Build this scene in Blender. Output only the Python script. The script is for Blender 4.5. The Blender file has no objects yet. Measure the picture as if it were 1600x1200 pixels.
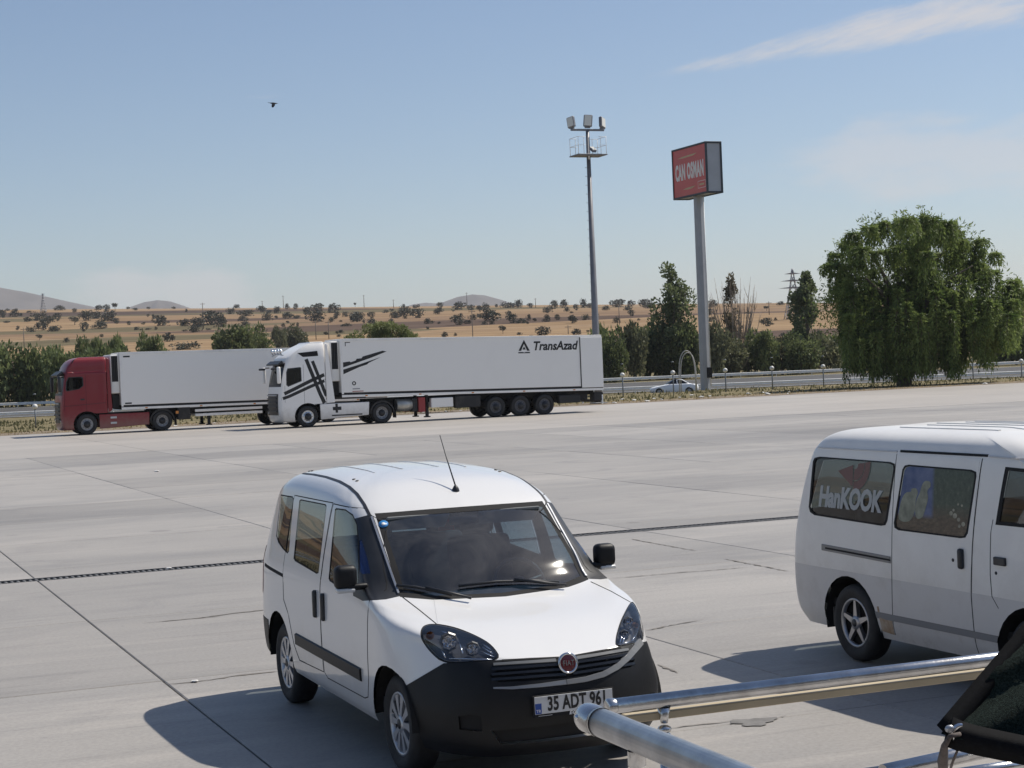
import bpy, bmesh, math, random
import numpy as np
from mathutils import Vector, Matrix
R = math.radians
sc = bpy.context.scene
COL = sc.collection
random.seed(7)

# ------------------------------------------------------------------ camera
FPX, PITCH, ROLL, CAMH = 2744.0, 0.0114, 0.0417, 2.572      # focal length in pixels of a 1600 px wide frame
cam_d = bpy.data.cameras.new('camera')
cam = bpy.data.objects.new('camera', cam_d)
COL.objects.link(cam)
cam_d.sensor_width = 36.0
cam_d.lens = FPX / 1600 * 36.0
cam_d.clip_start = 0.05
cam_d.clip_end = 40000
cam.location = (0, 0, CAMH)
cam.matrix_world = (Matrix.Translation((0, 0, CAMH)) @ Matrix.Rotation(R(90) - PITCH, 4, 'X') @ Matrix.Rotation(-ROLL, 4, 'Z'))
sc.camera = cam

# ------------------------------------------------------------------ light
SUN = Vector((0.64, 0.33, 1.0)).normalized()                # towards the sun
sun_d = bpy.data.lights.new('sun', 'SUN')
sun_d.energy = 4.8
sun_d.angle = R(0.53)
sun_d.color = (1.0, 0.935, 0.83)
sun = bpy.data.objects.new('sun', sun_d)
COL.objects.link(sun)
sun.location = SUN * 60
sun.rotation_euler = SUN.to_track_quat('Z', 'Y').to_euler()

world = bpy.data.worlds.new('World')
sc.world = world
world.use_nodes = True
wn, wl = world.node_tree.nodes, world.node_tree.links
wn.clear()
w_out = wn.new('ShaderNodeOutputWorld')
w_bg = wn.new('ShaderNodeBackground')
w_bg.inputs['Strength'].default_value = 0.103
sky = wn.new('ShaderNodeTexSky')
sky.sky_type = 'NISHITA'
sky.sun_disc = False
sky.sun_elevation = math.asin(SUN.z)
sky.sun_rotation = math.atan2(SUN.x, SUN.y)
sky.altitude = 900
sky.air_density = 1.0
sky.dust_density = 1.5
sky.ozone_density = 1.6


def wmath(op, a, b=None, c=None):
    n = wn.new('ShaderNodeMath')
    n.operation = op
    for i, v in enumerate((a, b, c)):
        if v is None:
            continue
        if isinstance(v, (int, float)):
            n.inputs[i].default_value = v
        else:
            wl.new(v, n.inputs[i])
    return n.outputs[0]


# thin summer clouds: streaks high up, faint heaps low over the horizon (direction based, all round the sky)
w_geo = wn.new('ShaderNodeTexCoord')
w_sep = wn.new('ShaderNodeSeparateXYZ')
wl.new(w_geo.outputs['Generated'], w_sep.inputs[0])
az = wmath('ARCTAN2', w_sep.outputs[0], w_sep.outputs[1])
el = wmath('ARCSINE', w_sep.outputs[2])


def wnoise(vec, scale, detail=6.0, rough=0.6):
    n = wn.new('ShaderNodeTexNoise')
    n.inputs['Scale'].default_value = scale
    n.inputs['Detail'].default_value = detail
    n.inputs['Roughness'].default_value = rough
    wl.new(vec, n.inputs['Vector'])
    return n.outputs['Fac']


def wcomb(x, y, z=0.0):
    n = wn.new('ShaderNodeCombineXYZ')
    for i, v in enumerate((x, y, z)):
        if isinstance(v, (int, float)):
            n.inputs[i].default_value = v
        else:
            wl.new(v, n.inputs[i])
    return n.outputs[0]


def wsmooth(v, lo, hi):
    n = wn.new('ShaderNodeMapRange')
    n.interpolation_type = 'SMOOTHSTEP'
    n.inputs['From Min'].default_value = lo
    n.inputs['From Max'].default_value = hi
    wl.new(v, n.inputs['Value'])
    return n.outputs['Result']


def cloud_band(a0, e0, slope, la, le, taper):
    """an elongated cloud centred on azimuth a0, elevation e0"""
    da = wmath('SUBTRACT', az, a0)
    de = wmath('SUBTRACT', wmath('SUBTRACT', el, e0), wmath('MULTIPLY', da, slope))
    wid = wmath('ADD', le, wmath('MULTIPLY', da, taper))
    q = wmath('ADD', wmath('POWER', wmath('DIVIDE', da, la), 2.0), wmath('POWER', wmath('DIVIDE', de, wid), 2.0))
    return wmath('SUBTRACT', 1.0, q)


n_str = wnoise(wcomb(wmath('MULTIPLY', az, 11.0), wmath('MULTIPLY', wmath('SUBTRACT', el, wmath('MULTIPLY', az, 0.22)), 62.0)), 1.9, 9.0, 0.66)
n_puf = wnoise(wcomb(wmath('MULTIPLY', az, 9.0), wmath('MULTIPLY', el, 26.0), 3.7), 1.5, 7.0, 0.58)
big = wmath('ADD', wmath('MULTIPLY', cloud_band(0.225, 0.1765, 0.125, 0.16, 0.015, 0.068), 0.46), wmath('SUBTRACT', n_str, 0.60))
c_big = wmath('MULTIPLY', wsmooth(big, -0.04, 0.52), 0.80)
c_low1 = wmath('MULTIPLY', wsmooth(wmath('ADD', wmath('MULTIPLY', cloud_band(-0.19, 0.046, -0.05, 0.06, 0.020, 0.0), 0.34), wmath('SUBTRACT', n_puf, 0.50)), 0.0, 0.30), 0.45)
c_low2 = wmath('MULTIPLY', wsmooth(wmath('ADD', wmath('MULTIPLY', cloud_band(0.27, 0.105, 0.02, 0.13, 0.03, 0.0), 0.30), wmath('SUBTRACT', n_puf, 0.52)), 0.0, 0.34), 0.45)
n_wisp = wnoise(wcomb(wmath('MULTIPLY', az, 5.0), wmath('MULTIPLY', el, 42.0), 9.1), 2.2, 7.0, 0.6)
c_wisp = wmath('MULTIPLY', wsmooth(n_wisp, 0.64, 0.84), 0.22)
cl = wmath('MAXIMUM', wmath('MAXIMUM', c_big, c_low1), wmath('MAXIMUM', c_low2, c_wisp))
w_mix = wn.new('ShaderNodeMix')
w_mix.data_type = 'RGBA'
wl.new(cl, w_mix.inputs['Factor'])
w_wb = wn.new('ShaderNodeMix')
w_wb.data_type = 'RGBA'
w_wb.blend_type = 'MULTIPLY'
w_wb.inputs['Factor'].default_value = 1.0
wl.new(sky.outputs['Color'], w_wb.inputs[6])
w_wb.inputs[7].default_value = (0.955, 0.975, 1.0, 1)
wl.new(w_wb.outputs[2], w_mix.inputs[6])
w_mix.inputs[7].default_value = (6.6, 6.35, 6.35, 1)
wl.new(w_mix.outputs[2], w_bg.inputs['Color'])
wl.new(w_bg.outputs[0], w_out.inputs['Surface'])

sc.view_settings.view_transform = 'Standard'
sc.view_settings.look = 'None'
sc.view_settings.exposure = 0.0
sc.view_settings.gamma = 1.0
sc.view_settings.use_curve_mapping = False
sc.cycles.use_denoising = True
sc.cycles.max_bounces = 8
sc.cycles.transparent_max_bounces = 24
sc.cycles.volume_bounces = 1

# ------------------------------------------------------------------ the lot's own axes
PHI = 0.3843
LU = Vector((math.cos(PHI), math.sin(PHI), 0))      # along the lot edge, the drain and the trucks
LV = Vector((-math.sin(PHI), math.cos(PHI), 0))     # away from the building
HEAD = math.atan2(-LV.y, -LV.x)                     # parked cars point this way


def lot(u, v, z=0.0):
    return LU * u + LV * v + Vector((0, 0, z))


_c, _s = math.cos(ROLL), math.sin(ROLL)


def ray(px, py):
    """direction of a point of the photograph (1600 x 1200), y = 1"""
    a, b = (px - 800) / FPX, (py - 600) / FPX
    x = _c * a - _s * b
    dn = _s * a + _c * b
    y = math.cos(PITCH) - dn * math.sin(PITCH)
    z = -math.sin(PITCH) - dn * math.cos(PITCH)
    return Vector((x / y, 1.0, z / y))


def at(px, py, depth):
    return Vector((0, 0, CAMH)) + ray(px, py) * depth


# ------------------------------------------------------------------ materials
MATS = {}


def mat(name, color=(0.5, 0.5, 0.5), rough=0.5, metal=0.0, var=0.0, vscale=3.0, bump=0.0, bscale=40.0, coat=0.0,
        spec=0.5, emit=None, obj_var=0.0, coords='Object', color2=None, detail=5.0, dirt=None):
    if name in MATS:
        return MATS[name]
    m = bpy.data.materials.new(name)
    m.use_nodes = True
    nt = m.node_tree
    b = nt.nodes['Principled BSDF']
    b.inputs['Base Color'].default_value = (*color, 1)
    b.inputs['Roughness'].default_value = rough
    b.inputs['Metallic'].default_value = metal
    b.inputs['Specular IOR Level'].default_value = spec
    b.inputs['Coat Weight'].default_value = coat
    b.inputs['Coat Roughness'].default_value = 0.04
    if emit:
        b.inputs['Emission Color'].default_value = (*emit[0], 1)
        b.inputs['Emission Strength'].default_value = emit[1]
    tc = nt.nodes.new('ShaderNodeTexCoord')
    cur = None
    if var > 0 or color2:
        n = nt.nodes.new('ShaderNodeTexNoise')
        n.inputs['Scale'].default_value = vscale
        n.inputs['Detail'].default_value = detail
        n.inputs['Roughness'].default_value = 0.62
        nt.links.new(tc.outputs[coords], n.inputs['Vector'])
        r = nt.nodes.new('ShaderNodeValToRGB')
        c2 = color2 or tuple(min(1, c * (1 + var)) for c in color)
        c1 = color if color2 else tuple(c * (1 - var) for c in color)
        r.color_ramp.elements[0].color = (*c1, 1)
        r.color_ramp.elements[1].color = (*c2, 1)
        r.color_ramp.elements[0].position = 0.32
        r.color_ramp.elements[1].position = 0.68
        nt.links.new(n.outputs['Fac'], r.inputs['Fac'])
        cur = r.outputs['Color']
    if dirt:
        n2 = nt.nodes.new('ShaderNodeTexNoise')
        n2.inputs['Scale'].default_value = dirt[1]
        n2.inputs['Detail'].default_value = 8.0
        n2.inputs['Roughness'].default_value = 0.7
        nt.links.new(tc.outputs[coords], n2.inputs['Vector'])
        mr = nt.nodes.new('ShaderNodeMapRange')
        mr.inputs['From Min'].default_value = 0.5
        mr.inputs['From Max'].default_value = 0.8
        mr.inputs['To Max'].default_value = dirt[2]
        nt.links.new(n2.outputs['Fac'], mr.inputs['Value'])
        mx = nt.nodes.new('ShaderNodeMix')
        mx.data_type = 'RGBA'
        nt.links.new(mr.outputs['Result'], mx.inputs['Factor'])
        if cur:
            nt.links.new(cur, mx.inputs[6])
        else:
            mx.inputs[6].default_value = (*color, 1)
        mx.inputs[7].default_value = (*dirt[0], 1)
        cur = mx.outputs[2]
    if obj_var > 0:
        oi = nt.nodes.new('ShaderNodeObjectInfo')
        mr = nt.nodes.new('ShaderNodeMapRange')
        mr.inputs['To Min'].default_value = 1 - obj_var
        mr.inputs['To Max'].default_value = 1 + obj_var
        nt.links.new(oi.outputs['Random'], mr.inputs['Value'])
        vm = nt.nodes.new('ShaderNodeVectorMath')
        vm.operation = 'SCALE'
        if cur:
            nt.links.new(cur, vm.inputs[0])
        else:
            vm.inputs[0].default_value = color
        nt.links.new(mr.outputs['Result'], vm.inputs['Scale'])
        cur = vm.outputs[0]
    if cur:
        nt.links.new(cur, b.inputs['Base Color'])
    if bump > 0:
        n = nt.nodes.new('ShaderNodeTexNoise')
        n.inputs['Scale'].default_value = bscale
        n.inputs['Detail'].default_value = 6.0
        nt.links.new(tc.outputs[coords], n.inputs['Vector'])
        bp = nt.nodes.new('ShaderNodeBump')
        bp.inputs['Strength'].default_value = bump
        bp.inputs['Distance'].default_value = 0.02
        nt.links.new(n.outputs['Fac'], bp.inputs['Height'])
        nt.links.new(bp.outputs['Normal'], b.inputs['Normal'])
    MATS[name] = m
    return m


def glass_mat(name, tint, refl=1.0, rough=0.0, body=None, ior=1.5, pane_film=None):
    """thin pane: fresnel reflection over a tinted see-through layer"""
    m = bpy.data.materials.new(name)
    m.use_nodes = True
    nt = m.node_tree
    nt.nodes.clear()
    out = nt.nodes.new('ShaderNodeOutputMaterial')
    tr = nt.nodes.new('ShaderNodeBsdfTransparent')
    tr.inputs['Color'].default_value = (*tint, 1)
    gl = nt.nodes.new('ShaderNodeBsdfGlossy')
    gl.inputs['Roughness'].default_value = rough
    gl.inputs['Color'].default_value = (refl, refl, refl, 1)
    fr = nt.nodes.new('ShaderNodeFresnel')
    gb = nt.nodes.new('ShaderNodeNewGeometry')
    io = nt.nodes.new('ShaderNodeMapRange')          # a pane is as reflective from inside as from outside
    io.inputs['To Min'].default_value = ior
    io.inputs['To Max'].default_value = 1 / ior
    nt.links.new(gb.outputs['Backfacing'], io.inputs['Value'])
    nt.links.new(io.outputs[0], fr.inputs['IOR'])
    mx = nt.nodes.new('ShaderNodeMixShader')
    nt.links.new(fr.outputs[0], mx.inputs['Fac'])
    base = tr.outputs[0]
    if body:
        df = nt.nodes.new('ShaderNodeBsdfDiffuse')
        df.inputs['Color'].default_value = (*body[0], 1)
        m2 = nt.nodes.new('ShaderNodeMixShader')
        m2.inputs['Fac'].default_value = body[1]
        nt.links.new(tr.outputs[0], m2.inputs[1])
        nt.links.new(df.outputs[0], m2.inputs[2])
        base = m2.outputs[0]
    if pane_film:                        # pale diffuse film, thicker in patches
        tc = nt.nodes.new('ShaderNodeTexCoord')
        nz = nt.nodes.new('ShaderNodeTexNoise')
        nz.inputs['Scale'].default_value = pane_film[1]
        nz.inputs['Detail'].default_value = 7.0
        nz.inputs['Roughness'].default_value = 0.68
        nz.inputs['Distortion'].default_value = 0.8
        nt.links.new(tc.outputs['Object'], nz.inputs['Vector'])
        mr = nt.nodes.new('ShaderNodeMapRange')
        mr.inputs['From Min'].default_value = 0.42
        mr.inputs['From Max'].default_value = 0.75
        mr.inputs['To Min'].default_value = pane_film[2]
        mr.inputs['To Max'].default_value = pane_film[0]
        nt.links.new(nz.outputs['Fac'], mr.inputs['Value'])
        dd = nt.nodes.new('ShaderNodeBsdfDiffuse')
        dd.inputs['Color'].default_value = (0.62, 0.60, 0.56, 1)
        m3 = nt.nodes.new('ShaderNodeMixShader')
        nt.links.new(mr.outputs['Result'], m3.inputs['Fac'])
        nt.links.new(base, m3.inputs[1])
        nt.links.new(dd.outputs[0], m3.inputs[2])
        base = m3.outputs[0]
    nt.links.new(base, mx.inputs[1])
    nt.links.new(gl.outputs[0], mx.inputs[2])
    nt.links.new(mx.outputs[0], out.inputs['Surface'])
    MATS[name] = m
    return m


def leaf_mat(name, c_dark, c_light, trans=0.25, scale=0.9, obj_var=0.18):
    m = bpy.data.materials.new(name)
    m.use_nodes = True
    nt = m.node_tree
    b = nt.nodes['Principled BSDF']
    b.inputs['Roughness'].default_value = 0.55
    b.inputs['Specular IOR Level'].default_value = 0.35
    tc = nt.nodes.new('ShaderNodeTexCoord')
    n = nt.nodes.new('ShaderNodeTexNoise')
    n.inputs['Scale'].default_value = scale
    n.inputs['Detail'].default_value = 6
    n.inputs['Roughness'].default_value = 0.75
    nt.links.new(tc.outputs['Object'], n.inputs['Vector'])
    r = nt.nodes.new('ShaderNodeValToRGB')
    r.color_ramp.elements[0].color = (*c_dark, 1)
    r.color_ramp.elements[1].color = (*c_light, 1)
    r.color_ramp.elements[0].position = 0.36
    r.color_ramp.elements[1].position = 0.66
    nt.links.new(n.outputs['Fac'], r.inputs['Fac'])
    oi = nt.nodes.new('ShaderNodeObjectInfo')
    mr = nt.nodes.new('ShaderNodeMapRange')
    mr.inputs['To Min'].default_value = 1 - obj_var
    mr.inputs['To Max'].default_value = 1 + obj_var
    nt.links.new(oi.outputs['Random'], mr.inputs['Value'])
    vm = nt.nodes.new('ShaderNodeVectorMath')
    vm.operation = 'SCALE'
    nt.links.new(r.outputs['Color'], vm.inputs[0])
    nt.links.new(mr.outputs['Result'], vm.inputs['Scale'])
    nt.links.new(vm.outputs[0], b.inputs['Base Color'])
    tl = nt.nodes.new('ShaderNodeBsdfTranslucent')
    nt.links.new(vm.outputs[0], tl.inputs['Color'])
    mx = nt.nodes.new('ShaderNodeMixShader')
    mx.inputs['Fac'].default_value = trans
    nt.links.new(b.outputs[0], mx.inputs[1])
    nt.links.new(tl.outputs[0], mx.inputs[2])
    nt.links.new(mx.outputs[0], nt.nodes['Material Output'].inputs['Surface'])
    MATS[name] = m
    return m


# ------------------------------------------------------------------ object helpers
def tag(o, label=None, cat=None, group=None, kind=None):
    if label:
        o['label'] = label
    if cat:
        o['category'] = cat
    if group:
        o['group'] = group
    if kind:
        o['kind'] = kind
    return o


def empty(name, loc=(0, 0, 0), rz=0.0, parent=None):
    o = bpy.data.objects.new(name, None)
    COL.objects.link(o)
    o.empty_display_size = 0.2
    o.location = loc
    o.rotation_euler = (0, 0, rz)
    o.parent = parent
    return o


def link(name, me, parent=None, loc=None, rz=None):
    o = bpy.data.objects.new(name, me)
    COL.objects.link(o)
    o.parent = parent
    if loc is not None:
        o.location = loc
    if rz is not None:
        o.rotation_euler = (0, 0, rz)
    return o


def copy_tree(o, parent=None):
    c = o.copy()
    COL.objects.link(c)
    c.parent = parent
    for ch in list(o.children):
        copy_tree(ch, c)
    return c


class MB:
    """collects shapes and links them as one mesh object"""

    def __init__(self):
        self.bm = bmesh.new()
        self.mats = []
        self.mi = 0

    def m(self, material):
        if material not in self.mats:
            self.mats.append(material)
        self.mi = self.mats.index(material)
        return self

    def _fin(self, faces, smooth):
        for f in faces:
            f.material_index = self.mi
            f.smooth = smooth

    def face(self, pts, smooth=False):
        vs = [self.bm.verts.new(p) for p in pts]
        f = self.bm.faces.new(vs)
        self._fin([f], smooth)
        return f

    def box(self, c, s, bev=0.0, seg=1, rot=None, smooth=False):
        t = bmesh.new()
        bmesh.ops.create_cube(t, size=1.0)
        for v in t.verts:
            v.co = Vector((v.co.x * s[0], v.co.y * s[1], v.co.z * s[2]))
        if bev > 0:
            bmesh.ops.bevel(t, geom=list(t.edges), offset=bev, segments=seg, profile=0.5, affect='EDGES')
        M = Matrix.Translation(c)
        if rot is not None:
            M = M @ rot
        t.transform(M)
        self._add(t, smooth)
        return self

    def _add(self, t, smooth):
        vm = {}
        for v in t.verts:
            vm[v] = self.bm.verts.new(v.co)
        fs = []
        for f in t.faces:
            try:
                fs.append(self.bm.faces.new([vm[v] for v in f.verts]))
            except ValueError:
                pass
        self._fin(fs, smooth)
        t.free()

    def tube(self, pts, r, n=10, caps=True, smooth=True):
        pts = [Vector(p) for p in pts]
        rs = r if isinstance(r, (list, tuple)) else [r] * len(pts)
        rings = []
        up = None
        for i, p in enumerate(pts):
            d = (pts[min(i + 1, len(pts) - 1)] - pts[max(i - 1, 0)])
            if d.length < 1e-9:
                d = Vector((0, 0, 1))
            d.normalize()
            if up is None:
                up = Vector((0, 0, 1)) if abs(d.z) < 0.9 else Vector((1, 0, 0))
            x = up.cross(d)
            if x.length < 1e-6:
                x = Vector((1, 0, 0)).cross(d)
            x.normalize()
            y = d.cross(x)
            up = y
            rings.append([self.bm.verts.new(p + (x * math.cos(2 * math.pi * k / n) + y * math.sin(2 * math.pi * k / n)) * rs[i]) for k in range(n)])
        fs = []
        for a, b in zip(rings, rings[1:]):
            for k in range(n):
                fs.append(self.bm.faces.new((a[k], a[(k + 1) % n], b[(k + 1) % n], b[k])))
        self._fin(fs, smooth)
        if caps:
            self._fin([self.bm.faces.new(rings[0][::-1]), self.bm.faces.new(rings[-1])], False)
        return self

    def lathe(self, prof, n=24, M=None, smooth=True, closed=False, sharp=None):
        """prof: (radius, axial) pairs round the local Y axis"""
        rings = []
        M = M or Matrix.Identity(4)
        for r, a in prof:
            if r < 1e-6:
                rings.append([self.bm.verts.new(M @ Vector((0, a, 0)))])
            else:
                rings.append([self.bm.verts.new(M @ Vector((r * math.cos(2 * math.pi * k / n), a, r * math.sin(2 * math.pi * k / n)))) for k in range(n)])
        fs = []
        for a, b in zip(rings, rings[1:]):
            for k in range(n):
                k2 = (k + 1) % n
                if len(a) == 1 and len(b) == 1:
                    continue
                if len(a) == 1:
                    fs.append(self.bm.faces.new((a[0], b[k2], b[k])))
                elif len(b) == 1:
                    fs.append(self.bm.faces.new((a[k], a[k2], b[0])))
                else:
                    fs.append(self.bm.faces.new((a[k], a[k2], b[k2], b[k])))
        self._fin(fs, smooth)
        return self

    def prism(self, poly, y0, y1, axis='y', bev=0.0, smooth=False, seg=1):
        """poly in the plane across the axis, pushed from y0 to y1"""
        t = bmesh.new()

        def P(a, b, h):
            return {'y': (a, h, b), 'x': (h, a, b), 'z': (a, b, h)}[axis]
        A = [t.verts.new(P(a, b, y0)) for a, b in poly]
        B = [t.verts.new(P(a, b, y1)) for a, b in poly]
        n = len(poly)
        t.faces.new(A)
        t.faces.new(B[::-1])
        for i in range(n):
            t.faces.new((A[i], B[i], B[(i + 1) % n], A[(i + 1) % n]))
        bmesh.ops.recalc_face_normals(t, faces=list(t.faces))
        if bev > 0:
            bmesh.ops.bevel(t, geom=list(t.edges), offset=bev, segments=seg, profile=0.5, affect='EDGES')
        self._add(t, smooth)
        return self

    def sphere(self, c, r, n=12, sq=(1, 1, 1), smooth=True):
        t = bmesh.new()
        bmesh.ops.create_uvsphere(t, u_segments=n, v_segments=max(6, n // 2), radius=r)
        for v in t.verts:
            v.co = Vector((v.co.x * sq[0], v.co.y * sq[1], v.co.z * sq[2])) + Vector(c)
        self._add(t, smooth)
        return self

    def build(self, name, material=None, parent=None, loc=None, rz=None, weld=False, recalc=True):
        if weld:
            bmesh.ops.remove_doubles(self.bm, verts=list(self.bm.verts), dist=1e-5)
        if recalc:
            bmesh.ops.recalc_face_normals(self.bm, faces=list(self.bm.faces))
        me = bpy.data.meshes.new(name)
        self.bm.to_mesh(me)
        self.bm.free()
        ms = self.mats or [material]
        for k in ms:
            me.materials.append(k)
        return link(name, me, parent, loc, rz)


def np_mesh(name, V, F, material):
    """fast mesh from arrays; F is (n,3) or (n,4)"""
    V = np.asarray(V, dtype=np.float32)
    F = np.asarray(F, dtype=np.int32)
    me = bpy.data.meshes.new(name)
    n, k = F.shape
    me.vertices.add(len(V))
    me.vertices.foreach_set('co', V.ravel())
    me.loops.add(n * k)
    me.loops.foreach_set('vertex_index', F.ravel())
    me.polygons.add(n)
    me.polygons.foreach_set('loop_start', np.arange(0, n * k, k, dtype=np.int32))
    me.polygons.foreach_set('loop_total', np.full(n, k, dtype=np.int32))
    me.update(calc_edges=True)
    me.materials.append(material)
    return me


def text_mesh(txt, size, depth=0.002, squeeze=1.0, bold=0.0, shear=0.0, spacing=1.0):
    cu = bpy.data.curves.new('lettering', 'FONT')
    cu.body = txt
    cu.size = size
    cu.extrude = depth / 2
    cu.align_x = 'CENTER'
    cu.align_y = 'CENTER'
    cu.offset = bold
    cu.shear = shear
    cu.space_character = spacing
    cu.resolution_u = 3
    ob = bpy.data.objects.new('lettering', cu)
    COL.objects.link(ob)
    dg = bpy.context.evaluated_depsgraph_get()
    me = bpy.data.meshes.new_from_object(ob.evaluated_get(dg))
    bpy.data.objects.remove(ob)
    bpy.data.curves.remove(cu)
    if squeeze != 1.0:
        me.transform(Matrix.Diagonal((squeeze, 1, 1, 1)))
    return me


def frame(origin, xdir, ydir):
    """matrix with local x along xdir and local y along ydir"""
    x = Vector(xdir).normalized()
    y = Vector(ydir)
    z = x.cross(y).normalized()
    y = z.cross(x)
    M = Matrix((x, y, z)).transposed().to_4x4()
    M.translation = Vector(origin)
    return M


def add_text(name, txt, size, M, material, parent, **kw):
    me = text_mesh(txt, size, **kw)
    me.transform(M)
    me.materials.clear()
    me.materials.append(material)
    return link(name, me, parent)
# ------------------------------------------------------------------ terrain
def sstep(a, b, x):
    t = max(0.0, min(1.0, (x - a) / (b - a)))
    return t * t * (3 - 2 * t)


def vnoise(x, y):
    return (math.sin(x * 1.0 + 1.3 * math.sin(y * 0.7)) + math.sin(y * 1.3 + 1.7 * math.sin(x * 0.6 + 2.0)) + 0.6 * math.sin(2.3 * x + 1.9 * y + 0.5)) / 2.6


RQ = Vector((0.0698, 0.9976, 0))     # across the highway


def land_z(x, y):
    q = RQ.x * x + RQ.y * y
    v = LV.x * x + LV.y * y
    if q < 240:
        z = -0.06
        z += (-1.0 + 0.06) * sstep(134, 142, q) + 0.15 * sstep(146, 150, q) + (-0.1 + 0.85) * sstep(172, 200, q)
        z += 0.1 * sstep(200, 235, q)
        if v < 93.0:
            z = min(z, -0.06)
        return z
    zr = 46 - 0.0355 * max(-620, min(620, x))
    s = (q - 240) / 1060
    if s <= 1:
        z = zr * s ** 0.96
        z += 1.1 * vnoise(x * 0.011, q * 0.016) * sstep(260, 480, q) * (1 - 0.75 * sstep(0.8, 1.0, s))
        return max(0.0, z)
    t = (q - 1300) / 1600
    if t < 1:
        return zr * (1 - sstep(0, 1, t) * 1.0)
    return 0.0


def px_ground(px, py, z=0.0):
    d = ray(px, py)
    return Vector((0, 0, CAMH)) + d * ((z - CAMH) / d.z)


def px_land(px, py, start=245.0):
    """where the line of sight of a point of the photograph meets the land beyond the highway"""
    d = ray(px, py)
    y = start
    while y < 1340:
        p = Vector((0, 0, CAMH)) + d * y
        if p.z <= land_z(p.x, p.y):
            return p
        y += 2.0
    p = Vector((0, 0, CAMH)) + d * 1290
    p.z = land_z(p.x, p.y)
    return p


def grid_steps(marks):
    out = []
    for (a, b, s) in marks:
        n = max(1, int(round((b - a) / s)))
        out += [a + (b - a) * i / n for i in range(n)]
    out.append(marks[-1][1])
    return out


m_land = bpy.data.materials.new('dry_fields')
m_land.use_nodes = True
nt = m_land.node_tree
bs = nt.nodes['Principled BSDF']
bs.inputs['Roughness'].default_value = 0.95
bs.inputs['Specular IOR Level'].default_value = 0.1
geo = nt.nodes.new('ShaderNodeNewGeometry')


def n_map(vec, scale, loc=(0, 0, 0), rot=(0, 0, 0)):
    mp = nt.nodes.new('ShaderNodeMapping')
    mp.inputs['Scale'].default_value = scale
    mp.inputs['Location'].default_value = loc
    mp.inputs['Rotation'].default_value = rot
    nt.links.new(vec, mp.inputs['Vector'])
    return mp.outputs[0]


def n_noise(vec, detail=4.0, rough=0.6, dist=0.0):
    n = nt.nodes.new('ShaderNodeTexNoise')
    n.inputs['Scale'].default_value = 1.0
    n.inputs['Detail'].default_value = detail
    n.inputs['Roughness'].default_value = rough
    n.inputs['Distortion'].default_value = dist
    nt.links.new(vec, n.inputs['Vector'])
    return n.outputs['Fac']


def n_ramp(fac, stops, interp='LINEAR'):
    r = nt.nodes.new('ShaderNodeValToRGB')
    r.color_ramp.interpolation = interp
    while len(r.color_ramp.elements) < len(stops):
        r.color_ramp.elements.new(0.5)
    for e, (p, c) in zip(r.color_ramp.elements, stops):
        e.position = p
        e.color = (*c, 1)
    nt.links.new(fac, r.inputs['Fac'])
    return r.outputs['Color']


def n_mix(fac, a, b, mode='MIX'):
    x = nt.nodes.new('ShaderNodeMix')
    x.data_type = 'RGBA'
    x.blend_type = mode
    for i, v in ((0, fac), (6, a), (7, b)):
        if isinstance(v, (int, float)):
            x.inputs[i].default_value = v
        elif isinstance(v, tuple):
            x.inputs[i].default_value = (*v, 1)
        else:
            nt.links.new(v, x.inputs[i])
    return x.outputs[2]


def n_range(v, a, b, c=0.0, d=1.0):
    r = nt.nodes.new('ShaderNodeMapRange')
    for i, k in enumerate((a, b, c, d)):
        r.inputs[1 + i].default_value = k
    nt.links.new(v, r.inputs[0])
    return r.outputs[0]


pos = geo.outputs['Position']
# long parcels of stubble, plough and fallow
vor = nt.nodes.new('ShaderNodeTexVoronoi')
vor.feature = 'F1'
vor.inputs['Scale'].default_value = 1.0
vor.inputs['Randomness'].default_value = 0.9
warp = n_noise(n_map(pos, (0.006, 0.006, 0)), 3.0)
wv = nt.nodes.new('ShaderNodeVectorMath')
wv.operation = 'MULTIPLY_ADD'
cw = nt.nodes.new('ShaderNodeCombineXYZ')
nt.links.new(warp, cw.inputs[1])
nt.links.new(cw.outputs[0], wv.inputs[0])
wv.inputs[1].default_value = (0, 0.9, 0)
nt.links.new(n_map(pos, (0.0040, 0.0150, 0), rot=(0, 0, 0.06)), wv.inputs[2])
nt.links.new(wv.outputs[0], vor.inputs['Vector'])
sepc = nt.nodes.new('ShaderNodeSeparateColor')
nt.links.new(vor.outputs['Color'], sepc.inputs[0])
parcels = n_ramp(sepc.outputs[0], [(0.0, (0.47, 0.335, 0.175)), (0.20, (0.36, 0.25, 0.14)), (0.34, (0.49, 0.365, 0.21)), (0.46, (0.165, 0.115, 0.078)),
                                   (0.60, (0.42, 0.295, 0.155)), (0.72, (0.215, 0.185, 0.095)), (0.84, (0.46, 0.33, 0.18)), (0.93, (0.125, 0.092, 0.066))], 'CONSTANT')
streak = n_noise(n_map(pos, (0.012, 0.09, 0)), 5.0, 0.65)
parcels = n_mix(n_range(streak, 0.38, 0.66), n_mix(1.0, parcels, (0.66, 0.62, 0.60), 'MULTIPLY'), parcels)
scrub = n_noise(n_map(pos, (0.035, 0.06, 0)), 7.0, 0.7)
parcels = n_mix(n_range(scrub, 0.57, 0.70, 0, 0.6), parcels, (0.14, 0.115, 0.07))
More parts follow.
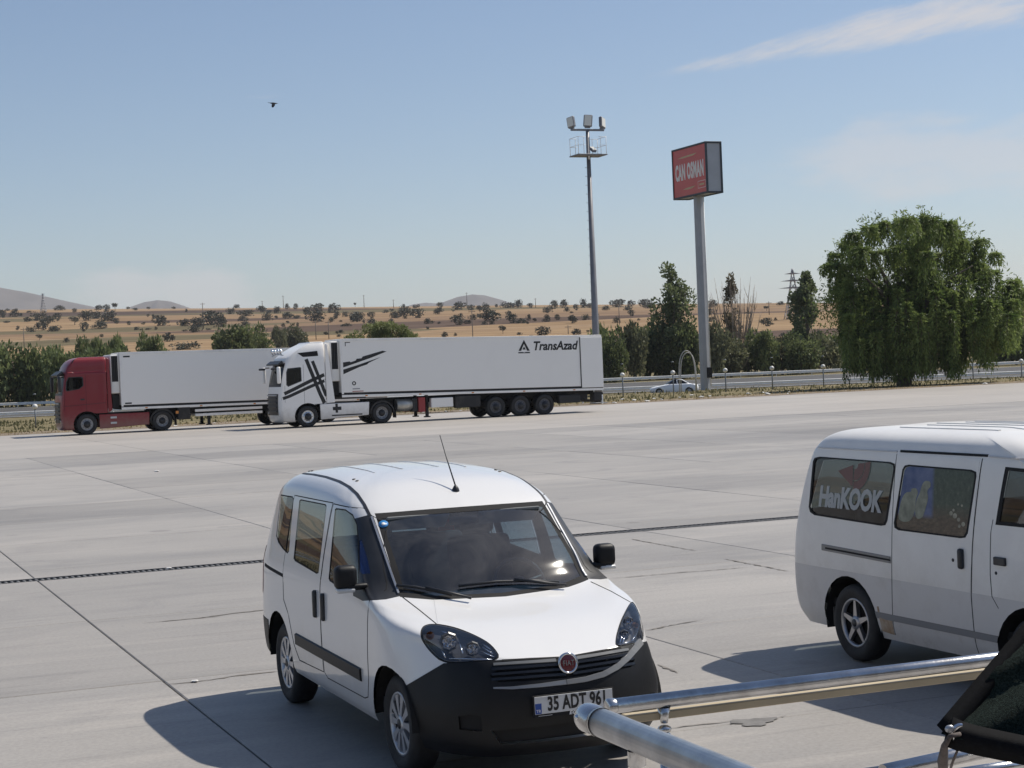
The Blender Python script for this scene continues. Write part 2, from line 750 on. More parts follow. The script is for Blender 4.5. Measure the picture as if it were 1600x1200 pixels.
# by the road: dusty dry grass and bare earth
near = n_noise(n_map(pos, (0.5, 0.5, 0.5)), 8.0, 0.7)
verge = n_ramp(near, [(0.30, (0.095, 0.085, 0.045)), (0.48, (0.16, 0.135, 0.072)), (0.66, (0.26, 0.215, 0.13))])
sepp = nt.nodes.new('ShaderNodeSeparateXYZ')
nt.links.new(pos, sepp.inputs[0])
parcels = n_mix(1.0, parcels, (0.73, 0.71, 0.77), 'MULTIPLY')
col = n_mix(n_range(sepp.outputs[1], 240, 300), verge, parcels)
nt.links.new(col, bs.inputs['Base Color'])

xs = grid_steps([(-9000, -2500, 900), (-2500, -700, 200), (-700, -320, 40), (-320, 320, 14), (320, 700, 40), (700, 2500, 200), (2500, 9000, 900)])
ys = grid_steps([(-6000, -500, 900), (-500, 60, 140), (60, 132, 9), (132, 246, 2.5), (246, 520, 7), (520, 1300, 13), (1300, 1500, 25), (1500, 3000, 150), (3000, 9500, 800)])
V = [(x, y, land_z(x, y)) for y in ys for x in xs]
nx = len(xs)
F = [(j * nx + i, j * nx + i + 1, (j + 1) * nx + i + 1, (j + 1) * nx + i) for j in range(len(ys) - 1) for i in range(nx - 1)]
me = np_mesh('ground', V, F, m_land)
me.polygons.foreach_set('use_smooth', np.ones(len(me.polygons), dtype=bool))
tag(link('ground', me), kind='structure')

# far hills, one mesh a hill
m_hill = mat('far_hill_scrub', (0.085, 0.074, 0.064), 0.95, var=0.35, vscale=0.006, coords='Object', detail=8)


def far_hill(name, px, py, depth, sx, sy, lump):
    top = at(px, py, depth)
    n, mrings = 48, 16
    V, F = [], []
    for j in range(mrings + 1):
        t = j / mrings * 2.6
        for i in range(n):
            a = 2 * math.pi * i / n
            w = 1 + 0.16 * math.sin(2 * a + lump) + 0.10 * math.sin(3 * a + 2 * lump) + 0.05 * math.sin(7 * a + lump * 3)
            h = math.exp(.3 - math.sqrt(t * t + .09)) * (1 + 0.05 * math.sin(9 * a + 3 * t) * min(1, t))
            V.append((math.cos(a) * t * sx * w, math.sin(a) * t * sy * w, -250 + (top.z + 250) * (0.62 + 0.38 * h) if j < mrings else -260))
    V.append((0, 0, top.z))
    for j in range(mrings):
        for i in range(n):
            F.append((j * n + i, j * n + (i + 1) % n, (j + 1) * n + (i + 1) % n, (j + 1) * n + i))
    me = np_mesh(name, V, F, m_hill)
    me.polygons.foreach_set('use_smooth', np.ones(len(me.polygons), dtype=bool))
    o = link(name, me, loc=(top.x, top.y, 0))
    tag(o, kind='structure')


far_hill('hill', -45, 447, 6900, 502, 600, 0.4)
far_hill('hill', 246, 469, 7200, 300, 400, 1.9)
far_hill('hill', 738, 460, 6800, 330, 420, 3.1)
far_hill('hill', 664, 473, 7600, 380, 500, 4.4)

# ------------------------------------------------------------------ highway
m_asph = mat('asphalt', (0.070, 0.069, 0.069), 0.85, var=0.18, vscale=0.6, bump=0.2, bscale=30)
m_white_line = mat('road_paint', (0.72, 0.72, 0.68), 0.6, var=0.1, vscale=2)
RD = Vector((RQ.y, -RQ.x, 0))


def road_pt(s, q, z):
    return RD * s + RQ * q + Vector((0, 0, z))


def road_strip(name, q0, q1, dz, material, s0=-420, s1=420, n=12):
    mb = MB().m(material)
    qs = [q0 + (q1 - q0) * k / n for k in range(n + 1)]

    def zz(q):
        return -0.85 + (-0.1 + 0.85) * sstep(172, 200, q) + 0.15 * 0 + dz
    rows = [[mb.bm.verts.new(road_pt(s, q, zz(q))) for q in qs] for s in (s0, s1)]
    for k in range(n):
        mb.bm.faces.new((rows[0][k], rows[1][k], rows[1][k + 1], rows[0][k + 1]))
    return mb.build(name)


tag(road_strip('road', 147.5, 168.0, 0.03, m_asph), kind='structure')
tag(road_strip('road', 176.0, 198.0, 0.05, m_asph), kind='structure')
for q in (148.6, 167.0, 177.0, 197.0):
    tag(road_strip('road_marking', q, q + 0.25, 0.058 if q > 170 else 0.038, m_white_line, n=1), kind='structure')

m_galv = mat('galvanised_steel', (0.80, 0.80, 0.79), 0.5, 0.0, var=0.08, vscale=1.5)


def guardrail(q, top, label):
    root = empty('guardrail', road_pt(0, q, top - 0.72))
    tag(root, label, 'guardrail')
    mb = MB().m(m_galv)
    prof = [(0.0, -0.16), (-0.05, -0.13), (-0.05, -0.06), (0.0, -0.02), (0.0, 0.02), (-0.05, 0.06), (-0.05, 0.13), (0.0, 0.16)]
    a = [mb.bm.verts.new(RD * -190 + RQ * y + Vector((0, 0, 0.56 + z))) for y, z in prof]
    b = [mb.bm.verts.new(RD * 190 + RQ * y + Vector((0, 0, 0.56 + z))) for y, z in prof]
    for k in range(len(prof) - 1):
        f = mb.bm.faces.new((a[k], b[k], b[k + 1], a[k + 1]))
        f.material_index = mb.mi
    mb.build('beam', parent=root)
    pm = MB().m(m_galv)
    pm.box((0, 0, 0), (0.06, 0.1, 1.1))
    first = pm.build('post', parent=root, loc=RD * -72 + RQ * 0.07 + Vector((0, 0, 0.1)))
    for k in range(1, 37):
        c = first.copy()
        COL.objects.link(c)
        c.location = RD * (-72 + 4 * k) + RQ * 0.07 + Vector((0, 0, 0.1))
    return root


guardrail(143.0, -0.34, 'lowest and nearest of the three long steel guardrails along the highway')
guardrail(172.0, -0.14, 'middle steel guardrail along the centre of the highway')
guardrail(200.5, 0.50, 'farthest white steel guardrail running in front of the roadside hedge')

# ------------------------------------------------------------------ concrete lot
m_conc = bpy.data.materials.new('worn_concrete')
m_conc.use_nodes = True
nt = m_conc.node_tree
bs = nt.nodes['Principled BSDF']
bs.inputs['Roughness'].default_value = 0.62
bs.inputs['Specular IOR Level'].default_value = 0.4
geo = nt.nodes.new('ShaderNodeNewGeometry')
pos = geo.outputs['Position']
rotp = n_map(pos, (1, 1, 1), rot=(0, 0, -PHI))
big_n = n_noise(n_map(rotp, (0.055, 0.16, 0.1)), 5.0, 0.62, 0.6)
base = n_ramp(big_n, [(0.30, (0.225, 0.216, 0.208)), (0.47, (0.303, 0.287, 0.269)), (0.66, (0.362, 0.339, 0.313))])
blot = n_noise(n_map(rotp, (0.45, 0.75, 0.4), loc=(3, 7, 0)), 7.0, 0.68, 0.8)
base = n_mix(n_range(blot, 0.52, 0.74, 0, 0.55), base, (0.190, 0.182, 0.180))
stre = n_noise(n_map(rotp, (0.35, 4.0, 0.4), loc=(1, 2, 0)), 6.0, 0.65, 0.2)
base = n_mix(n_range(stre, 0.57, 0.72, 0, 0.42), base, (0.185, 0.174, 0.164))
pale = n_noise(n_map(rotp, (0.25, 1.6, 0.4), loc=(11, 5, 0)), 6.0, 0.7, 0.3)
base = n_mix(n_range(pale, 0.55, 0.75, 0, 0.55), base, (0.44, 0.405, 0.368))
spk = n_noise(n_map(pos, (7, 7, 7)), 4.0, 0.7)
base = n_mix(n_range(spk, 0.66, 0.74, 0, 0.5), base, (0.12, 0.115, 0.11))
dv = nt.nodes.new('ShaderNodeTexVoronoi')          # oil drips
dv.inputs['Scale'].default_value = 1.0
nt.links.new(n_map(rotp, (0.9, 0.9, 0.0)), dv.inputs['Vector'])
dsz = nt.nodes.new('ShaderNodeSeparateColor')
nt.links.new(dv.outputs['Color'], dsz.inputs[0])
dr_ = nt.nodes.new('ShaderNodeMath')
dr_.operation = 'SUBTRACT'
nt.links.new(n_range(dsz.outputs[0], 0.55, 1.0, 0.0, 0.20), dr_.inputs[0])
nt.links.new(dv.outputs['Distance'], dr_.inputs[1])
base = n_mix(n_range(dr_.outputs[0], -0.02, 0.06, 0, 0.38), base, (0.13, 0.125, 0.12))
tyre = n_noise(n_map(rotp, (0.16, 2.6, 0.4), loc=(21, 3, 0), rot=(0, 0, 0.5)), 5.0, 0.6, 1.6)
base = n_mix(n_range(tyre, 0.62, 0.72, 0, 0.30), base, (0.15, 0.145, 0.14))
fine = n_noise(n_map(pos, (28, 28, 28)), 3.0, 0.7)
base = n_mix(1.0, base, n_ramp(fine, [(0.3, (0.86, 0.86, 0.86)), (0.7, (1.08, 1.08, 1.08))]), 'MULTIPLY')
oi = nt.nodes.new('ShaderNodeObjectInfo')
vm = nt.nodes.new('ShaderNodeVectorMath')
vm.operation = 'SCALE'
nt.links.new(base, vm.inputs[0])
nt.links.new(n_range(oi.outputs['Random'], 0, 1, 0.90, 1.09), vm.inputs['Scale'])
nt.links.new(vm.outputs[0], bs.inputs['Base Color'])
bp = nt.nodes.new('ShaderNodeBump')
bp.inputs['Strength'].default_value = 0.25
bp.inputs['Distance'].default_value = 0.01
nt.links.new(n_noise(n_map(pos, (9, 9, 9)), 8.0, 0.75), bp.inputs['Height'])
nt.links.new(bp.outputs[0], bs.inputs['Normal'])

m_joint = mat('joint_filler', (0.19, 0.175, 0.16), 0.95, var=0.2, vscale=3)
m_dirt = mat('dusty_earth', (0.20, 0.155, 0.105), 0.95, var=0.35, vscale=0.8)

EDGE = 93.0          # lot edge along v
VSPLIT = 64.0        # slabs are laid one by one up to here
mb = MB().m(m_joint)
mb.face([lot(-160, -20, -0.035), lot(200, -20, -0.035), lot(200, EDGE - 0.05, -0.035), lot(-160, EDGE - 0.05, -0.035)])
lot_base = mb.build('concrete_lot')
tag(lot_base, kind='structure')

us = [2.75 + 4.4 * k for k in range(-40, 50)]
vs = [2.4, 6.6, 10.8, 15.0, 19.25, 23.58, 23.92, 24.95, 29.2, 33.45, 37.7, 41.95, 46.2, 50.45, 54.7, 58.95, 63.2]
slab_meshes = {}


def slab(u0, u1, v0, v1, name='slab', jig=True):
    w, d = round(u1 - u0 - 0.012, 3), round(v1 - v0 - 0.012, 3)
    if (w, d) not in slab_meshes:
        t = MB().m(m_conc)
        t.box((0, 0, -0.06), (w, d, 0.12), 0.008)
        o = t.build('slab', parent=None)
        slab_meshes[(w, d)] = o.data
        bpy.data.objects.remove(o)
    o = link(name, slab_meshes[(w, d)], lot_base, lot((u0 + u1) / 2, (v0 + v1) / 2, random.uniform(-0.004, 0.0) if jig else 0), PHI)
    if jig:
        o.rotation_euler = (random.uniform(-0.0007, 0.0007), random.uniform(-0.0007, 0.0007), PHI)
    return o


for j in range(len(vs) - 1):
    v0, v1 = vs[j], vs[j + 1]
    if abs(v0 - 23.58) < 0.01:
        continue
    for i in range(len(us) - 1):
        u0, u1 = us[i], us[i + 1]
        ok = False
        for (a, b) in ((u0, v0), (u1, v0), (u0, v1), (u1, v1)):
            p = lot(a, b)
            if p.y > 4 and abs(p.x / p.y) < 0.40:
                ok = True
        if ok:
            slab(u0, u1, v0, v1)


m_conc_far = m_conc.copy()  # far bays: the same concrete blended towards one paler tone
m_conc_far.name = 'pale_concrete'
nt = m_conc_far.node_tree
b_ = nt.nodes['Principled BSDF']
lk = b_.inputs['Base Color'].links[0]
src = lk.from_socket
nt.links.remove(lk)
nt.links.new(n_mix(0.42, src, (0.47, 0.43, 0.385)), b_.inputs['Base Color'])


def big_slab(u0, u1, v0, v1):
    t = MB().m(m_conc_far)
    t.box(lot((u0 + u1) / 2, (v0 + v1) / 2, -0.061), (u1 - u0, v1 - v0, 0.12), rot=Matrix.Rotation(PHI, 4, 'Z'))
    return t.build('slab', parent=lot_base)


# past this the joints are too fine to see: wide bays
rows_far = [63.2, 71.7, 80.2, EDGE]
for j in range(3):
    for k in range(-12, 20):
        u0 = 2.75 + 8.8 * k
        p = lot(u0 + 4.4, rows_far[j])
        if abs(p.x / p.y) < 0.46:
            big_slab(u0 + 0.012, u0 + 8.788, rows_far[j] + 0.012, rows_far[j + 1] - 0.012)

# broken cracks and a tar patch in the near slabs
m_tar = mat('tar_patch', (0.16, 0.155, 0.15), 0.8, var=0.2, vscale=8, bump=0.3, bscale=30)
rnd = random.Random(3)


def crack(name, pts, w, label, z=0.0035):
    mb = MB().m(m_joint)
    L, P = [], []
    for i in range(len(pts) - 1):
        a, b = Vector(pts[i]), Vector(pts[i + 1])
        n = max(2, int((b - a).length / 0.06))
        for k in range(n):
            P.append(a.lerp(b, k / n))
    P.append(Vector(pts[-1]))
    for i, p in enumerate(P):
        d = (P[min(i + 1, len(P) - 1)] - P[max(i - 1, 0)]).normalized()
        nrm = Vector((-d.y, d.x, 0))
        ww = w * (0.25 + 0.9 * rnd.random()) * min(1, i / 3 + 0.1, (len(P) - 1 - i) / 3 + 0.1)
        off = nrm * rnd.uniform(-0.012, 0.012)
        L.append((mb.bm.verts.new(p + off + nrm * ww + Vector((0, 0, z))), mb.bm.verts.new(p + off - nrm * ww + Vector((0, 0, z)))))
    for a, b in zip(L, L[1:]):
        f = mb.bm.faces.new((a[0], b[0], b[1], a[1]))
        f.material_index = mb.mi
    o = mb.build(name, parent=lot_base)
    if label:
        o['label'] = label
    return o


for (a, b, w) in (((222, 974), (345, 963), 0.02), ((300, 967), (424, 952), 0.028), ((250, 1070), (330, 1062), 0.022), ((318, 1064), (436, 1049), 0.03),
                  ((950, 904), (1080, 893), 0.018), ((1040, 896), (1170, 886), 0.016), ((985, 842), (1090, 861), 0.018), ((1130, 873), (1235, 893), 0.018),
                  ((1010, 985), (1100, 968), 0.02), ((1026, 1038), (1060, 1052), 0.02)):
    A, B = px_ground(*a), px_ground(*b)
    mid = A.lerp(B, 0.5) + Vector((rnd.uniform(-.03, .03), rnd.uniform(-.05, .05), 0))
    crack('crack', [A, mid, B], w, None)
A = px_ground(1138, 1140)
mb = MB().m(m_tar)
pts = []
for k in range(22):
    a = 2 * math.pi * k / 22
    r = 1 + 0.25 * math.sin(3 * a + 1) + 0.14 * math.sin(7 * a)
    c = px_ground(1178, 1128)
    pts.append(c + LU * (0.16 * r * math.cos(a)) + LV * (0.12 * r * math.sin(a)) + Vector((0, 0, 0.004)))
mb.face(pts)
o = mb.build('repair_patch', parent=lot_base)
o['label'] = 'dark tar patch on the concrete'
crack('crack', [px_ground(1040, 1139), px_ground(1100, 1132), px_ground(1150, 1126)], 0.018, None)
crack('crack', [px_ground(1200, 1127), px_ground(1230, 1118)], 0.014, None)

# drain across the lot
m_grate = mat('cast_iron_grate', (0.16, 0.155, 0.15), 0.6, 0.4, var=0.25, vscale=6)
m_black = mat('deep_black', (0.012, 0.012, 0.013), 0.9)
drain = empty('drain_channel', lot(0, 23.75, 0), PHI)
tag(drain, 'long slotted drain grate crossing the concrete lot', 'drain')
mb = MB().m(m_black)
mb.box((10, 0, -0.028), (130, 0.33, 0.01))
mb.build('trench', parent=drain)
mb = MB().m(m_grate)
for s in (-1, 1):
    mb.box((10, s * 0.152, -0.012), (130, 0.03, 0.03))
mb.build('frame', parent=drain)
V, F = [], []
for k in range(420):
    x0 = -12 + k * 0.078
    b = len(V)
    for (x, y, z) in ((x0, -.135, -.006), (x0 + .034, -.135, -.006), (x0 + .034, .135, -.006), (x0, .135, -.006), (x0, -.135, -.022), (x0 + .034, -.135, -.022), (x0 + .034, .135, -.022), (x0, .135, -.022)):
        V.append((x, y, z))
    F += [(b, b + 1, b + 2, b + 3), (b, b + 4, b + 5, b + 1), (b + 2, b + 6, b + 7, b + 3), (b + 1, b + 5, b + 6, b + 2), (b, b + 3, b + 7, b + 4)]
o = link('bars', np_mesh('bars', V, F, m_grate), drain)
tag(o, kind='stuff')

# dusty earth edge and dry grass of the verge
mb = MB().m(m_dirt)
n = 220
top, bot = [], []
for k in range(n + 1):
    u = -70 + 190 * k / n
    top.append(mb.bm.verts.new(lot(u, EDGE - 0.35 - 0.5 * abs(vnoise(u * 1.7, 3)) - 0.3 * rnd.random(), 0.006)))
    bot.append(mb.bm.verts.new(lot(u, EDGE + 3.5 + vnoise(u * 0.6, 1), 0.012)))
for k in range(n):
    f = mb.bm.faces.new((top[k], top[k + 1], bot[k + 1], bot[k]))
    f.material_index = mb.mi
tag(mb.build('verge_earth'), kind='structure')


def blades(name, n, place, h0, h1, w, material, label, cat, lean=0.35, seed=1):
    r = random.Random(seed)
    V, F = [], []
    for _ in range(n):
        p, s = place(r)
        if p is None:
            continue
        h = r.uniform(h0, h1) * s
        a = r.uniform(0, math.pi)
        dx, dy = math.cos(a) * w * r.uniform(0.6, 1.4), math.sin(a) * w
        lx, ly = r.uniform(-lean, lean) * h, r.uniform(-lean, lean) * h
        b = len(V)
        V += [(p.x - dx, p.y - dy, p.z), (p.x + dx, p.y + dy, p.z), (p.x + dx * .25 + lx, p.y + dy * .25 + ly, p.z + h), (p.x - dx * .25 + lx, p.y - dy * .25 + ly, p.z + h)]
        F.append((b, b + 1, b + 2, b + 3))
    o = link(name, np_mesh(name, V, F, material))
    tag(o, label, cat, kind='stuff')
    return o


m_drygrass = leaf_mat('dry_grass', (0.30, 0.22, 0.10), (0.44, 0.35, 0.19), 0.5, 0.5, 0.0)
m_greengrass = leaf_mat('dusty_green_weeds', (0.085, 0.085, 0.04), (0.19, 0.175, 0.085), 0.45, 0.3, 0.0)


def pl_dry(r):
    u = r.uniform(-45, 95)
    v = EDGE + 0.2 + abs(r.gauss(0, 1)) * 3.0
    p = lot(u, v)
    d = 0.45 + 0.8 * abs(vnoise(u * 0.9, v * 0.8))
    if r.random() > d:
        return None, 0
    p.z = max(land_z(p.x, p.y), -0.06)
    return p, 0.6 + 0.7 * r.random() * d


def pl_green(r):
    u = r.uniform(-45, 95)
    v = EDGE + r.uniform(5.0, 36.0)
    p = lot(u, v)
    d = 0.5 + 0.7 * vnoise(u * 0.35 + 4, v * 0.5)
    if r.random() > d:
        return None, 0
    p.z = land_z(p.x, p.y)
    return p, 0.5 + 0.8 * r.random()


blades('verge_grass', 17000, pl_dry, 0.04, 0.14, 0.05, m_drygrass, 'dry yellow grass along the edge of the concrete lot', 'grass', seed=4)
blades('verge_weeds', 20000, pl_green, 0.06, 0.22, 0.06, m_greengrass, 'dusty green weeds between the lot and the highway', 'weeds', seed=5)
# ------------------------------------------------------------------ car-body tools
from mathutils.bvhtree import BVHTree


def catmull(P, sub, axis):
    """interpolate a control grid (rows, cols, 3) along one axis"""
    P = np.moveaxis(np.asarray(P, float), axis, 0)
    n = P.shape[0]
    ext = np.concatenate([P[:1] * 2 - P[1:2], P, P[-1:] * 2 - P[-2:-1]])
    out = []
    for i in range(n - 1):
        p0, p1, p2, p3 = ext[i], ext[i + 1], ext[i + 2], ext[i + 3]
        for k in range(sub):
            t = k / sub
            out.append(0.5 * (2 * p1 + (p2 - p0) * t + (2 * p0 - 5 * p1 + 4 * p2 - p3) * t * t + (3 * p1 - p0 - 3 * p2 + p3) * t ** 3))
    out.append(P[-1])
    return np.moveaxis(np.array(out), 0, axis)


class Shell:
    """half cage -> smooth mirrored skin, cut into named regions"""

    def __init__(self, rows, su, sv, root_M):
        g = catmull(rows, sv, 0)
        g = catmull(g, su, 1)
        g[:, 0, 1] = 0
        g[:, -1, 1] = 0
        g[..., 1] = np.maximum(g[..., 1], 0)
        nr, ncol = g.shape[:2]
        self.grid = g
        bm = bmesh.new()
        right = [[bm.verts.new((g[j, i, 0], -g[j, i, 1], g[j, i, 2])) for i in range(ncol)] for j in range(nr)]
        left = [[right[j][i] if g[j, i, 1] < 1e-6 else bm.verts.new(g[j, i]) for i in range(ncol)] for j in range(nr)]
        for j in range(nr - 1):
            for i in range(ncol - 1):
                for S, flip in ((right, False), (left, True)):
                    q = [S[j][i], S[j][i + 1], S[j + 1][i + 1], S[j + 1][i]]
                    u = []
                    for v in q:
                        if v not in u:
                            u.append(v)
                    if len(u) < 3:
                        continue
                    if flip:
                        u = u[::-1]
                    try:
                        bm.faces.new(u)
                    except ValueError:
                        pass
        bmesh.ops.remove_doubles(bm, verts=list(bm.verts), dist=1e-5)
        bmesh.ops.recalc_face_normals(bm, faces=list(bm.faces))
        # outside must face outwards
        bm.normal_update()
        ctr = sum((v.co for v in bm.verts), Vector()) / len(bm.verts)
        if sum((f.calc_center_median() - ctr).dot(f.normal) * f.calc_area() for f in bm.faces) < 0:
            bmesh.ops.reverse_faces(bm, faces=list(bm.faces))
        bm.normal_update()
        self.bm = bm
        self.lay = bm.faces.layers.int.new('reg')
        self.names = {0: 'body'}
        self.extra = {}
        self.M = root_M
        Mi = root_M.inverted()
        self.eye = Mi @ Vector((0, 0, CAMH))
        self.R3 = Mi.to_3x3()
        self.bvh = BVHTree.FromBMesh(bm)

    # --- where a sight line meets the skin
    def hit(self, px, py, mirror=False):
        d = (self.R3 @ ray(px, py)).normalized()
        loc, nor, idx, dist = self.bvh.ray_cast(self.eye, d)
        if loc is None:
            return None, None
        if mirror:
            loc = Vector((loc.x, -loc.y, loc.z))
            nor = Vector((nor.x, -nor.y, nor.z))
        return loc, nor

    def side_pt(self, px, py, y):
        d = self.R3 @ ray(px, py)
        t = (y - self.eye.y) / d.y
        return self.eye + d * t

    def region(self, name):
        for k, v in self.names.items():
            if v == name:
                return k
        k = max(self.names) + 1
        self.names[k] = name
        return k

    def _cut(self, planes, test, name):
        lay = self.lay
        inside = [f for f in self.bm.faces if f[lay] == 0 and test(f.calc_center_median(), f.normal)]
        for co, no in planes:
            geom = set(inside)
            for f in inside:
                geom.update(f.edges)
                geom.update(f.verts)
            res = bmesh.ops.bisect_plane(self.bm, geom=list(geom), dist=1e-5, plane_co=co, plane_no=no)
            fs = [g for g in res['geom'] if isinstance(g, bmesh.types.BMFace) and g.is_valid]
            inside = [f for f in set(fs) if (f.calc_center_median() - co).dot(no) < 0]
        k = self.region(name)
        for f in inside:
            f[lay] = k
        return inside

    def cut2(self, name, poly, e1, e2, test):
        """convex outline in the plane of e1, e2"""
        e1, e2 = Vector(e1), Vector(e2)
        cx = sum(p[0] for p in poly) / len(poly)
        cy = sum(p[1] for p in poly) / len(poly)
        pl = []
        for i in range(len(poly)):
            a, b = poly[i], poly[(i + 1) % len(poly)]
            nx, ny = b[1] - a[1], a[0] - b[0]
            if (cx - a[0]) * nx + (cy - a[1]) * ny > 0:
                nx, ny = -nx, -ny
            no = (e1 * nx + e2 * ny).normalized()
            pl.append((e1 * a[0] + e2 * a[1], no))
        return self._cut(pl, test, name)

    def cut_px(self, name, poly, test, mirror=False):
        """convex outline as seen in the photograph, cut into the skin (and its mirror image on the far side)"""
        cx = sum(p[0] for p in poly) / len(poly)
        cy = sum(p[1] for p in poly) / len(poly)
        cd = self.R3 @ ray(cx, cy)
        pl = []
        for i in range(len(poly)):
            a, b = self.R3 @ ray(*poly[i]), self.R3 @ ray(*poly[(i + 1) % len(poly)])
            no = a.cross(b).normalized()
            if no.dot(cd) > 0:
                no = -no
            co = self.eye.copy()
            if mirror:
                no = Vector((no.x, -no.y, no.z))
                co = Vector((co.x, -co.y, co.z))
            pl.append((co, no))
        t2 = (lambda c, n: test(Vector((c.x, -c.y, c.z)), Vector((n.x, -n.y, n.z)))) if mirror else test
        return self._cut(pl, t2, name)

    def drop(self, name):
        k = self.region(name)
        bmesh.ops.delete(self.bm, geom=[f for f in self.bm.faces if f[self.lay] == k], context='FACES')

    def split(self, spec, parent):
        """spec: region -> (object name, material, inward offset, parent name or None)"""
        self.bm.normal_update()
        vn = {v: v.normal.copy() for v in self.bm.verts}
        done = {}
        for k, reg in self.names.items():
            if reg not in spec:
                continue
            fs = [f for f in self.bm.faces if f[self.lay] == k]
            if not fs:
                continue
            nm, material, off = spec[reg][:3]
            todo, comps = set(fs), []
            while todo:
                st = [todo.pop()]
                comp = []
                while st:
                    f = st.pop()
                    comp.append(f)
                    for e in f.edges:
                        for g in e.link_faces:
                            if g in todo:
                                todo.discard(g)
                                st.append(g)
                comps.append(comp)
            comps.sort(key=lambda c: -sum(f.calc_area() for f in c))
            for ci, comp in enumerate(comps):
              if ci and sum(f.calc_area() for f in comp) < 2e-4:
                continue
              idx, V, N, F = {}, [], [], []
              for f in comp:
                row = []
                for v in f.verts:
                    if v not in idx:
                        idx[v] = len(V)
                        V.append(v.co - vn[v] * off)
                        N.append(vn[v])
                    row.append(idx[v])
                F.append(row)
              me = bpy.data.meshes.new(nm)
              me.from_pydata(V, [], F)
              me.materials.append(material)
              me.polygons.foreach_set('use_smooth', np.ones(len(me.polygons), dtype=bool))
              me.update()
              me.normals_split_custom_set_from_vertices([tuple(n) for n in N])
              o = link(nm, me, parent)
              if ci == 0:
                done[reg] = o
              else:
                self.extra.setdefault(reg, []).append(o)
        return done


def strip_on(sh, pxs, w, lift, material, name, parent, mirror=False, n=6, thick=0.004):
    """a raised trim laid on the skin along a line of the photograph"""
    P = []
    for a, b in zip(pxs, pxs[1:]):
        for k in range(n):
            t = k / n
            h, nn = sh.hit(a[0] + (b[0] - a[0]) * t, a[1] + (b[1] - a[1]) * t, mirror)
            if h:
                P.append((h, nn))
    h, nn = sh.hit(*pxs[-1], mirror)
    if h:
        P.append((h, nn))
    return strip_pts(P, w, lift, material, name, parent, thick)


def strip_pts(P, w, lift, material, name, parent, thick=0.004):
    mb = MB().m(material)
    rings = []
    for i, (h, nn) in enumerate(P):
        d = (P[min(i + 1, len(P) - 1)][0] - P[max(0, i - 1)][0]).normalized()
        s = nn.cross(d).normalized()
        ww = w[0] + (w[1] - w[0]) * i / max(1, len(P) - 1) if isinstance(w, tuple) else w
        rings.append([mb.bm.verts.new(h + s * ww / 2 - nn * thick), mb.bm.verts.new(h + s * ww / 2 * 0.8 + nn * lift),
                      mb.bm.verts.new(h - s * ww / 2 * 0.8 + nn * lift), mb.bm.verts.new(h - s * ww / 2 - nn * thick)])
    for a, b in zip(rings, rings[1:]):
        for k in range(3):
            f = mb.bm.faces.new((a[k], a[k + 1], b[k + 1], b[k]))
            f.material_index = mb.mi
            f.smooth = False
    for r in (rings[0], rings[-1]):
        mb.bm.faces.new(r)
    return mb.build(name, parent=parent)


def lined(name, color, rough, coat, inner=(0.03, 0.03, 0.032), dirt=None, var=0.0, grime=None):
    """body paint outside, dark lining on the inner side of the sheet"""
    m = mat(name, color, rough, coat=coat, dirt=dirt, var=var, vscale=2.0)
    nt = m.node_tree
    b = nt.nodes['Principled BSDF']
    out = nt.nodes['Material Output']
    if grime:                       # road dust thrown up on the lower panels: (colour, height, amount)
        tc = nt.nodes.new('ShaderNodeTexCoord')
        sz = nt.nodes.new('ShaderNodeSeparateXYZ')
        nt.links.new(tc.outputs['Object'], sz.inputs[0])
        nz = nt.nodes.new('ShaderNodeTexNoise')
        nz.inputs['Scale'].default_value = 3.5
        nz.inputs['Detail'].default_value = 8.0
        nz.inputs['Roughness'].default_value = 0.7
        nt.links.new(tc.outputs['Object'], nz.inputs['Vector'])
        ad = nt.nodes.new('ShaderNodeMath')
        ad.operation = 'MULTIPLY_ADD'
        nt.links.new(nz.outputs['Fac'], ad.inputs[0])
        ad.inputs[1].default_value = -grime[1] * .9
        nt.links.new(sz.outputs[2], ad.inputs[2])
        mr = nt.nodes.new('ShaderNodeMapRange')
        mr.interpolation_type = 'SMOOTHSTEP'
        mr.inputs['From Min'].default_value = grime[1] * .65
        mr.inputs['From Max'].default_value = -grime[1] * .15
        mr.inputs['To Max'].default_value = grime[2]
        nt.links.new(ad.outputs[0], mr.inputs['Value'])
        mx2 = nt.nodes.new('ShaderNodeMix')
        mx2.data_type = 'RGBA'
        nt.links.new(mr.outputs['Result'], mx2.inputs['Factor'])
        lk = b.inputs['Base Color'].links
        if lk:
            nt.links.new(lk[0].from_socket, mx2.inputs[6])
        else:
            mx2.inputs[6].default_value = (*color, 1)
        mx2.inputs[7].default_value = (*grime[0], 1)
        nt.links.new(mx2.outputs[2], b.inputs['Base Color'])
    g = nt.nodes.new('ShaderNodeNewGeometry')
    d = nt.nodes.new('ShaderNodeBsdfDiffuse')
    d.inputs['Color'].default_value = (*inner, 1)
    mx = nt.nodes.new('ShaderNodeMixShader')
    nt.links.new(g.outputs['Backfacing'], mx.inputs[0])
    nt.links.new(b.outputs[0], mx.inputs[1])
    nt.links.new(d.outputs[0], mx.inputs[2])
    nt.links.new(mx.outputs[0], out.inputs['Surface'])
    return m


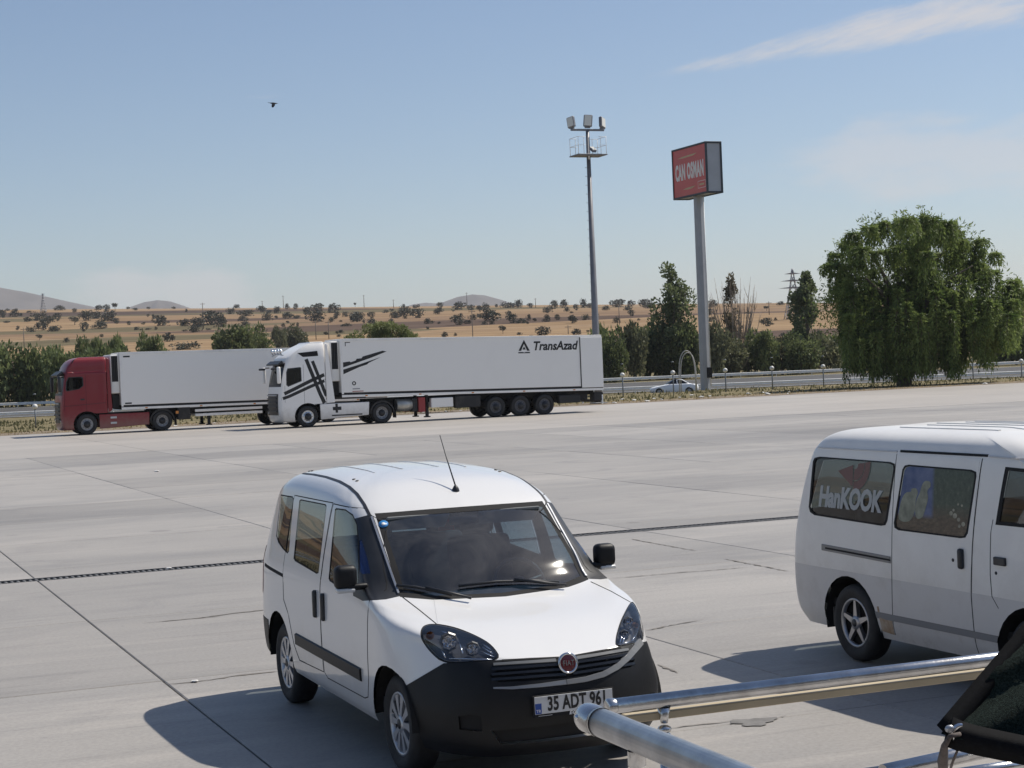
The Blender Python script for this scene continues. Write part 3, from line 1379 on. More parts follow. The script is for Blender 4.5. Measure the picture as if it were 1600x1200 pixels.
m_rubber = mat('tyre_rubber', (0.022, 0.022, 0.023), 0.75, var=0.3, vscale=9, bump=0.15, bscale=60)
m_trim = mat('black_plastic', (0.022, 0.023, 0.026), 0.45, var=0.2, vscale=8)
m_trim_matt = mat('matt_black_plastic', (0.006, 0.0065, 0.008), 0.5, var=0.25, vscale=6, bump=0.08, bscale=160, spec=0.35)
m_chrome = mat('chrome', (0.72, 0.73, 0.75), 0.12, 1.0)
m_satin = mat('satin_silver', (0.50, 0.51, 0.53), 0.35, 0.7)
m_dark = mat('dark_interior', (0.018, 0.019, 0.021), 0.85, var=0.3, vscale=5)
m_seat = mat('seat_cloth', (0.035, 0.036, 0.04), 0.9, var=0.3, vscale=14)
m_white_print = mat('white_print', (0.78, 0.78, 0.77), 0.5)
m_black_print = mat('black_print', (0.012, 0.012, 0.013), 0.5)
m_red_lens = mat('red_lamp_lens', (0.35, 0.01, 0.012), 0.15, coat=0.6)
m_orange_lens = mat('amber_lamp_lens', (0.62, 0.22, 0.03), 0.2, coat=0.5)
m_clear_lens = glass_mat('lamp_lens', (0.93, 0.94, 0.96))
m_under = mat('underbody', (0.015, 0.015, 0.015), 0.9)


def wheel(parent, loc, r, w, rim_r, style, side, hub_m=None, name='wheel'):
    """wheel with its axle along local y; side = +1 shows its face towards +y"""
    root = empty(name, loc, 0.0, parent)
    t = MB().m(m_rubber)
    h = w / 2
    prof = [(rim_r * 0.97, -h * .75), (rim_r + (r - rim_r) * .35, -h * 1.0), (r - .035, -h * .98), (r - .008, -h * .78), (r, -h * .5), (r, h * .5), (r - .008, h * .78),
            (r - .035, h * .98), (rim_r + (r - rim_r) * .35, h * 1.0), (rim_r * 1.0, h * .80), (rim_r * .97, h * .62)]
    t.lathe(prof, 40)
    for k in (-.42, 0, .42):      # tread grooves
        t.lathe([(r + 0.001, h * k - .006), (r - 0.006, h * k - .004), (r - 0.006, h * k + .004), (r + 0.001, h * k + .006)], 40)
    t.build('tyre', parent=root)
    M = Matrix.Identity(4) if side > 0 else Matrix.Rotation(math.pi, 4, 'Z')
    b = MB()
    f = h * 0.72
    if style in ('cover', 'alloy'):
        b.m(m_black if style == 'alloy' else m_trim_matt).lathe([(rim_r, f - .03), (rim_r * .9, f - .05), (0, f - .055)], 32, M)
        face = hub_m or m_satin
        b.m(face).lathe([(rim_r, f + .002), (rim_r * .985, f + .012), (rim_r * .90, f + .008), (rim_r * .88, f - .02)], 40, M)
        npair = 5
        for k in range(npair):
            a0 = 2 * math.pi * k / npair + 0.3
            if style == 'cover':
                for da in (-.20, .20):
                    a = a0 + da
                    poly = []
                    for (rr, hw, sk) in ((rim_r * .22, .016, 0), (rim_r * .55, .018, da * .05), (rim_r * .92, .030, da * .10)):
                        poly.append((rr, hw, sk))
                    for (r0, w0, s0), (r1, w1, s1) in zip(poly, poly[1:]):
                        pts = []
                        for rr, ss, ww in ((r0, s0, -w0), (r1, s1, -w1), (r1, s1, w1), (r0, s0, w0)):
                            x, z = rr, ss + ww
                            pts.append((x * math.cos(a) - z * math.sin(a), x * math.sin(a) + z * math.cos(a)))
                        t2 = MB().m(face)
                        t2.prism(pts, f - .03, f + .008)
                        t2.bm.transform(M)
                        b._add(t2.bm, False)
            else:
                pts = []
                for x, z in ((rim_r * .16, -.028), (rim_r * .93, -.013), (rim_r * .93, .013), (rim_r * .16, .028)):
                    pts.append((x * math.cos(a0) - z * math.sin(a0), x * math.sin(a0) + z * math.cos(a0)))
                t2 = MB().m(face)
                t2.prism(pts, f - .03, f + .004)
                t2.bm.transform(M)
                b._add(t2.bm, False)
        b.m(face).lathe([(rim_r * .30, f - .02), (rim_r * .28, f + .008), (rim_r * .16, f + .014)], 24, M)
        b.m(m_trim).lathe([(rim_r * .16, f + .014), (rim_r * .15, f + .018), (0, f + .020)], 20, M)
    else:                           # truck disc wheel
        face = hub_m or m_satin
        deep = -0.06 if style == 'dual' else 0.03
        b.m(face).lathe([(rim_r, f), (rim_r * .95, f + .012), (rim_r * .90, f - .01), (rim_r * .84, f - .05 + deep), (rim_r * .60, f + deep * .5), (rim_r * .55, f + .01 + deep)], 32, M)
        b.m(m_trim).lathe([(rim_r * .55, f + .01 + deep), (rim_r * .42, f + .02 + deep), (rim_r * .34, f + .10 + deep), (rim_r * .30, f + .12 + deep), (0, f + .12 + deep)], 24, M)
        for k in range(10):
            a = 2 * math.pi * k / 10
            c = (math.cos(a) * rim_r * .72, (f + deep * .6 - .015) * (1 if side > 0 else -1), math.sin(a) * rim_r * .72)
            b.m(m_black if style != 'bolts' else m_trim).sphere(c, rim_r * .055, 8, (1, .5, 1))
    b.build('rim', parent=root)
    return root
# ------------------------------------------------------------------ white compact van in front
m_paint = lined('white_car_paint', (0.74, 0.735, 0.725), 0.28, 0.7, dirt=((0.52, 0.50, 0.47), 1.6, 0.10), grime=((0.42, 0.37, 0.31), 0.7, 0.55))
m_glass_f = glass_mat('windscreen_glass', (0.40, 0.56, 0.72), rough=0.05, ior=1.75, pane_film=(0.085, 2.6, 0.006))  # dust film that also imitates cloudy reflections on the windscreen
m_glass_s = glass_mat('side_glass', (0.40, 0.46, 0.45), pane_film=(0.07, 4.0, 0.01))
m_glass_dark = glass_mat('dark_glass', (0.10, 0.115, 0.13))

m_glass_q = glass_mat('blue_quarter_glass', (0.25, 0.32, 0.5), body=((0.02, 0.045, 0.16), 0.7))
FO = Vector((-0.0523, 11.467, 0))
van_a = empty('compact_van', FO, HEAD)
tag(van_a, 'white compact van with black front bumper parked in front, facing the railing', 'van')
MA = Matrix.Translation(FO) @ Matrix.Rotation(HEAD, 4, 'Z')

_side = [(-1.45, -1.45, -1.5, -1.6, -1.75)]
FR = [
    # bottom edge to roof; columns from nose centre round the side to tail centre
    [(.80, 0, .20), (.785, .28, .20), (.71, .50, .20), (.58, .65, .21), (.43, .74, .22), (.26, .82, .24), (0, .85, .27), (-.5, .85, .28), (-1.45, .85, .29), (-2.4, .85, .30), (-3.1, .84, .32), (-3.36, .76, .34), (-3.43, .5, .35), (-3.44, 0, .35)],
    [(.87, 0, .30), (.855, .28, .30), (.775, .52, .30), (.64, .675, .31), (.47, .77, .32), (.28, .845, .33), (0, .882, .35), (-.5, .872, .35), (-1.45, .872, .355), (-2.4, .872, .36), (-3.12, .868, .38), (-3.42, .78, .40), (-3.50, .5, .41), (-3.51, 0, .41)],
    [(.905, 0, .48), (.888, .28, .48), (.805, .52, .48), (.66, .685, .48), (.485, .78, .49), (.28, .855, .50), (0, .897, .52), (-.5, .884, .53), (-1.45, .884, .53), (-2.4, .884, .53), (-3.14, .878, .55), (-3.44, .79, .57), (-3.525, .5, .57), (-3.53, 0, .57)],
    [(.885, 0, .63), (.868, .28, .635), (.785, .51, .65), (.63, .665, .67), (.455, .75, .69), (.25, .835, .70), (0, .897, .71), (-.5, .888, .72), (-1.45, .888, .72), (-2.4, .888, .72), (-3.14, .882, .74), (-3.43, .79, .76), (-3.515, .5, .76), (-3.52, 0, .76)],
    [(.835, 0, .755), (.815, .28, .76), (.725, .50, .785), (.565, .645, .82), (.40, .73, .845), (.22, .815, .86), (-.03, .885, .875), (-.5, .885, .88), (-1.45, .885, .88), (-2.4, .885, .89), (-3.13, .878, .90), (-3.41, .785, .92), (-3.495, .5, .92), (-3.5, 0, .92)],
    [(.755, 0, .805), (.735, .28, .81), (.645, .49, .835), (.50, .64, .88), (.34, .735, .915), (.18, .802, .94), (-.08, .868, .975), (-.5, .88, 1.0), (-1.45, .882, 1.01), (-2.4, .882, 1.02), (-3.12, .874, 1.03), (-3.395, .78, 1.05), (-3.475, .5, 1.05), (-3.48, 0, 1.05)],
    [(.40, 0, .925), (.385, .26, .927), (.33, .46, .935), (.235, .60, .955), (.13, .69, .975), (.0, .765, .998), (-.22, .84, 1.035), (-.54, .870, 1.065), (-1.45, .876, 1.075), (-2.4, .876, 1.085), (-3.10, .868, 1.10), (-3.375, .775, 1.12), (-3.455, .5, 1.12), (-3.46, 0, 1.12)],
    [(-.13, 0, 1.035), (-.14, .26, 1.038), (-.18, .46, 1.05), (-.235, .60, 1.065), (-.31, .695, 1.083), (-.37, .765, 1.095), (-.46, .825, 1.11), (-.62, .856, 1.125), (-1.45, .865, 1.135), (-2.4, .865, 1.145), (-3.08, .857, 1.16), (-3.355, .765, 1.18), (-3.435, .5, 1.18), (-3.44, 0, 1.18)],
    [(-.37, 0, 1.225), (-.38, .25, 1.226), (-.415, .45, 1.232), (-.46, .595, 1.24), (-.525, .69, 1.25), (-.585, .752, 1.255), (-.67, .80, 1.26), (-.80, .828, 1.265), (-1.45, .84, 1.27), (-2.4, .84, 1.28), (-3.05, .832, 1.285), (-3.325, .742, 1.295), (-3.41, .48, 1.295), (-3.415, 0, 1.295)],
    [(-.615, 0, 1.41), (-.625, .245, 1.41), (-.655, .44, 1.413), (-.695, .59, 1.417), (-.745, .678, 1.422), (-.80, .73, 1.425), (-.88, .768, 1.428), (-1.0, .79, 1.432), (-1.45, .803, 1.44), (-2.4, .805, 1.45), (-3.01, .797, 1.45), (-3.285, .71, 1.45), (-3.37, .46, 1.45), (-3.375, 0, 1.45)],
    [(-.845, 0, 1.572), (-.855, .24, 1.572), (-.875, .43, 1.573), (-.90, .575, 1.575), (-.935, .65, 1.578), (-.985, .70, 1.58), (-1.06, .732, 1.585), (-1.16, .75, 1.59), (-1.5, .765, 1.60), (-2.4, .768, 1.61), (-2.97, .76, 1.61), (-3.245, .67, 1.605), (-3.33, .43, 1.605), (-3.335, 0, 1.605)],
    [(-1.02, 0, 1.675), (-1.03, .225, 1.673), (-1.045, .405, 1.67), (-1.065, .535, 1.666), (-1.09, .61, 1.662), (-1.13, .655, 1.662), (-1.2, .685, 1.668), (-1.3, .703, 1.675), (-1.6, .72, 1.695), (-2.4, .728, 1.712), (-2.9, .72, 1.705), (-3.17, .625, 1.69), (-3.26, .40, 1.685), (-3.265, 0, 1.685)],
    [(-1.27, 0, 1.77), (-1.28, .19, 1.768), (-1.29, .345, 1.763), (-1.31, .455, 1.757), (-1.33, .52, 1.75), (-1.37, .56, 1.748), (-1.43, .585, 1.752), (-1.52, .60, 1.76), (-1.78, .615, 1.778), (-2.4, .622, 1.79), (-2.8, .615, 1.78), (-3.03, .525, 1.768), (-3.12, .33, 1.762), (-3.125, 0, 1.762)],
    [(-1.62, 0, 1.822), (-1.63, .10, 1.82), (-1.64, .20, 1.817), (-1.66, .27, 1.814), (-1.68, .32, 1.81), (-1.71, .345, 1.81), (-1.75, .36, 1.812), (-1.82, .37, 1.816), (-2.0, .38, 1.822), (-2.4, .385, 1.828), (-2.62, .37, 1.822), (-2.75, .30, 1.815), (-2.8, .18, 1.81), (-2.81, 0, 1.81)],
    [(-1.62, 0, 1.822), (-1.66, 0, 1.824), (-1.72, 0, 1.828), (-1.78, 0, 1.832), (-1.84, 0, 1.835), (-1.9, 0, 1.837), (-1.96, 0, 1.839), (-2.04, 0, 1.84), (-2.15, 0, 1.842), (-2.4, 0, 1.842), (-2.55, 0, 1.838), (-2.66, 0, 1.83), (-2.74, 0, 1.82), (-2.81, 0, 1.81)],
]
sa = Shell(FR, 6, 6, MA)

rside = lambda c, n: c.y < -0.3 and c.x < 0.2 and n.y < -0.45          # its right flank
anyr = lambda c, n: c.y < 0.0


def ellipse(cx, cz, rx, rz, n=28, zmin=-0.5):
    return [(cx + rx * math.cos(2 * math.pi * k / n), max(zmin, cz + rz * math.sin(2 * math.pi * k / n))) for k in range(n)]


for s in (-1, 1):
    t = lambda c, n, s=s: c.y * s > 0.6 and c.z < 0.85
    sa.cut2('arch', ellipse(0.03, .325, .355, .37), (1, 0, 0), (0, 0, 1), t)
    sa.cut2('arch', ellipse(-2.735, .325, .375, .40), (1, 0, 0), (0, 0, 1), t)
sa.drop('arch')

# windscreen with black edge
ws = lambda c, n: -1.1 < c.x < 0.0 and n.x > 0.25 and c.z > 0.99
sa.cut2('windscreen', [(-.60, 1.55), (-.635, 1.105), (-.45, 1.075), (0, 1.06), (.45, 1.075), (.635, 1.105), (.60, 1.55), (.3, 1.558), (0, 1.56), (-.3, 1.558)], (0, 1, 0), (0, 0, 1), ws)
sa.cut2('windscreen_edge', [(-.628, 1.583), (-.678, 1.078), (-.47, 1.052), (0, 1.037), (.47, 1.052), (.678, 1.078), (.628, 1.583), (.3, 1.588), (0, 1.589), (-.3, 1.588)], (0, 1, 0), (0, 0, 1), ws)

W1 = [(439, 774.5), (457, 777.5), (458.5, 781), (451.5, 860), (449, 863), (442, 856), (435.5, 846), (433, 836)]
W2 = [(470.5, 782), (508, 789.5), (509.5, 792), (497.5, 893), (495, 895), (462, 875), (460, 871), (468.5, 784)]
W3 = [(526, 796), (540, 798), (551, 806), (557, 820), (559.5, 850), (560, 913), (524, 911.5), (516, 906), (514.5, 902), (524, 798)]


def grow(poly, d):
    cx = sum(p[0] for p in poly) / len(poly)
    cy = sum(p[1] for p in poly) / len(poly)
    out = []
    for x, y in poly:
        l = math.hypot(x - cx, y - cy)
        out.append((x + (x - cx) / l * d, y + (y - cy) / l * d))
    return out


def chaikin(poly, n=2):
    for _ in range(n):
        out = []
        for i in range(len(poly)):
            a, b = poly[i], poly[(i + 1) % len(poly)]
            out += [(a[0] * .75 + b[0] * .25, a[1] * .75 + b[1] * .25), (a[0] * .25 + b[0] * .75, a[1] * .25 + b[1] * .75)]
        poly = out
    return poly


LAMP = [(658.4, 991), (659.8, 983), (665, 977.5), (679, 975.2), (711.5, 982), (744, 994), (768, 1008), (783, 1031.2), (740, 1033.5), (694, 1036), (672.5, 1017), (660.6, 1000.4)]
LAMP = chaikin(LAMP, 2)
LAMP_L = chaikin([(986, 941), (991, 944), (1001, 966), (1004.5, 985), (1004, 1001), (985, 1006), (962.5, 1010.5), (963, 996), (968, 980), (977, 957)], 2)
BUMP = [(560, 1330), (600, 1093), (632, 1073), (694, 1036.4), (740, 1033.8), (783, 1031.5), (884, 1026), (1100, 1015), (1100, 1330)]
for mir in (False, True):
    sx = 'left' if mir else 'right'
    for nm, P, g in (('rear_quarter', W1, 2.0), ('slide', W2, 2.0), ('front', W3, 2.2)):
        sa.cut_px(nm + '_glass_' + sx, P, rside, mir)
        sa.cut_px(nm + '_seal_' + sx, grow(P, g), rside, mir)
    sa.cut_px('quarter_glass_' + sx, [(561.5, 845), (565, 843), (574, 872), (579, 896), (566, 897), (562, 893)], lambda c, n: c.y < -0.5 and -1.2 < c.x < 0.1 and c.z > .98, mir)
    sa.cut_px('pillar_' + sx, [(549, 800), (574.5, 805), (582, 803), (627, 931), (603, 936.5), (567, 939), (552, 931)], lambda c, n: c.y < -0.5 and -1.2 < c.x < 0.1 and c.z > .98, mir)
    if mir:
        lt = lambda c, n: c.y > 0 and c.x > 0.1 and n.x > -.2
        sa.cut_px('lamp_left', LAMP_L, lt)
        sa.cut_px('lamp_rim_left', grow(LAMP_L, 2.0), lt)
    else:
        lt = lambda c, n: c.y < 0 and c.x > 0.1
        sa.cut_px('lamp_right', LAMP, lt)
        sa.cut_px('lamp_rim_right', grow(LAMP, 2.0), lt)
    fy = lambda c, n: c.x > .35 and n.x > .2 and c.z < .80 and (c.y > -.001 if MIRV else c.y < .001)
    MIRV = mir
    q_ = 1 if mir else -1
    sa.cut2('intake', [(0, .285), (q_ * .44, .285), (q_ * .50, .375), (0, .385)], (0, 1, 0), (0, 0, 1), fy)
    sa.cut2('fog_' + sx, [(q_ * .545, .37), (q_ * .655, .38), (q_ * .66, .46), (q_ * .60, .475), (q_ * .55, .46)], (0, 1, 0), (0, 0, 1), fy)
    sa.cut2('upper_grille', [(0, .652), (q_ * .44, .662), (q_ * .485, .70), (q_ * .44, .728), (0, .728)], (0, 1, 0), (0, 0, 1), fy)
    sa.cut_px('bumper', BUMP, lambda c, n: c.y < 0.001 and c.x > 0.15 and c.z < .95, mir)
    # door skins
    fd = lambda c, n: c.y < -0.55
    e1, e2 = (1, 0, 0), (0, 0, 1)
    s = 1 if mir else -1
    fdm = lambda c, n, s=s: c.y * s > 0.5 and -3.3 < c.x < 0.3
    door_f = [(-1.485, 1.625), (-1.02, 1.615), (-.82, 1.52), (-.40, 1.12), (-.36, 1.0), (-.385, .55), (-.44, .42), (-.52, .40), (-1.40, .40), (-1.475, .43), (-1.49, 1.0)]
    door_s = [(-1.505, 1.63), (-1.50, 1.0), (-1.497, .43), (-2.16, .42), (-2.28, .52), (-2.40, .74), (-2.535, .84), (-2.53, 1.63)]
    for nm, P in (('front_door_', door_f), ('slide_door_', door_s)):
        # already-cut glass and seals stay; the rest of the outline is the skin
        sa.cut2(nm + sx, P, e1, e2, fdm)
    sa.cut_px('bonnet', [(628, 931), (684, 977), (704, 1110), (1200, 1110), (1200, 830), (640, 830)], lambda c, n: c.y < 0.001 and c.x > -.34 and n.z > 0.3, mir)
sa.cut2('rear_glass', [(-.56, 1.56), (.56, 1.56), (.60, 1.20), (-.60, 1.20)], (0, 1, 0), (0, 0, 1), lambda c, n: c.x < -3.2 and n.x < -.6)
sa.cut2('rear_bumper', [(-1, .62), (1, .62), (1, .2), (-1, .2)], (0, 1, 0), (0, 0, 1), lambda c, n: c.x < -3.05)
for s in (-1, 1):
    sa.cut2('tail_lamp', [(s * .86, 1.28), (s * .70, 1.28), (s * .70, .80), (s * .89, .80)], (0, 1, 0), (0, 0, 1), lambda c, n, s=s: c.x < -3.27 and c.y * s > 0)

spec = {'body': ('body', m_paint, 0), 'bonnet': ('bonnet', m_paint, -0.0015), 'bumper': ('bumper', m_trim_matt, -0.004), 'windscreen': ('windscreen', m_glass_f, 0.004),
        'windscreen_edge': ('windscreen_edge', m_black, 0.002), 'rear_glass': ('rear_window', m_glass_s, 0.004), 'rear_bumper': ('rear_bumper', m_trim_matt, -0.004), 'tail_lamp': ('tail_lamp', m_red_lens, -0.004),
        'intake': ('air_intake', m_black, .02), 'upper_grille': ('grille', m_black, .012)}
for sx in ('right', 'left'):
    spec['front_door_' + sx] = ('front_door', m_paint, -0.0012)
    spec['slide_door_' + sx] = ('sliding_door', m_paint, -0.0012)
    spec['pillar_' + sx] = ('pillar_cover', m_trim, -0.001)
    spec['fog_' + sx] = ('fog_lamp_recess', m_black, .012)
    spec['quarter_glass_' + sx] = ('quarter_window', m_glass_q, .002)
    spec['lamp_rim_' + sx] = ('headlight_rim', m_black, 0.003)
    spec['lamp_' + sx] = ('headlight', m_clear_lens, -0.002)
    spec['rear_quarter_glass_' + sx] = ('window', m_glass_s, 0.003)
    spec['rear_quarter_seal_' + sx] = ('window_seal', m_black, 0.0)
    spec['slide_glass_' + sx] = ('window', m_glass_s, 0.003)
    spec['slide_seal_' + sx] = ('window_seal', m_black, 0.0)
    spec['front_glass_' + sx] = ('window', m_glass_s, 0.003)
    spec['front_seal_' + sx] = ('window_seal', m_black, 0.0)
order = ['body', 'bonnet', 'bumper', 'windscreen', 'windscreen_edge', 'rear_glass', 'rear_bumper', 'tail_lamp']
fa = sa.split(spec, van_a)
def adopt(sh, parts, reg, par):
    parts[reg].parent = par
    for o in sh.extra.get(reg, []):
        o.parent = par


for sx in ('right', 'left'):
    for g in ('_glass_', '_seal_'):
        adopt(sa, fa, 'slide' + g + sx, fa['slide_door_' + sx])
        adopt(sa, fa, 'front' + g + sx, fa['front_door_' + sx])
    adopt(sa, fa, 'rear_quarter_seal_' + sx, fa['body'])
    adopt(sa, fa, 'lamp_rim_' + sx, fa['lamp_' + sx])

for rg in ('intake', 'fog_right', 'fog_left', 'upper_grille'):
    adopt(sa, fa, rg, fa['bumper'])
fa['bumper']['label'] = 'matt black plastic front bumper'

# door gaps
for mir in (False, True):
    s = 1 if mir else -1
    for line, par in ((door_f, 'front_door_'), (door_s, 'slide_door_')):
        pts = []
        L = line + [line[0]]
        for a, b in zip(L, L[1:]):
            n = max(1, int(math.hypot(b[0] - a[0], b[1] - a[1]) / 0.05))
            for k in range(n):
                x, z = a[0] + (b[0] - a[0]) * k / n, a[1] + (b[1] - a[1]) * k / n
                loc, nor, _, _ = sa.bvh.ray_cast(Vector((x, s * 2.0, z)), Vector((0, -s, 0)))
                if loc:
                    pts.append((loc, nor))
        pts.append(pts[0])
        strip_pts(pts, 0.009, 0.0018, m_black, 'door_gap', fa[par + ('left' if mir else 'right')], 0.003)

for mir in (False, True):
    sx = 'left' if mir else 'right'
    s = 1 if mir else -1
    # protective strip along the doors
    pts = []
    for k in range(30):
        x = -2.19 + (2.19 - .55) * k / 29
        loc, nor, _, _ = sa.bvh.ray_cast(Vector((x, s * 2.0, .578 - .028 * k / 29)), Vector((0, -s, 0)))
        pts.append((loc, nor))
    strip_pts(pts, 0.095, 0.016, m_trim_matt, 'rub_strip', van_a)
    # sliding door rail
    pts = []
    for k in range(12):
        x = -3.14 + .60 * k / 11
        loc, nor, _, _ = sa.bvh.ray_cast(Vector((x, s * 2.0, 1.05 - .03 * k / 11)), Vector((0, -s, 0)))
        pts.append((loc, nor))
    strip_pts(pts, 0.03, 0.003, m_black, 'door_rail', van_a)
    # handles
    for x, par in ((-1.615, 'slide_door_'), (-1.405, 'front_door_')):
        y = s * .893
        mb = MB().m(m_trim)
        mb.box((x, y, .905), (.052, .035, .20), .018, 3, smooth=True)
        mb.build('handle', parent=fa[par + sx])
    # mirrors
    root = empty('mirror', (-.56, s * (.865 if s < 0 else .825), 1.15), 0, van_a)
    root.scale = (.72, .70, .74)
    mb = MB().m(m_trim_matt)
    mb.box((0, s * .145, .075), (.15, .215, .215), .055, 4, smooth=True)
    mb.box((.02, s * .04, -.015), (.10, .20, .055), .018, 2, smooth=True)
    mb.build('housing', parent=root)
    mb = MB().m(mat('mirror_indicator', (0.62, 0.62, 0.60), 0.25, coat=0.4))
    mb.box((.012, s * .155, -.040), (.125, .175, .040), .014, 2, smooth=True)
    mb.build('indicator', parent=root)
    mb = MB().m(m_chrome)
    mb.box((-.0755, s * .145, .075), (.004, .16, .16), .001)
    mb.build('mirror_glass', parent=root)
    # wheels, wells
    for x in (0.02, -2.735):
        wheel(van_a, (x, s * (.735 if x > -1 else .745), .315), .315, .20, .205, 'cover', s)
        mb = MB().m(m_under)
        n = 20
        prev = None
        for k in range(n + 1):
            a = math.pi * k / n
            rr = .375 if x > -1 else .395
            v1 = mb.bm.verts.new((x + rr * math.cos(a), s * .86, .325 + rr * math.sin(a)))
            v2 = mb.bm.verts.new((x + rr * math.cos(a), s * .45, .325 + rr * math.sin(a)))
            if prev:
                mb.bm.faces.new((prev[0], v1, v2, prev[1]))
            prev = (v1, v2)
        mb.prism([(x + .38 * math.cos(math.pi * k / 12), .325 + .38 * math.sin(math.pi * k / 12)) for k in range(13)], s * .44, s * .45)
        mb.build('wheel_well', parent=van_a)
    # headlight inside
    lp = fa['lamp_' + sx]
    mb = MB().m(mat('lamp_housing', (0.03, 0.032, 0.038), 0.35))
    LP_ = LAMP_L if mir else LAMP
    pc = (sum(p[0] for p in LP_) / len(LP_), sum(p[1] for p in LP_) / len(LP_))
    LPI = [(pc[0] + (p[0] - pc[0]) * .96, pc[1] + (p[1] - pc[1]) * .96) for p in LP_]
    pts = [sa.hit(*p) for p in LPI]
    pts = [p for p in pts if p[0]]
    back = [p[0] - Vector((.06, 0, 0)) - p[1] * .03 for p in pts]
    vs = [mb.bm.verts.new(p[0] - p[1] * .004) for p in pts]
    vb = [mb.bm.verts.new(b) for b in back]
    for k in range(len(vs)):
        mb.bm.faces.new((vs[k], vs[(k + 1) % len(vs)], vb[(k + 1) % len(vs)], vb[k]))
    mb.bm.faces.new(vb)
    mb.build('reflector_housing', parent=lp)
    if mir:
        cups = (((984, 972), .034, 'c'), ((977, 991), .030, 'c'), ((996, 975), .018, 'o'))
        ribs = [((969, 1001), (976, 978)), ((973, 1002), (980, 982)), ((990, 1000), (998, 988)), ((967, 1004), (1000, 998))]
    else:
        cups = (((702, 1001), .046, 'c'), ((739, 1012), .036, 'c'), ((672, 991), .026, 'o'))
        ribs = [((752, 1001), (768, 1012)), ((754, 1008), (771, 1018)), ((752, 1014), (772, 1023)), ((700, 1028), (770, 1028)), ((690, 983), (706, 987)), ((688, 1016), (694, 1027)), ((716, 996), (722, 1020))]
    for (cx_, cy_), r, kind in cups:
        c, nn = sa.hit(cx_, cy_)
        if not c:
            continue
        ax = Vector((1, (.18 if mir else -.18), 0.02)).normalized()
        M = frame(c - nn * .010 - ax * .034, ax.cross(Vector((0, 0, 1))), ax)
        mb = MB().m(m_chrome if kind == 'c' else mat('amber_dim', (0.30, 0.13, 0.05), 0.3))
        n = 16
        # squarish reflector bowl with a stepped rim
        prof = [(r, .028), (r * .93, .020), (r * .80, .0), (r * .45, -.02), (r * .2, -.026), (0, -.026)]
        mb.lathe(prof, 8 if kind == 'c' else n, M, smooth=False)
        if kind == 'c':
            mb.m(mat('lamp_bezel', (0.05, 0.052, 0.058), 0.3)).lathe([(r * 1.35, .018), (r * 1.15, .030), (r, .028)], 8, M, smooth=False)
            mb.m(mat('bulb', (0.35, 0.37, 0.40), 0.15, coat=1)).sphere(M @ Vector((0, -.004, 0)), r * .22, 8)
        mb.build('reflector', parent=lp)
    for p0, p1 in ribs:
        a, an = sa.hit(*p0)
        b, bn = sa.hit(*p1)
        if a and b:
            MB().m(m_chrome).tube([a - an * .016, b - bn * .016], .0042, 6).build('reflector_rib', parent=lp)

# seam between bonnet and wing, lip under the bonnet, trims and painted highlights on the nose
for mir in (False, True):
    strip_on(sa, [(923, 909), (955, 924), (985, 941)] if mir else [(629, 933), (655, 953), (682, 975)], 0.008, 0.002, m_black, 'bonnet_gap', fa['bonnet'])
    strip_on(sa, [(784, 1032.5), (830, 1030), (882, 1027.6)], 0.016, 0.006, m_black, 'bonnet_gap', fa['bonnet'], mir)
    strip_on(sa, [(771, 1038.5), (800, 1036.6), (840, 1034.2), (868, 1032.2)], (0.020, 0.026), 0.010, m_satin if False else mat('painted_highlight', (0.16, 0.165, 0.17), 0.35), 'grille_strip', fa['bumper'], mir)  # reflection on the black plastic, painted as a raised grey strip
    if not mir:
        strip_on(sa, [(702, 1043), (735, 1052), (771, 1075), (800, 1075), (845, 1071), (884, 1066)][2:], (0.012, 0.034), 0.012, mat('chrome_strip', (0.36, 0.365, 0.37), 0.28, 0.6), 'chrome_strip', fa['bumper'], mir)
strip_on(sa, [(885, 1066), (915, 1061.5), (942, 1054), (964, 1042), (981, 1027), (993, 1013), (1001, 1003)], (0.034, 0.05), 0.012, mat('painted_sheen', (0.20, 0.205, 0.21), 0.35), 'bumper_strip_sheen', fa['bumper'])  # chrome strip continued, with the bumper edge's sky reflection painted in grey
m_gloss = mat('gloss_black', (0.012, 0.012, 0.014), 0.18)
for mir in (False, True):
    for z0, dz in ((0.0, 0), (8, 1), (16, 2)):
        strip_on(sa, [(768, 1046 + z0), (810, 1043 + z0), (850, 1040 + z0), (884, 1037.5 + z0)], 0.020, 0.007, m_gloss, 'grille_slat', fa['bumper'], mir)

# badge
bc, bn = sa.hit(882.3, 1036.6)
bc.y = 0
badge = empty('badge', (0, 0, 0), 0, van_a)
ax = Vector((1, 0, 0.16)).normalized()
Mb = frame(bc + ax * .012, (0, 1, 0), ax)
Mb = frame(bc + ax * .010, ax.cross(Vector((0, 0, 1))), ax)
mb = MB().m(m_chrome)
mb.lathe([(.064, -.012), (.066, .006), (.060, .014), (.052, .010), (.050, .006)], 32, Mb)
mb.build('ring', parent=badge)
mb = MB().m(mat('badge_red', (0.13, 0.012, 0.018), 0.25, coat=0.5))
mb.lathe([(.051, .006), (.03, .010), (0, .011)], 28, Mb)
mb.build('disc', parent=badge)
up = Vector((0, 0, 1)) - ax * ax.z
add_text('letters', 'FIAT', .046, frame(bc + ax * .0225, (0, 1, 0), up), m_chrome, badge, depth=.004, squeeze=.74, bold=.0008, spacing=1.15)

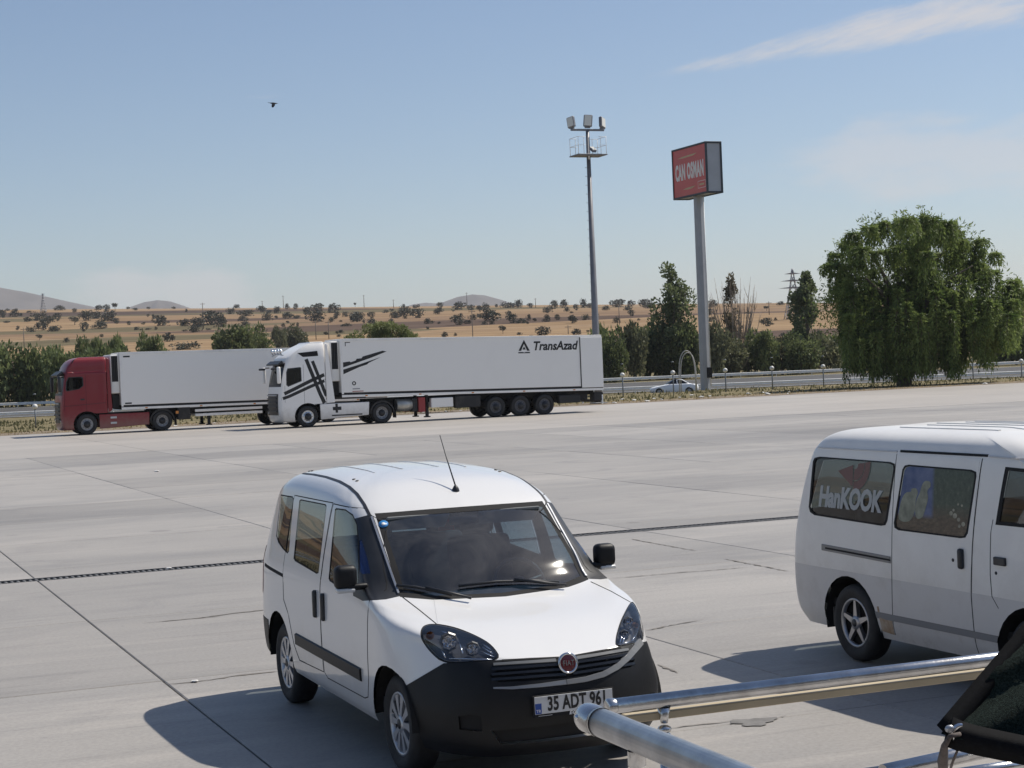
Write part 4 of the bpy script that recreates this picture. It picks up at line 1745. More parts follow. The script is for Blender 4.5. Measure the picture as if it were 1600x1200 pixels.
# number plate
pl = empty('number_plate', (0, 0, 0), 0, van_a)
pax = Vector((1, 0, 0.03)).normalized()
pc = Vector((.918, 0, .507))
mb = MB().m(m_black)
mb.box(pc, (.012, .535, .135), .003, rot=Matrix.Rotation(-0.03, 4, 'Y'))
mb.build('holder', parent=pl)
mb = MB().m(mat('plate_white', (0.62, 0.62, 0.61), 0.45, var=0.1, vscale=12))
mb.box(pc + Vector((.0065, 0, .008)), (.004, .515, .105), .001, rot=Matrix.Rotation(-0.03, 4, 'Y'))
mb.build('plate', parent=pl)
mb = MB().m(mat('plate_blue', (0.02, 0.07, 0.30), 0.45))
mb.box(pc + Vector((.0085, -.235, -.012)), (.003, .042, .064), .0005)
mb.build('country_strip', parent=pl)
pup = Vector((0, 0, 1))
add_text('country_code', 'TR', .026, frame(pc + Vector((.0107, -.235, -.026)), (0, 1, 0), pup), m_white_print, pl, depth=.001)
add_text('digits', '35 ADT 961', .116, frame(pc + Vector((.0098, .022, .008)), (0, 1, 0), pup), m_black_print, pl, depth=.002, squeeze=.655, bold=.0035, spacing=1.03)
add_text('dealer_print', 'EGE', .030, frame(pc + Vector((.0075, .0, -.0565)), (0, 1, 0), pup), m_white_print, pl, depth=.001, shear=.2, bold=.001, squeeze=1.3)
MB().m(m_white_print).box(pc + Vector((.0072, -.19, -.0575)), (.001, .09, .006)).build('dealer_print', parent=pl)

# silver line beside the windscreen, roof channels, roof swages, aerial
for mir in (False, True):
    strip_on(sa, [(581, 808), (592, 840), (606, 880), (623, 928)], 0.016, 0.010, m_satin, 'windscreen_trim', van_a, mir)
    s = 1 if mir else -1
    strip_on(sa, [(453, 740), (470, 739.5), (490, 741.5), (510, 745.5), (530, 752), (546, 761), (558, 772), (569, 788), (578, 806)], 0.026, 0.003, m_trim, 'roof_channel', van_a, mir)
    for k, y in enumerate((.14, .36)):
        pts = []
        for q in range(14):
            loc, nor, _, _ = sa.bvh.ray_cast(Vector((-1.75 - .1 * q, s * y, 3.0)), Vector((0, 0, -1)))
            pts.append((loc, nor))
        strip_pts(pts, (0.012, 0.03), 0.005, m_paint, 'roof_swage', fa['body'])
    for x in (-1.55, -1.63, -2.75, -2.83):
        loc, nor, _, _ = sa.bvh.ray_cast(Vector((x, s * .555, 3.0)), Vector((0, 0, -1)))
        MB().m(m_trim).lathe([(.014, -.003), (.012, .006), (0, .007)], 10, frame(loc, (1, 0, 0), nor)).build('roof_plug', parent=fa['body'])
ab, an = sa.hit(712, 766)
aerial = empty('aerial', (0, 0, 0), 0, van_a)
MB().m(m_trim).lathe([(.028, -.006), (.024, .012), (.010, .035), (0, .04)], 14, frame(ab, (1, 0, 0), (0, 0, 1))).build('foot', parent=aerial)
MB().m(m_trim).tube([ab + Vector((0, 0, .03)), ab + Vector((-.16, .0, .22)), ab + Vector((-.285, .0, .385))], [.006, .0045, .003], 8).build('rod', parent=aerial)

# wipers
for pts in ([(716, 918.5), (775, 911.5), (830, 910), (872, 912.5)], [(620, 917), (650, 920), (680, 927), (706, 933)]):
    P = []
    for a in pts:
        h, n = sa.hit(*a)
        P.append(h + n * .018)
    mb = MB().m(m_trim)
    mb.tube(P, .009, 8)
    mid = P[len(P) // 2 - 1].lerp(P[len(P) // 2], .5)
    h, n = sa.hit(pts[-1][0] + (12 if pts[0][0] > 700 else 30), pts[-1][1] + 8)
    mb.tube([mid + Vector((0, 0, .012)), h + n * .03], .010, 8)
    mb.build('wiper', parent=van_a)
# sticker in the corner of the windscreen
h, n = sa.hit(599, 819)
mb = MB().m(mat('sticker_blue', (0.03, 0.20, 0.48), 0.4))
mb.lathe([(.034, .0), (.034, .002), (0, .002)], 22, frame(h + n * .001, n.cross(Vector((0, 0, 1))), n))
mb.m(m_white_print).lathe([(.014, .002), (.014, .003), (0, .003)], 12, frame(h + n * .001, n.cross(Vector((0, 0, 1))), n))
mb.build('windscreen_sticker', parent=van_a)

# cabin
mb = MB().m(m_dark)
mb.box((-1.6, 0, .40), (3.3, 1.62, .08))
mb.box((-3.28, 0, .75), (.06, 1.5, .7))
mb.prism([(-.10, .95), (-.35, 1.035), (-.72, 1.03), (-.80, .93), (-.70, .5), (-.1, .5)], -.76, .76, bev=.02)
mb.build('dashboard', parent=van_a)
for y in (-.40, .40):
    st = empty('seat', (0, 0, 0), 0, van_a)
    mb = MB().m(m_seat)
    mb.box((-1.28, y, .66), (.50, .50, .16), .05, 3, smooth=True)
    mb.build('cushion', parent=st)
    mb = MB().m(m_seat)
    mb.box((-1.60, y, 1.00), (.15, .48, .62), .05, 3, rot=Matrix.Rotation(-0.22, 4, 'Y'), smooth=True)
    mb.build('backrest', parent=st)
    mb = MB().m(m_seat)
    mb.box((-1.68, y, 1.40), (.09, .26, .17), .04, 3, rot=Matrix.Rotation(-0.15, 4, 'Y'), smooth=True)
    mb.build('headrest', parent=st)
st = empty('rear_seat', (0, 0, 0), 0, van_a)
mb = MB().m(m_seat)
mb.box((-2.35, 0, .66), (.46, 1.3, .15), .05, 3, smooth=True)
mb.box((-2.65, 0, .98), (.14, 1.3, .55), .05, 3, rot=Matrix.Rotation(-0.2, 4, 'Y'), smooth=True)
mb.build('bench', parent=st)
mb = MB().m(m_trim)
Mw = frame((-.86, .40, 1.02), (0, 1, 0), Vector((1, 0, .45)))
Mw = frame((-.86, .40, 1.02), (0, 1, 0), Vector((-.5, 0, 1)))
ring = [Mw @ Vector((.185 * math.cos(2 * math.pi * k / 28), .185 * math.sin(2 * math.pi * k / 28), 0)) for k in range(29)]
mb.tube(ring, .015, 8, caps=False)
for a in (0.2, math.pi - 0.2, -math.pi / 2):
    mb.tube([Mw @ Vector((0, 0, -.03)), Mw @ Vector((.18 * math.cos(a), .18 * math.sin(a), 0))], .018, 6)
mb.sphere(Mw @ Vector((0, 0, -.02)), .06, 12)
mb.tube([Mw @ Vector((0, 0, -.03)), Mw @ Vector((0, 0, -.25))], .03, 8)
mb.build('steering_wheel', parent=van_a)
mb = MB().m(mat('sun_visor', (0.20, 0.21, 0.21), 0.8))
for y in (-.34, .34):
    mb.box((-.90, y, 1.505), (.02, .46, .16), .008, rot=Matrix.Rotation(0.9, 4, 'Y'))
mb.build('sun_visor', parent=van_a)
mb = MB().m(m_trim)
mb.box((-.86, 0, 1.50), (.03, .22, .07), .015, 2, smooth=True)
mb.build('interior_mirror', parent=van_a)
mb = MB().m(m_under)
mb.box((-1.50, 0, .30), (3.6, 1.30, .05))
mb.box((-1.33, 0, .36), (1.9, 1.66, .06))
mb.build('underbody', parent=van_a)
# ------------------------------------------------------------------ older white minibus on the right
def vrow(z, xf, xr, w, mids, zf=None, zr=None, nose=1.0, tail=1.0):
    zf = z if zf is None else zf
    zr = z if zr is None else zr
    r = [(xf, 0, zf), (xf - .01 * nose, .42 * w, zf), (xf - .05 * nose, .72 * w, zf), (xf - .15 * nose, .92 * w, (zf + z) / 2), (xf - .34 * nose, w, z)]
    r += [(m, w, z) for m in mids]
    r += [(xr + .30 * tail, w, z), (xr + .10 * tail, .94 * w, z), (xr + .02 * tail, .70 * w, zr), (xr, .4 * w, zr), (xr, 0, zr)]
    return r


m_van2 = lined('aged_white_paint', (0.76, 0.745, 0.715), 0.42, 0.25, dirt=((0.40, 0.37, 0.33), 2.2, 0.22), var=0.03, grime=((0.40, 0.36, 0.30), 0.9, 0.5))
m_van2_band = mat('grey_lower_paint', (0.57, 0.56, 0.55), 0.45, coat=0.2, dirt=((0.30, 0.27, 0.23), 2.5, 0.35))
m_van2_sill = mat('silver_sill_paint', (0.52, 0.51, 0.50), 0.5, dirt=((0.22, 0.17, 0.12), 4.0, 0.6))
m_van2_stripe = mat('dark_grey_stripe', (0.19, 0.195, 0.205), 0.5, dirt=((0.25, 0.22, 0.18), 4.0, 0.3))
m_rust = mat('rusty_steel', (0.30, 0.20, 0.12), 0.8, color2=(0.48, 0.42, 0.34), vscale=9)
VO = Vector((3.504, 14.786, 0))
MV = Matrix.Translation(VO) @ Matrix.Rotation(HEAD, 4, 'Z')
van_b = empty('minibus', VO, HEAD)
tag(van_b, 'older white minibus with grey lower band and window stickers, at the right edge', 'minibus')
mids = [2.75, 2.3, 1.7, .8, 0.0]
VR = [vrow(.24, 3.50, -.92, .79, mids), vrow(.36, 3.61, -1.0, .83, mids), vrow(.52, 3.66, -1.03, .843, mids), vrow(.75, 3.64, -1.03, .848, mids), vrow(.98, 3.58, -1.00, .848, mids),
      vrow(1.15, 3.46, -.955, .843, mids), vrow(1.25, 3.34, -.925, .838, mids), vrow(1.45, 3.02, -.855, .823, [2.62, 2.25, 1.7, .8, 0.02]),
      vrow(1.66, 2.68, -.765, .802, [2.28, 2.05, 1.6, .8, 0.05]), vrow(1.76, 2.48, -.70, .780, [2.08, 1.9, 1.5, .8, .08]), vrow(1.848, 2.2, -.59, .725, [1.8, 1.65, 1.4, .8, .12]),
      vrow(1.90, 1.85, -.40, .60, [1.48, 1.4, 1.25, .8, .25], nose=.7, tail=.8), vrow(1.928, 1.5, .0, .36, [1.2, 1.15, 1.05, .8, .45], nose=.4, tail=.5)]
last = [(x, 0, 1.936) for (x, y, z) in VR[-1]]
VR.append(last)
sb = Shell(VR, 5, 6, MV)
for s in (-1, 1):
    t = lambda c, n, s=s: c.y * s > 0.5 and c.z < 0.95
    sb.cut2('arch', ellipse(-.03, .32, .40, .385), (1, 0, 0), (0, 0, 1), t)
    sb.cut2('arch', ellipse(2.31, .32, .42, .385), (1, 0, 0), (0, 0, 1), t)
sb.drop('arch')
BW1 = [(1270.5, 721), (1273, 715.5), (1281, 713.5), (1392, 722), (1398.5, 725), (1399.5, 731), (1386.5, 814), (1383.5, 820.5), (1377, 821.5), (1273, 805), (1266, 800), (1264, 792)]
BW2 = [(1410.5, 733), (1414, 727.5), (1420.5, 726), (1518, 734), (1525.5, 737.5), (1526, 744), (1512.5, 833), (1508.5, 840), (1501, 841), (1404, 828.5), (1398, 824.5), (1397, 817)]
bs_ = lambda c, n: c.y < -.5 and n.y < -.5 and -1.0 < c.x < 2.2 and c.z > 1.0
for mir in (False, True):
    sx = 'left' if mir else 'right'
    for nm, P in (('rear', BW1), ('slide', BW2)):
        sb.cut_px(nm + '_glass_' + sx, grow(P, -3.4), bs_, mir)
        sb.cut_px(nm + '_seal_' + sx, P, bs_, mir)
    s = 1 if mir else -1
    tf = lambda c, n, s=s: c.y * s > .5 and c.x > 1.5 and c.z > 1.1
    FW = [(2.02, 1.685), (2.42, 1.675), (2.62, 1.56), (3.02, 1.27), (1.93, 1.265)]
    sb.cut2('front_glass_' + sx, [(2.06, 1.66), (2.40, 1.65), (2.59, 1.54), (2.95, 1.295), (1.975, 1.29)], (1, 0, 0), (0, 0, 1), tf)
    sb.cut2('front_seal_' + sx, FW, (1, 0, 0), (0, 0, 1), tf)
sb.cut2('windscreen', [(-.60, 1.64), (-.68, 1.30), (.68, 1.30), (.60, 1.64)], (0, 1, 0), (0, 0, 1), lambda c, n: n.x > .35 and c.x > 2.2 and c.z > 1.1)
sb.cut2('windscreen_seal', [(-.64, 1.68), (-.73, 1.26), (.73, 1.26), (.64, 1.68)], (0, 1, 0), (0, 0, 1), lambda c, n: n.x > .35 and c.x > 2.2 and c.z > 1.1)
sb.cut2('rear_glass', [(-.58, 1.62), (-.64, 1.2), (.64, 1.2), (.58, 1.62)], (0, 1, 0), (0, 0, 1), lambda c, n: n.x < -.5 and c.x < -.5)
SEAM_L = [(.66, 1.735), (.625, 1.0), (.60, .62), (.575, .29)]
SEAM_R = [(1.745, 1.735), (1.66, 1.1), (1.625, .72), (1.64, .28)]
for s, sx in ((-1, 'right'), (1, 'left')):
    ts = lambda c, n, s=s: c.y * s > .4 and c.z < .755
    xm = (1, 0, 0), (0, 0, 1)
    sb.cut2('band', [(-2, .455), (5, .455), (5, .735), (-2, .745)], *xm, ts)
    sb.cut2('stripe', [(-.2, .405), (2.2, .405), (2.2, .455), (-.2, .455)], *xm, ts)
    sb.cut2('sill', [(.1, .1), (2.2, .1), (2.2, .405), (.1, .405)], *xm, ts)
    sb.cut2('band', [(-2, .1), (5, .1), (5, .46), (-2, .46)], *xm, ts)
for s, sx in ((-1, 'right'), (1, 'left')):
    td = lambda c, n, s=s: c.y * s > .4 and c.z > .74
    sb.cut2('slide_door_' + sx, [(.66, 1.735), (.612, .74), (1.627, .735), (1.66, 1.1), (1.745, 1.735)], (1, 0, 0), (0, 0, 1), td)
    sb.cut2('front_door_' + sx, [(1.80, 1.735), (1.88, 1.2), (1.86, .735), (3.0, .735), (3.12, 1.2), (2.45, 1.735)], (1, 0, 0), (0, 0, 1), td)
spec = {'body': ('body', m_van2, 0), 'band': ('lower_band', m_van2_band, -.001), 'stripe': ('side_stripe', m_van2_stripe, -.006), 'sill': ('sill', m_van2_sill, -.001),
        'windscreen': ('windscreen', m_glass_f, .004), 'windscreen_seal': ('windscreen_seal', m_black, 0), 'rear_glass': ('rear_window', m_glass_s, .004)}
m_glass_v = glass_mat('minibus_glass', (0.20, 0.235, 0.25), pane_film=(0.10, 4.0, 0.02))
for sx in ('right', 'left'):
    spec['slide_door_' + sx] = ('sliding_door', m_van2, -.001)
    spec['front_door_' + sx] = ('front_door', m_van2, -.001)
    for nm in ('rear', 'slide', 'front'):
        spec[nm + '_glass_' + sx] = ('window', m_glass_v, .004)
        spec[nm + '_seal_' + sx] = ('window_seal', m_black, -.003)
vb = sb.split(spec, van_b)
for sx in ('right', 'left'):
    for g in ('_glass_', '_seal_'):
        adopt(sb, vb, 'slide' + g + sx, vb['slide_door_' + sx])
        adopt(sb, vb, 'front' + g + sx, vb['front_door_' + sx])
        adopt(sb, vb, 'rear' + g + sx, vb['body'])





def on_side(sh, pts, s, step=0.05):
    out = []
    for a, b in zip(pts, pts[1:]):
        n = max(1, int(math.hypot(b[0] - a[0], b[1] - a[1]) / step))
        for k in range(n + (1 if b == pts[-1] else 0)):
            x, z = a[0] + (b[0] - a[0]) * k / n, a[1] + (b[1] - a[1]) * k / n
            loc, nor, _, _ = sh.bvh.ray_cast(Vector((x, s * 4.0, z)), Vector((0, -s, 0)))
            if loc:
                out.append((loc, nor))
    return out


for s, sx in ((-1, 'right'), (1, 'left')):
    for L, w in ((SEAM_L, .008), (SEAM_R, .011)):
        strip_pts(on_side(sb, L, s), w, .0022, m_black, 'door_gap', vb['slide_door_' + sx], .003)
    strip_pts(on_side(sb, [(1.90, 1.30), (1.875, 1.2), (1.86, .9), (1.87, .74), (1.94, .66)], s), .007, .002, m_black, 'door_gap', vb['front_door_' + sx], .003)
    # roof gutter
    strip_pts(on_side(sb, [(-.52, 1.752), (.66, 1.752)], s), .014, .008, m_van2_band, 'gutter', van_b, .004)
    strip_pts(on_side(sb, [(.70, 1.757), (1.80, 1.757)], s), .022, .006, m_black, 'gutter', van_b, .004)
    strip_pts(on_side(sb, [(1.82, 1.752), (2.30, 1.745)], s), .014, .008, m_van2_band, 'gutter', van_b, .004)
    # sliding door track
    tr = empty('door_track', (0, 0, 0), 0, van_b)
    strip_pts(on_side(sb, [(-.40, .915), (.60, .893)], s), .06, .008, mat('track_steel', (0.22, 0.22, 0.22), 0.45, 0.3), 'rail', tr, .004)
    strip_pts(on_side(sb, [(-.34, .913), (.60, .893)], s), .018, .010, m_black, 'slot', tr, .004)
    # handles
    p, n = on_side(sb, [(1.53, .985), (1.54, .985)], s)[0]
    MB().m(m_trim).box(p + Vector((0, s * .014, 0)), (.055, .04, .155), .02, 3, smooth=True).build('handle', parent=vb['slide_door_' + sx])
    p, n = on_side(sb, [(1.42, .965), (1.43, .965)], s)[0]
    MB().m(m_trim).lathe([(.014, -.002), (.013, .005), (0, .006)], 10, frame(p, (1, 0, 0), n)).build('lock', parent=vb['slide_door_' + sx])
    p, n = on_side(sb, [(1.985, 1.005), (1.99, 1.005)], s)[0]
    MB().m(m_trim).box(p + Vector((0, s * .006, 0)), (.13, .03, .06), .008, 2).build('handle', parent=vb['front_door_' + sx])
    p, n = on_side(sb, [(1.93, .915), (1.94, .915)], s)[0]
    MB().m(m_trim).lathe([(.013, -.002), (.012, .005), (0, .006)], 10, frame(p, (1, 0, 0), n)).build('lock', parent=vb['front_door_' + sx])
    # mirror out of frame
    mb = MB().m(m_trim)
    mb.box((2.95, s * .98, 1.32), (.10, .16, .24), .04, 3, smooth=True)
    mb.box((2.98, s * .88, 1.24), (.04, .16, .03), .008)
    mb.build('mirror', parent=vb['front_door_' + sx])
    for x in (0.0, 2.31):
        wheel(van_b, (x, s * .735, .318), .318, .20, .205, 'alloy', s, hub_m=mat('machined_alloy', (0.40, 0.40, 0.41), 0.32, 0.8))
        mb = MB().m(m_under)
        prev = None
        for k in range(21):
            a = math.pi * (k / 20 * 1.15 - .075)
            v1 = mb.bm.verts.new((x - .02 + .41 * math.cos(a), s * .82, .32 + .39 * math.sin(a)))
            v2 = mb.bm.verts.new((x - .02 + .41 * math.cos(a), s * .45, .32 + .39 * math.sin(a)))
            if prev:
                mb.bm.faces.new((prev[0], v1, v2, prev[1]))
            prev = (v1, v2)
        mb.build('wheel_well', parent=van_b)
    # rusty patch ahead of the rear wheel, mud flap
    P = on_side(sb, [(.40, .36), (.57, .35)], s)
    strip_pts(P, .13, .002, m_rust, 'rusty_sill_patch', vb['sill'], .003)
    strip_pts(on_side(sb, [(.385, .50), (.40, .42), (.43, .33)], s, .02), .03, .003, m_rust, 'rusty_arch_edge', vb['sill'], .003)
    MB().m(m_trim).box((-.36, s * .68, .33), (.02, .22, .16), .005).build('mud_flap', parent=van_b)
    MB().m(m_red_lens).box((-1.0, s * .62, .95), (.05, .14, .30), .015, 2).build('tail_lamp', parent=van_b)
    lamp = MB().m(m_clear_lens)
    lamp.box((3.56, s * .58, .80), (.14, .34, .18), .03, 2, smooth=True)
    lamp.build('headlight', parent=van_b)
    pr, nr_ = on_side(sb, [(2.27, .905), (2.28, .905)], s)[0]
    MB().m(mat('red_sticker', (0.45, 0.03, 0.04), 0.4)).box(pr + Vector((.06, s * .002, .0)), (.13, .003, .055), .0005).build('door_sticker', parent=vb['front_door_' + sx])

# ribs along the roof
for k, y in enumerate((-.46, -.28, -.1, .1, .28, .46)):
    pts = []
    for q in range(16):
        loc, nor, _, _ = sb.bvh.ray_cast(Vector((.25 + .085 * q + .12 * (k % 2), y, 3.0)), Vector((0, 0, -1)))
        pts.append((loc, nor))
    strip_pts(pts, .03, .007, m_van2, 'roof_rib', vb['body'])
# cabin
mb = MB().m(m_dark)
mb.box((1.2, 0, .45), (4.0, 1.5, .06))
mb.box((3.0, 0, .95), (.4, 1.4, .4), .05, 2)
mb.build('cabin_floor', parent=van_b)
for k, x in enumerate((-.1, .75, 2.05)):
    st = empty('seat_row', (0, 0, 0), 0, van_b)
    mb = MB().m(m_seat)
    mb.box((x + .2, 0, .80), (.45, 1.3, .14), .05, 2, smooth=True)
    mb.box((x - .06, 0, 1.06), (.14, 1.3, .52), .05, 2, smooth=True)
    mb.build('bench', parent=st)
mb = MB().m(m_dark)
mb.box((-.30, .45, 1.30), (.05, .05, .8))
mb.box((.10, .35, 1.5), (.04, .04, .5), rot=Matrix.Rotation(.3, 4, 'Y'))
mb.build('grab_pole', parent=van_b)
mb = MB().m(m_under)
mb.box((1.2, 0, .27), (4.0, 1.2, .10))
mb.box((1.2, 0, .33), (1.5, 1.5, .06))
mb.build('underbody', parent=van_b)


# stickers on the side windows
def win_frame(sh, px, py, lift=.004):
    h, n = sh.hit(px, py)
    return h + n * lift, n


W = vb['rear_glass_right']
hL, n0 = win_frame(sb, 1278, 785)
hR, _ = win_frame(sb, 1373, 797)
xd = (hR - hL)
mid, nm_ = win_frame(sb, 1326, 781, .002)
upv = Vector((0, 0, 1)) - nm_ * nm_.z
m_sticker = mat('silver_sticker', (0.36, 0.375, 0.38), 0.5)
me = text_mesh('HanKOOK', .235, depth=.002, squeeze=.86, bold=.010, shear=.20, spacing=.98)
me.transform(frame(mid, (1, 0, 0), upv))
me.materials.clear()
me.materials.append(m_sticker)
link('window_lettering', me, W)
c, n = win_frame(sb, 1338, 741, .002)
M = frame(c, (1, 0, 0), Vector((0, 0, 1)) - n * n.z) @ Matrix.Scale(.82, 4)
mb = MB().m(mat('orange_sticker', (0.15, 0.075, 0.066), 0.5))


def arc_band(r0, r1, a0, a1, cx, cy, n=10):
    P, Q = [], []
    for k in range(n + 1):
        a = a0 + (a1 - a0) * k / n
        P.append((cx + r0 * math.cos(a), cy + r0 * math.sin(a)))
        Q.append((cx + r1 * math.cos(a), cy + r1 * math.sin(a)))
    for k in range(n):
        mb.face([M @ Vector((*p, 0)) for p in (P[k], P[k + 1], Q[k + 1], Q[k])])


arc_band(.05, .16, -1.75, .12, -.02, .10)
arc_band(.185, .275, -1.62, .08, -.03, .11)
mb.face([M @ Vector((*p, 0)) for p in ((-.33, .02), (-.06, .09), (-.055, -.13))])
mb.build('window_logo', parent=W)

# printed picture on the sliding door window: two white geese in the straw, dark garden with small flowers
m_pic = bpy.data.materials.new('window_print')
m_pic.use_nodes = True
nt = m_pic.node_tree
bs = nt.nodes['Principled BSDF']
bs.inputs['Roughness'].default_value = 0.35
tc = nt.nodes.new('ShaderNodeTexCoord')
pos = tc.outputs['Object']
sp = nt.nodes.new('ShaderNodeSeparateXYZ')
nt.links.new(pos, sp.inputs[0])
leafy = n_ramp(n_noise(n_map(pos, (26, 26, 26)), 6.0, 0.75), [(0.35, (0.018, 0.030, 0.022)), (0.58, (0.05, 0.075, 0.05)), (0.75, (0.13, 0.14, 0.11))])
earth = n_ramp(n_noise(n_map(pos, (20, 20, 45)), 6.0, 0.7), [(0.35, (0.045, 0.030, 0.020)), (0.6, (0.11, 0.08, 0.05)), (0.75, (0.21, 0.17, 0.10))])
blue = n_ramp(n_noise(n_map(pos, (6, 6, 9)), 4.0, 0.6), [(0.35, (0.03, 0.06, 0.17)), (0.65, (0.11, 0.14, 0.25))])
left = n_mix(n_range(sp.outputs[2], 1.25, 1.29), earth, blue)
right_ = n_mix(n_range(sp.outputs[2], 1.26, 1.38), earth, leafy)
nt.links.new(n_mix(n_range(sp.outputs[0], 1.14, 1.18), left, right_), bs.inputs['Base Color'])
V2 = vb['slide_glass_right']
pr = V2.copy()
pr.data = V2.data.copy()
COL.objects.link(pr)
pr.name = 'window_print'
pr.parent = vb['slide_door_right']
pr.data.transform(Matrix.Translation((0, -.0025, 0)))
pr.data.materials.clear()
pr.data.materials.append(m_pic)


def blob(name, pts, color, lift=-.001):
    P = []
    for k in range(len(pts)):
        h, n = sb.hit(*pts[k])
        P.append(h - n * (.0005 + lift * .3))
    mb = MB().m(mat('print_' + name, color, 0.5, var=0.35, vscale=14))
    mb.face(P)
    return mb.build(name, parent=vb['slide_door_right'])


def spline2(pts, n=5):
    out = []
    N = len(pts)
    for i in range(N):
        p0, p1, p2, p3 = (Vector(pts[(i + k - 1) % N]) for k in range(4))
        for k in range(n):
            t = k / n
            out.append(0.5 * (2 * p1 + (p2 - p0) * t + (2 * p0 - 5 * p1 + 4 * p2 - p3) * t * t + (3 * p1 - p0 - 3 * p2 + p3) * t ** 3))
    return [(v.x, v.y) for v in out]


blob('printed_goose', spline2([(1404, 808), (1407, 786), (1414, 771), (1423, 768), (1424, 764), (1431, 763), (1434, 770), (1431, 781), (1429, 800), (1422, 813), (1411, 815)]), (0.20, 0.21, 0.16))
blob('printed_goose', spline2([(1430, 800), (1432, 782), (1437, 770), (1441, 757), (1446, 751.5), (1453, 753), (1454, 760), (1449, 767), (1450, 779), (1446, 795), (1441, 808), (1433, 810)]), (0.25, 0.26, 0.21), -.002)
for k, (x, y, r) in enumerate(((1486, 802, 2.8), (1492, 806, 3.4), (1498, 812, 2.6), (1505, 819, 3.0), (1490, 797, 1.8), (1497, 788, 1.6), (1503, 790, 1.6), (1499, 822, 2.2))):
    blob('printed_flower', [(x + r * math.cos(a * .63), y + 1.25 * r * math.sin(a * .63)) for a in range(10)], (0.27, 0.26, 0.20), -.002 - .0002 * k)
# ------------------------------------------------------------------ articulated lorries at the far side of the lot
TYAW = PHI + math.pi


def truck_frame(near):
    l = Vector((math.sin(PHI), -math.cos(PHI), 0))
    return Vector(near) - l * 1.25


m_glass_t = glass_mat('truck_glass', (0.07, 0.08, 0.09), refl=.6)
m_chassis = mat('chassis_black', (0.02, 0.02, 0.021), 0.7, dirt=((0.11, 0.095, 0.08), 1.5, 0.6))
m_tank = mat('aluminium_tank', (0.40, 0.39, 0.36), 0.4, 0.6, var=0.15, vscale=2)
m_steel_rim = mat('truck_rim', (0.30, 0.30, 0.31), 0.4, 0.5, var=0.2, vscale=6)
m_alu_rim = mat('polished_truck_rim', (0.62, 0.62, 0.63), 0.25, 0.8)


def trow(z, xf, xr, w, bulge=.08, corner=.16):
    return [(xf, 0, z), (xf - .02 * bulge / .08, .45 * w, z), (xf - bulge, .80 * w, z), (xf - bulge - corner * .45, .955 * w, z), (xf - bulge - corner * 1.1, w, z), (.55, w, z), (0.0, w, z), (xr + .45, w, z),
            (xr + .12, w, z), (xr + .02, .95 * w, z), (xr, .7 * w, z), (xr, 0, z)]


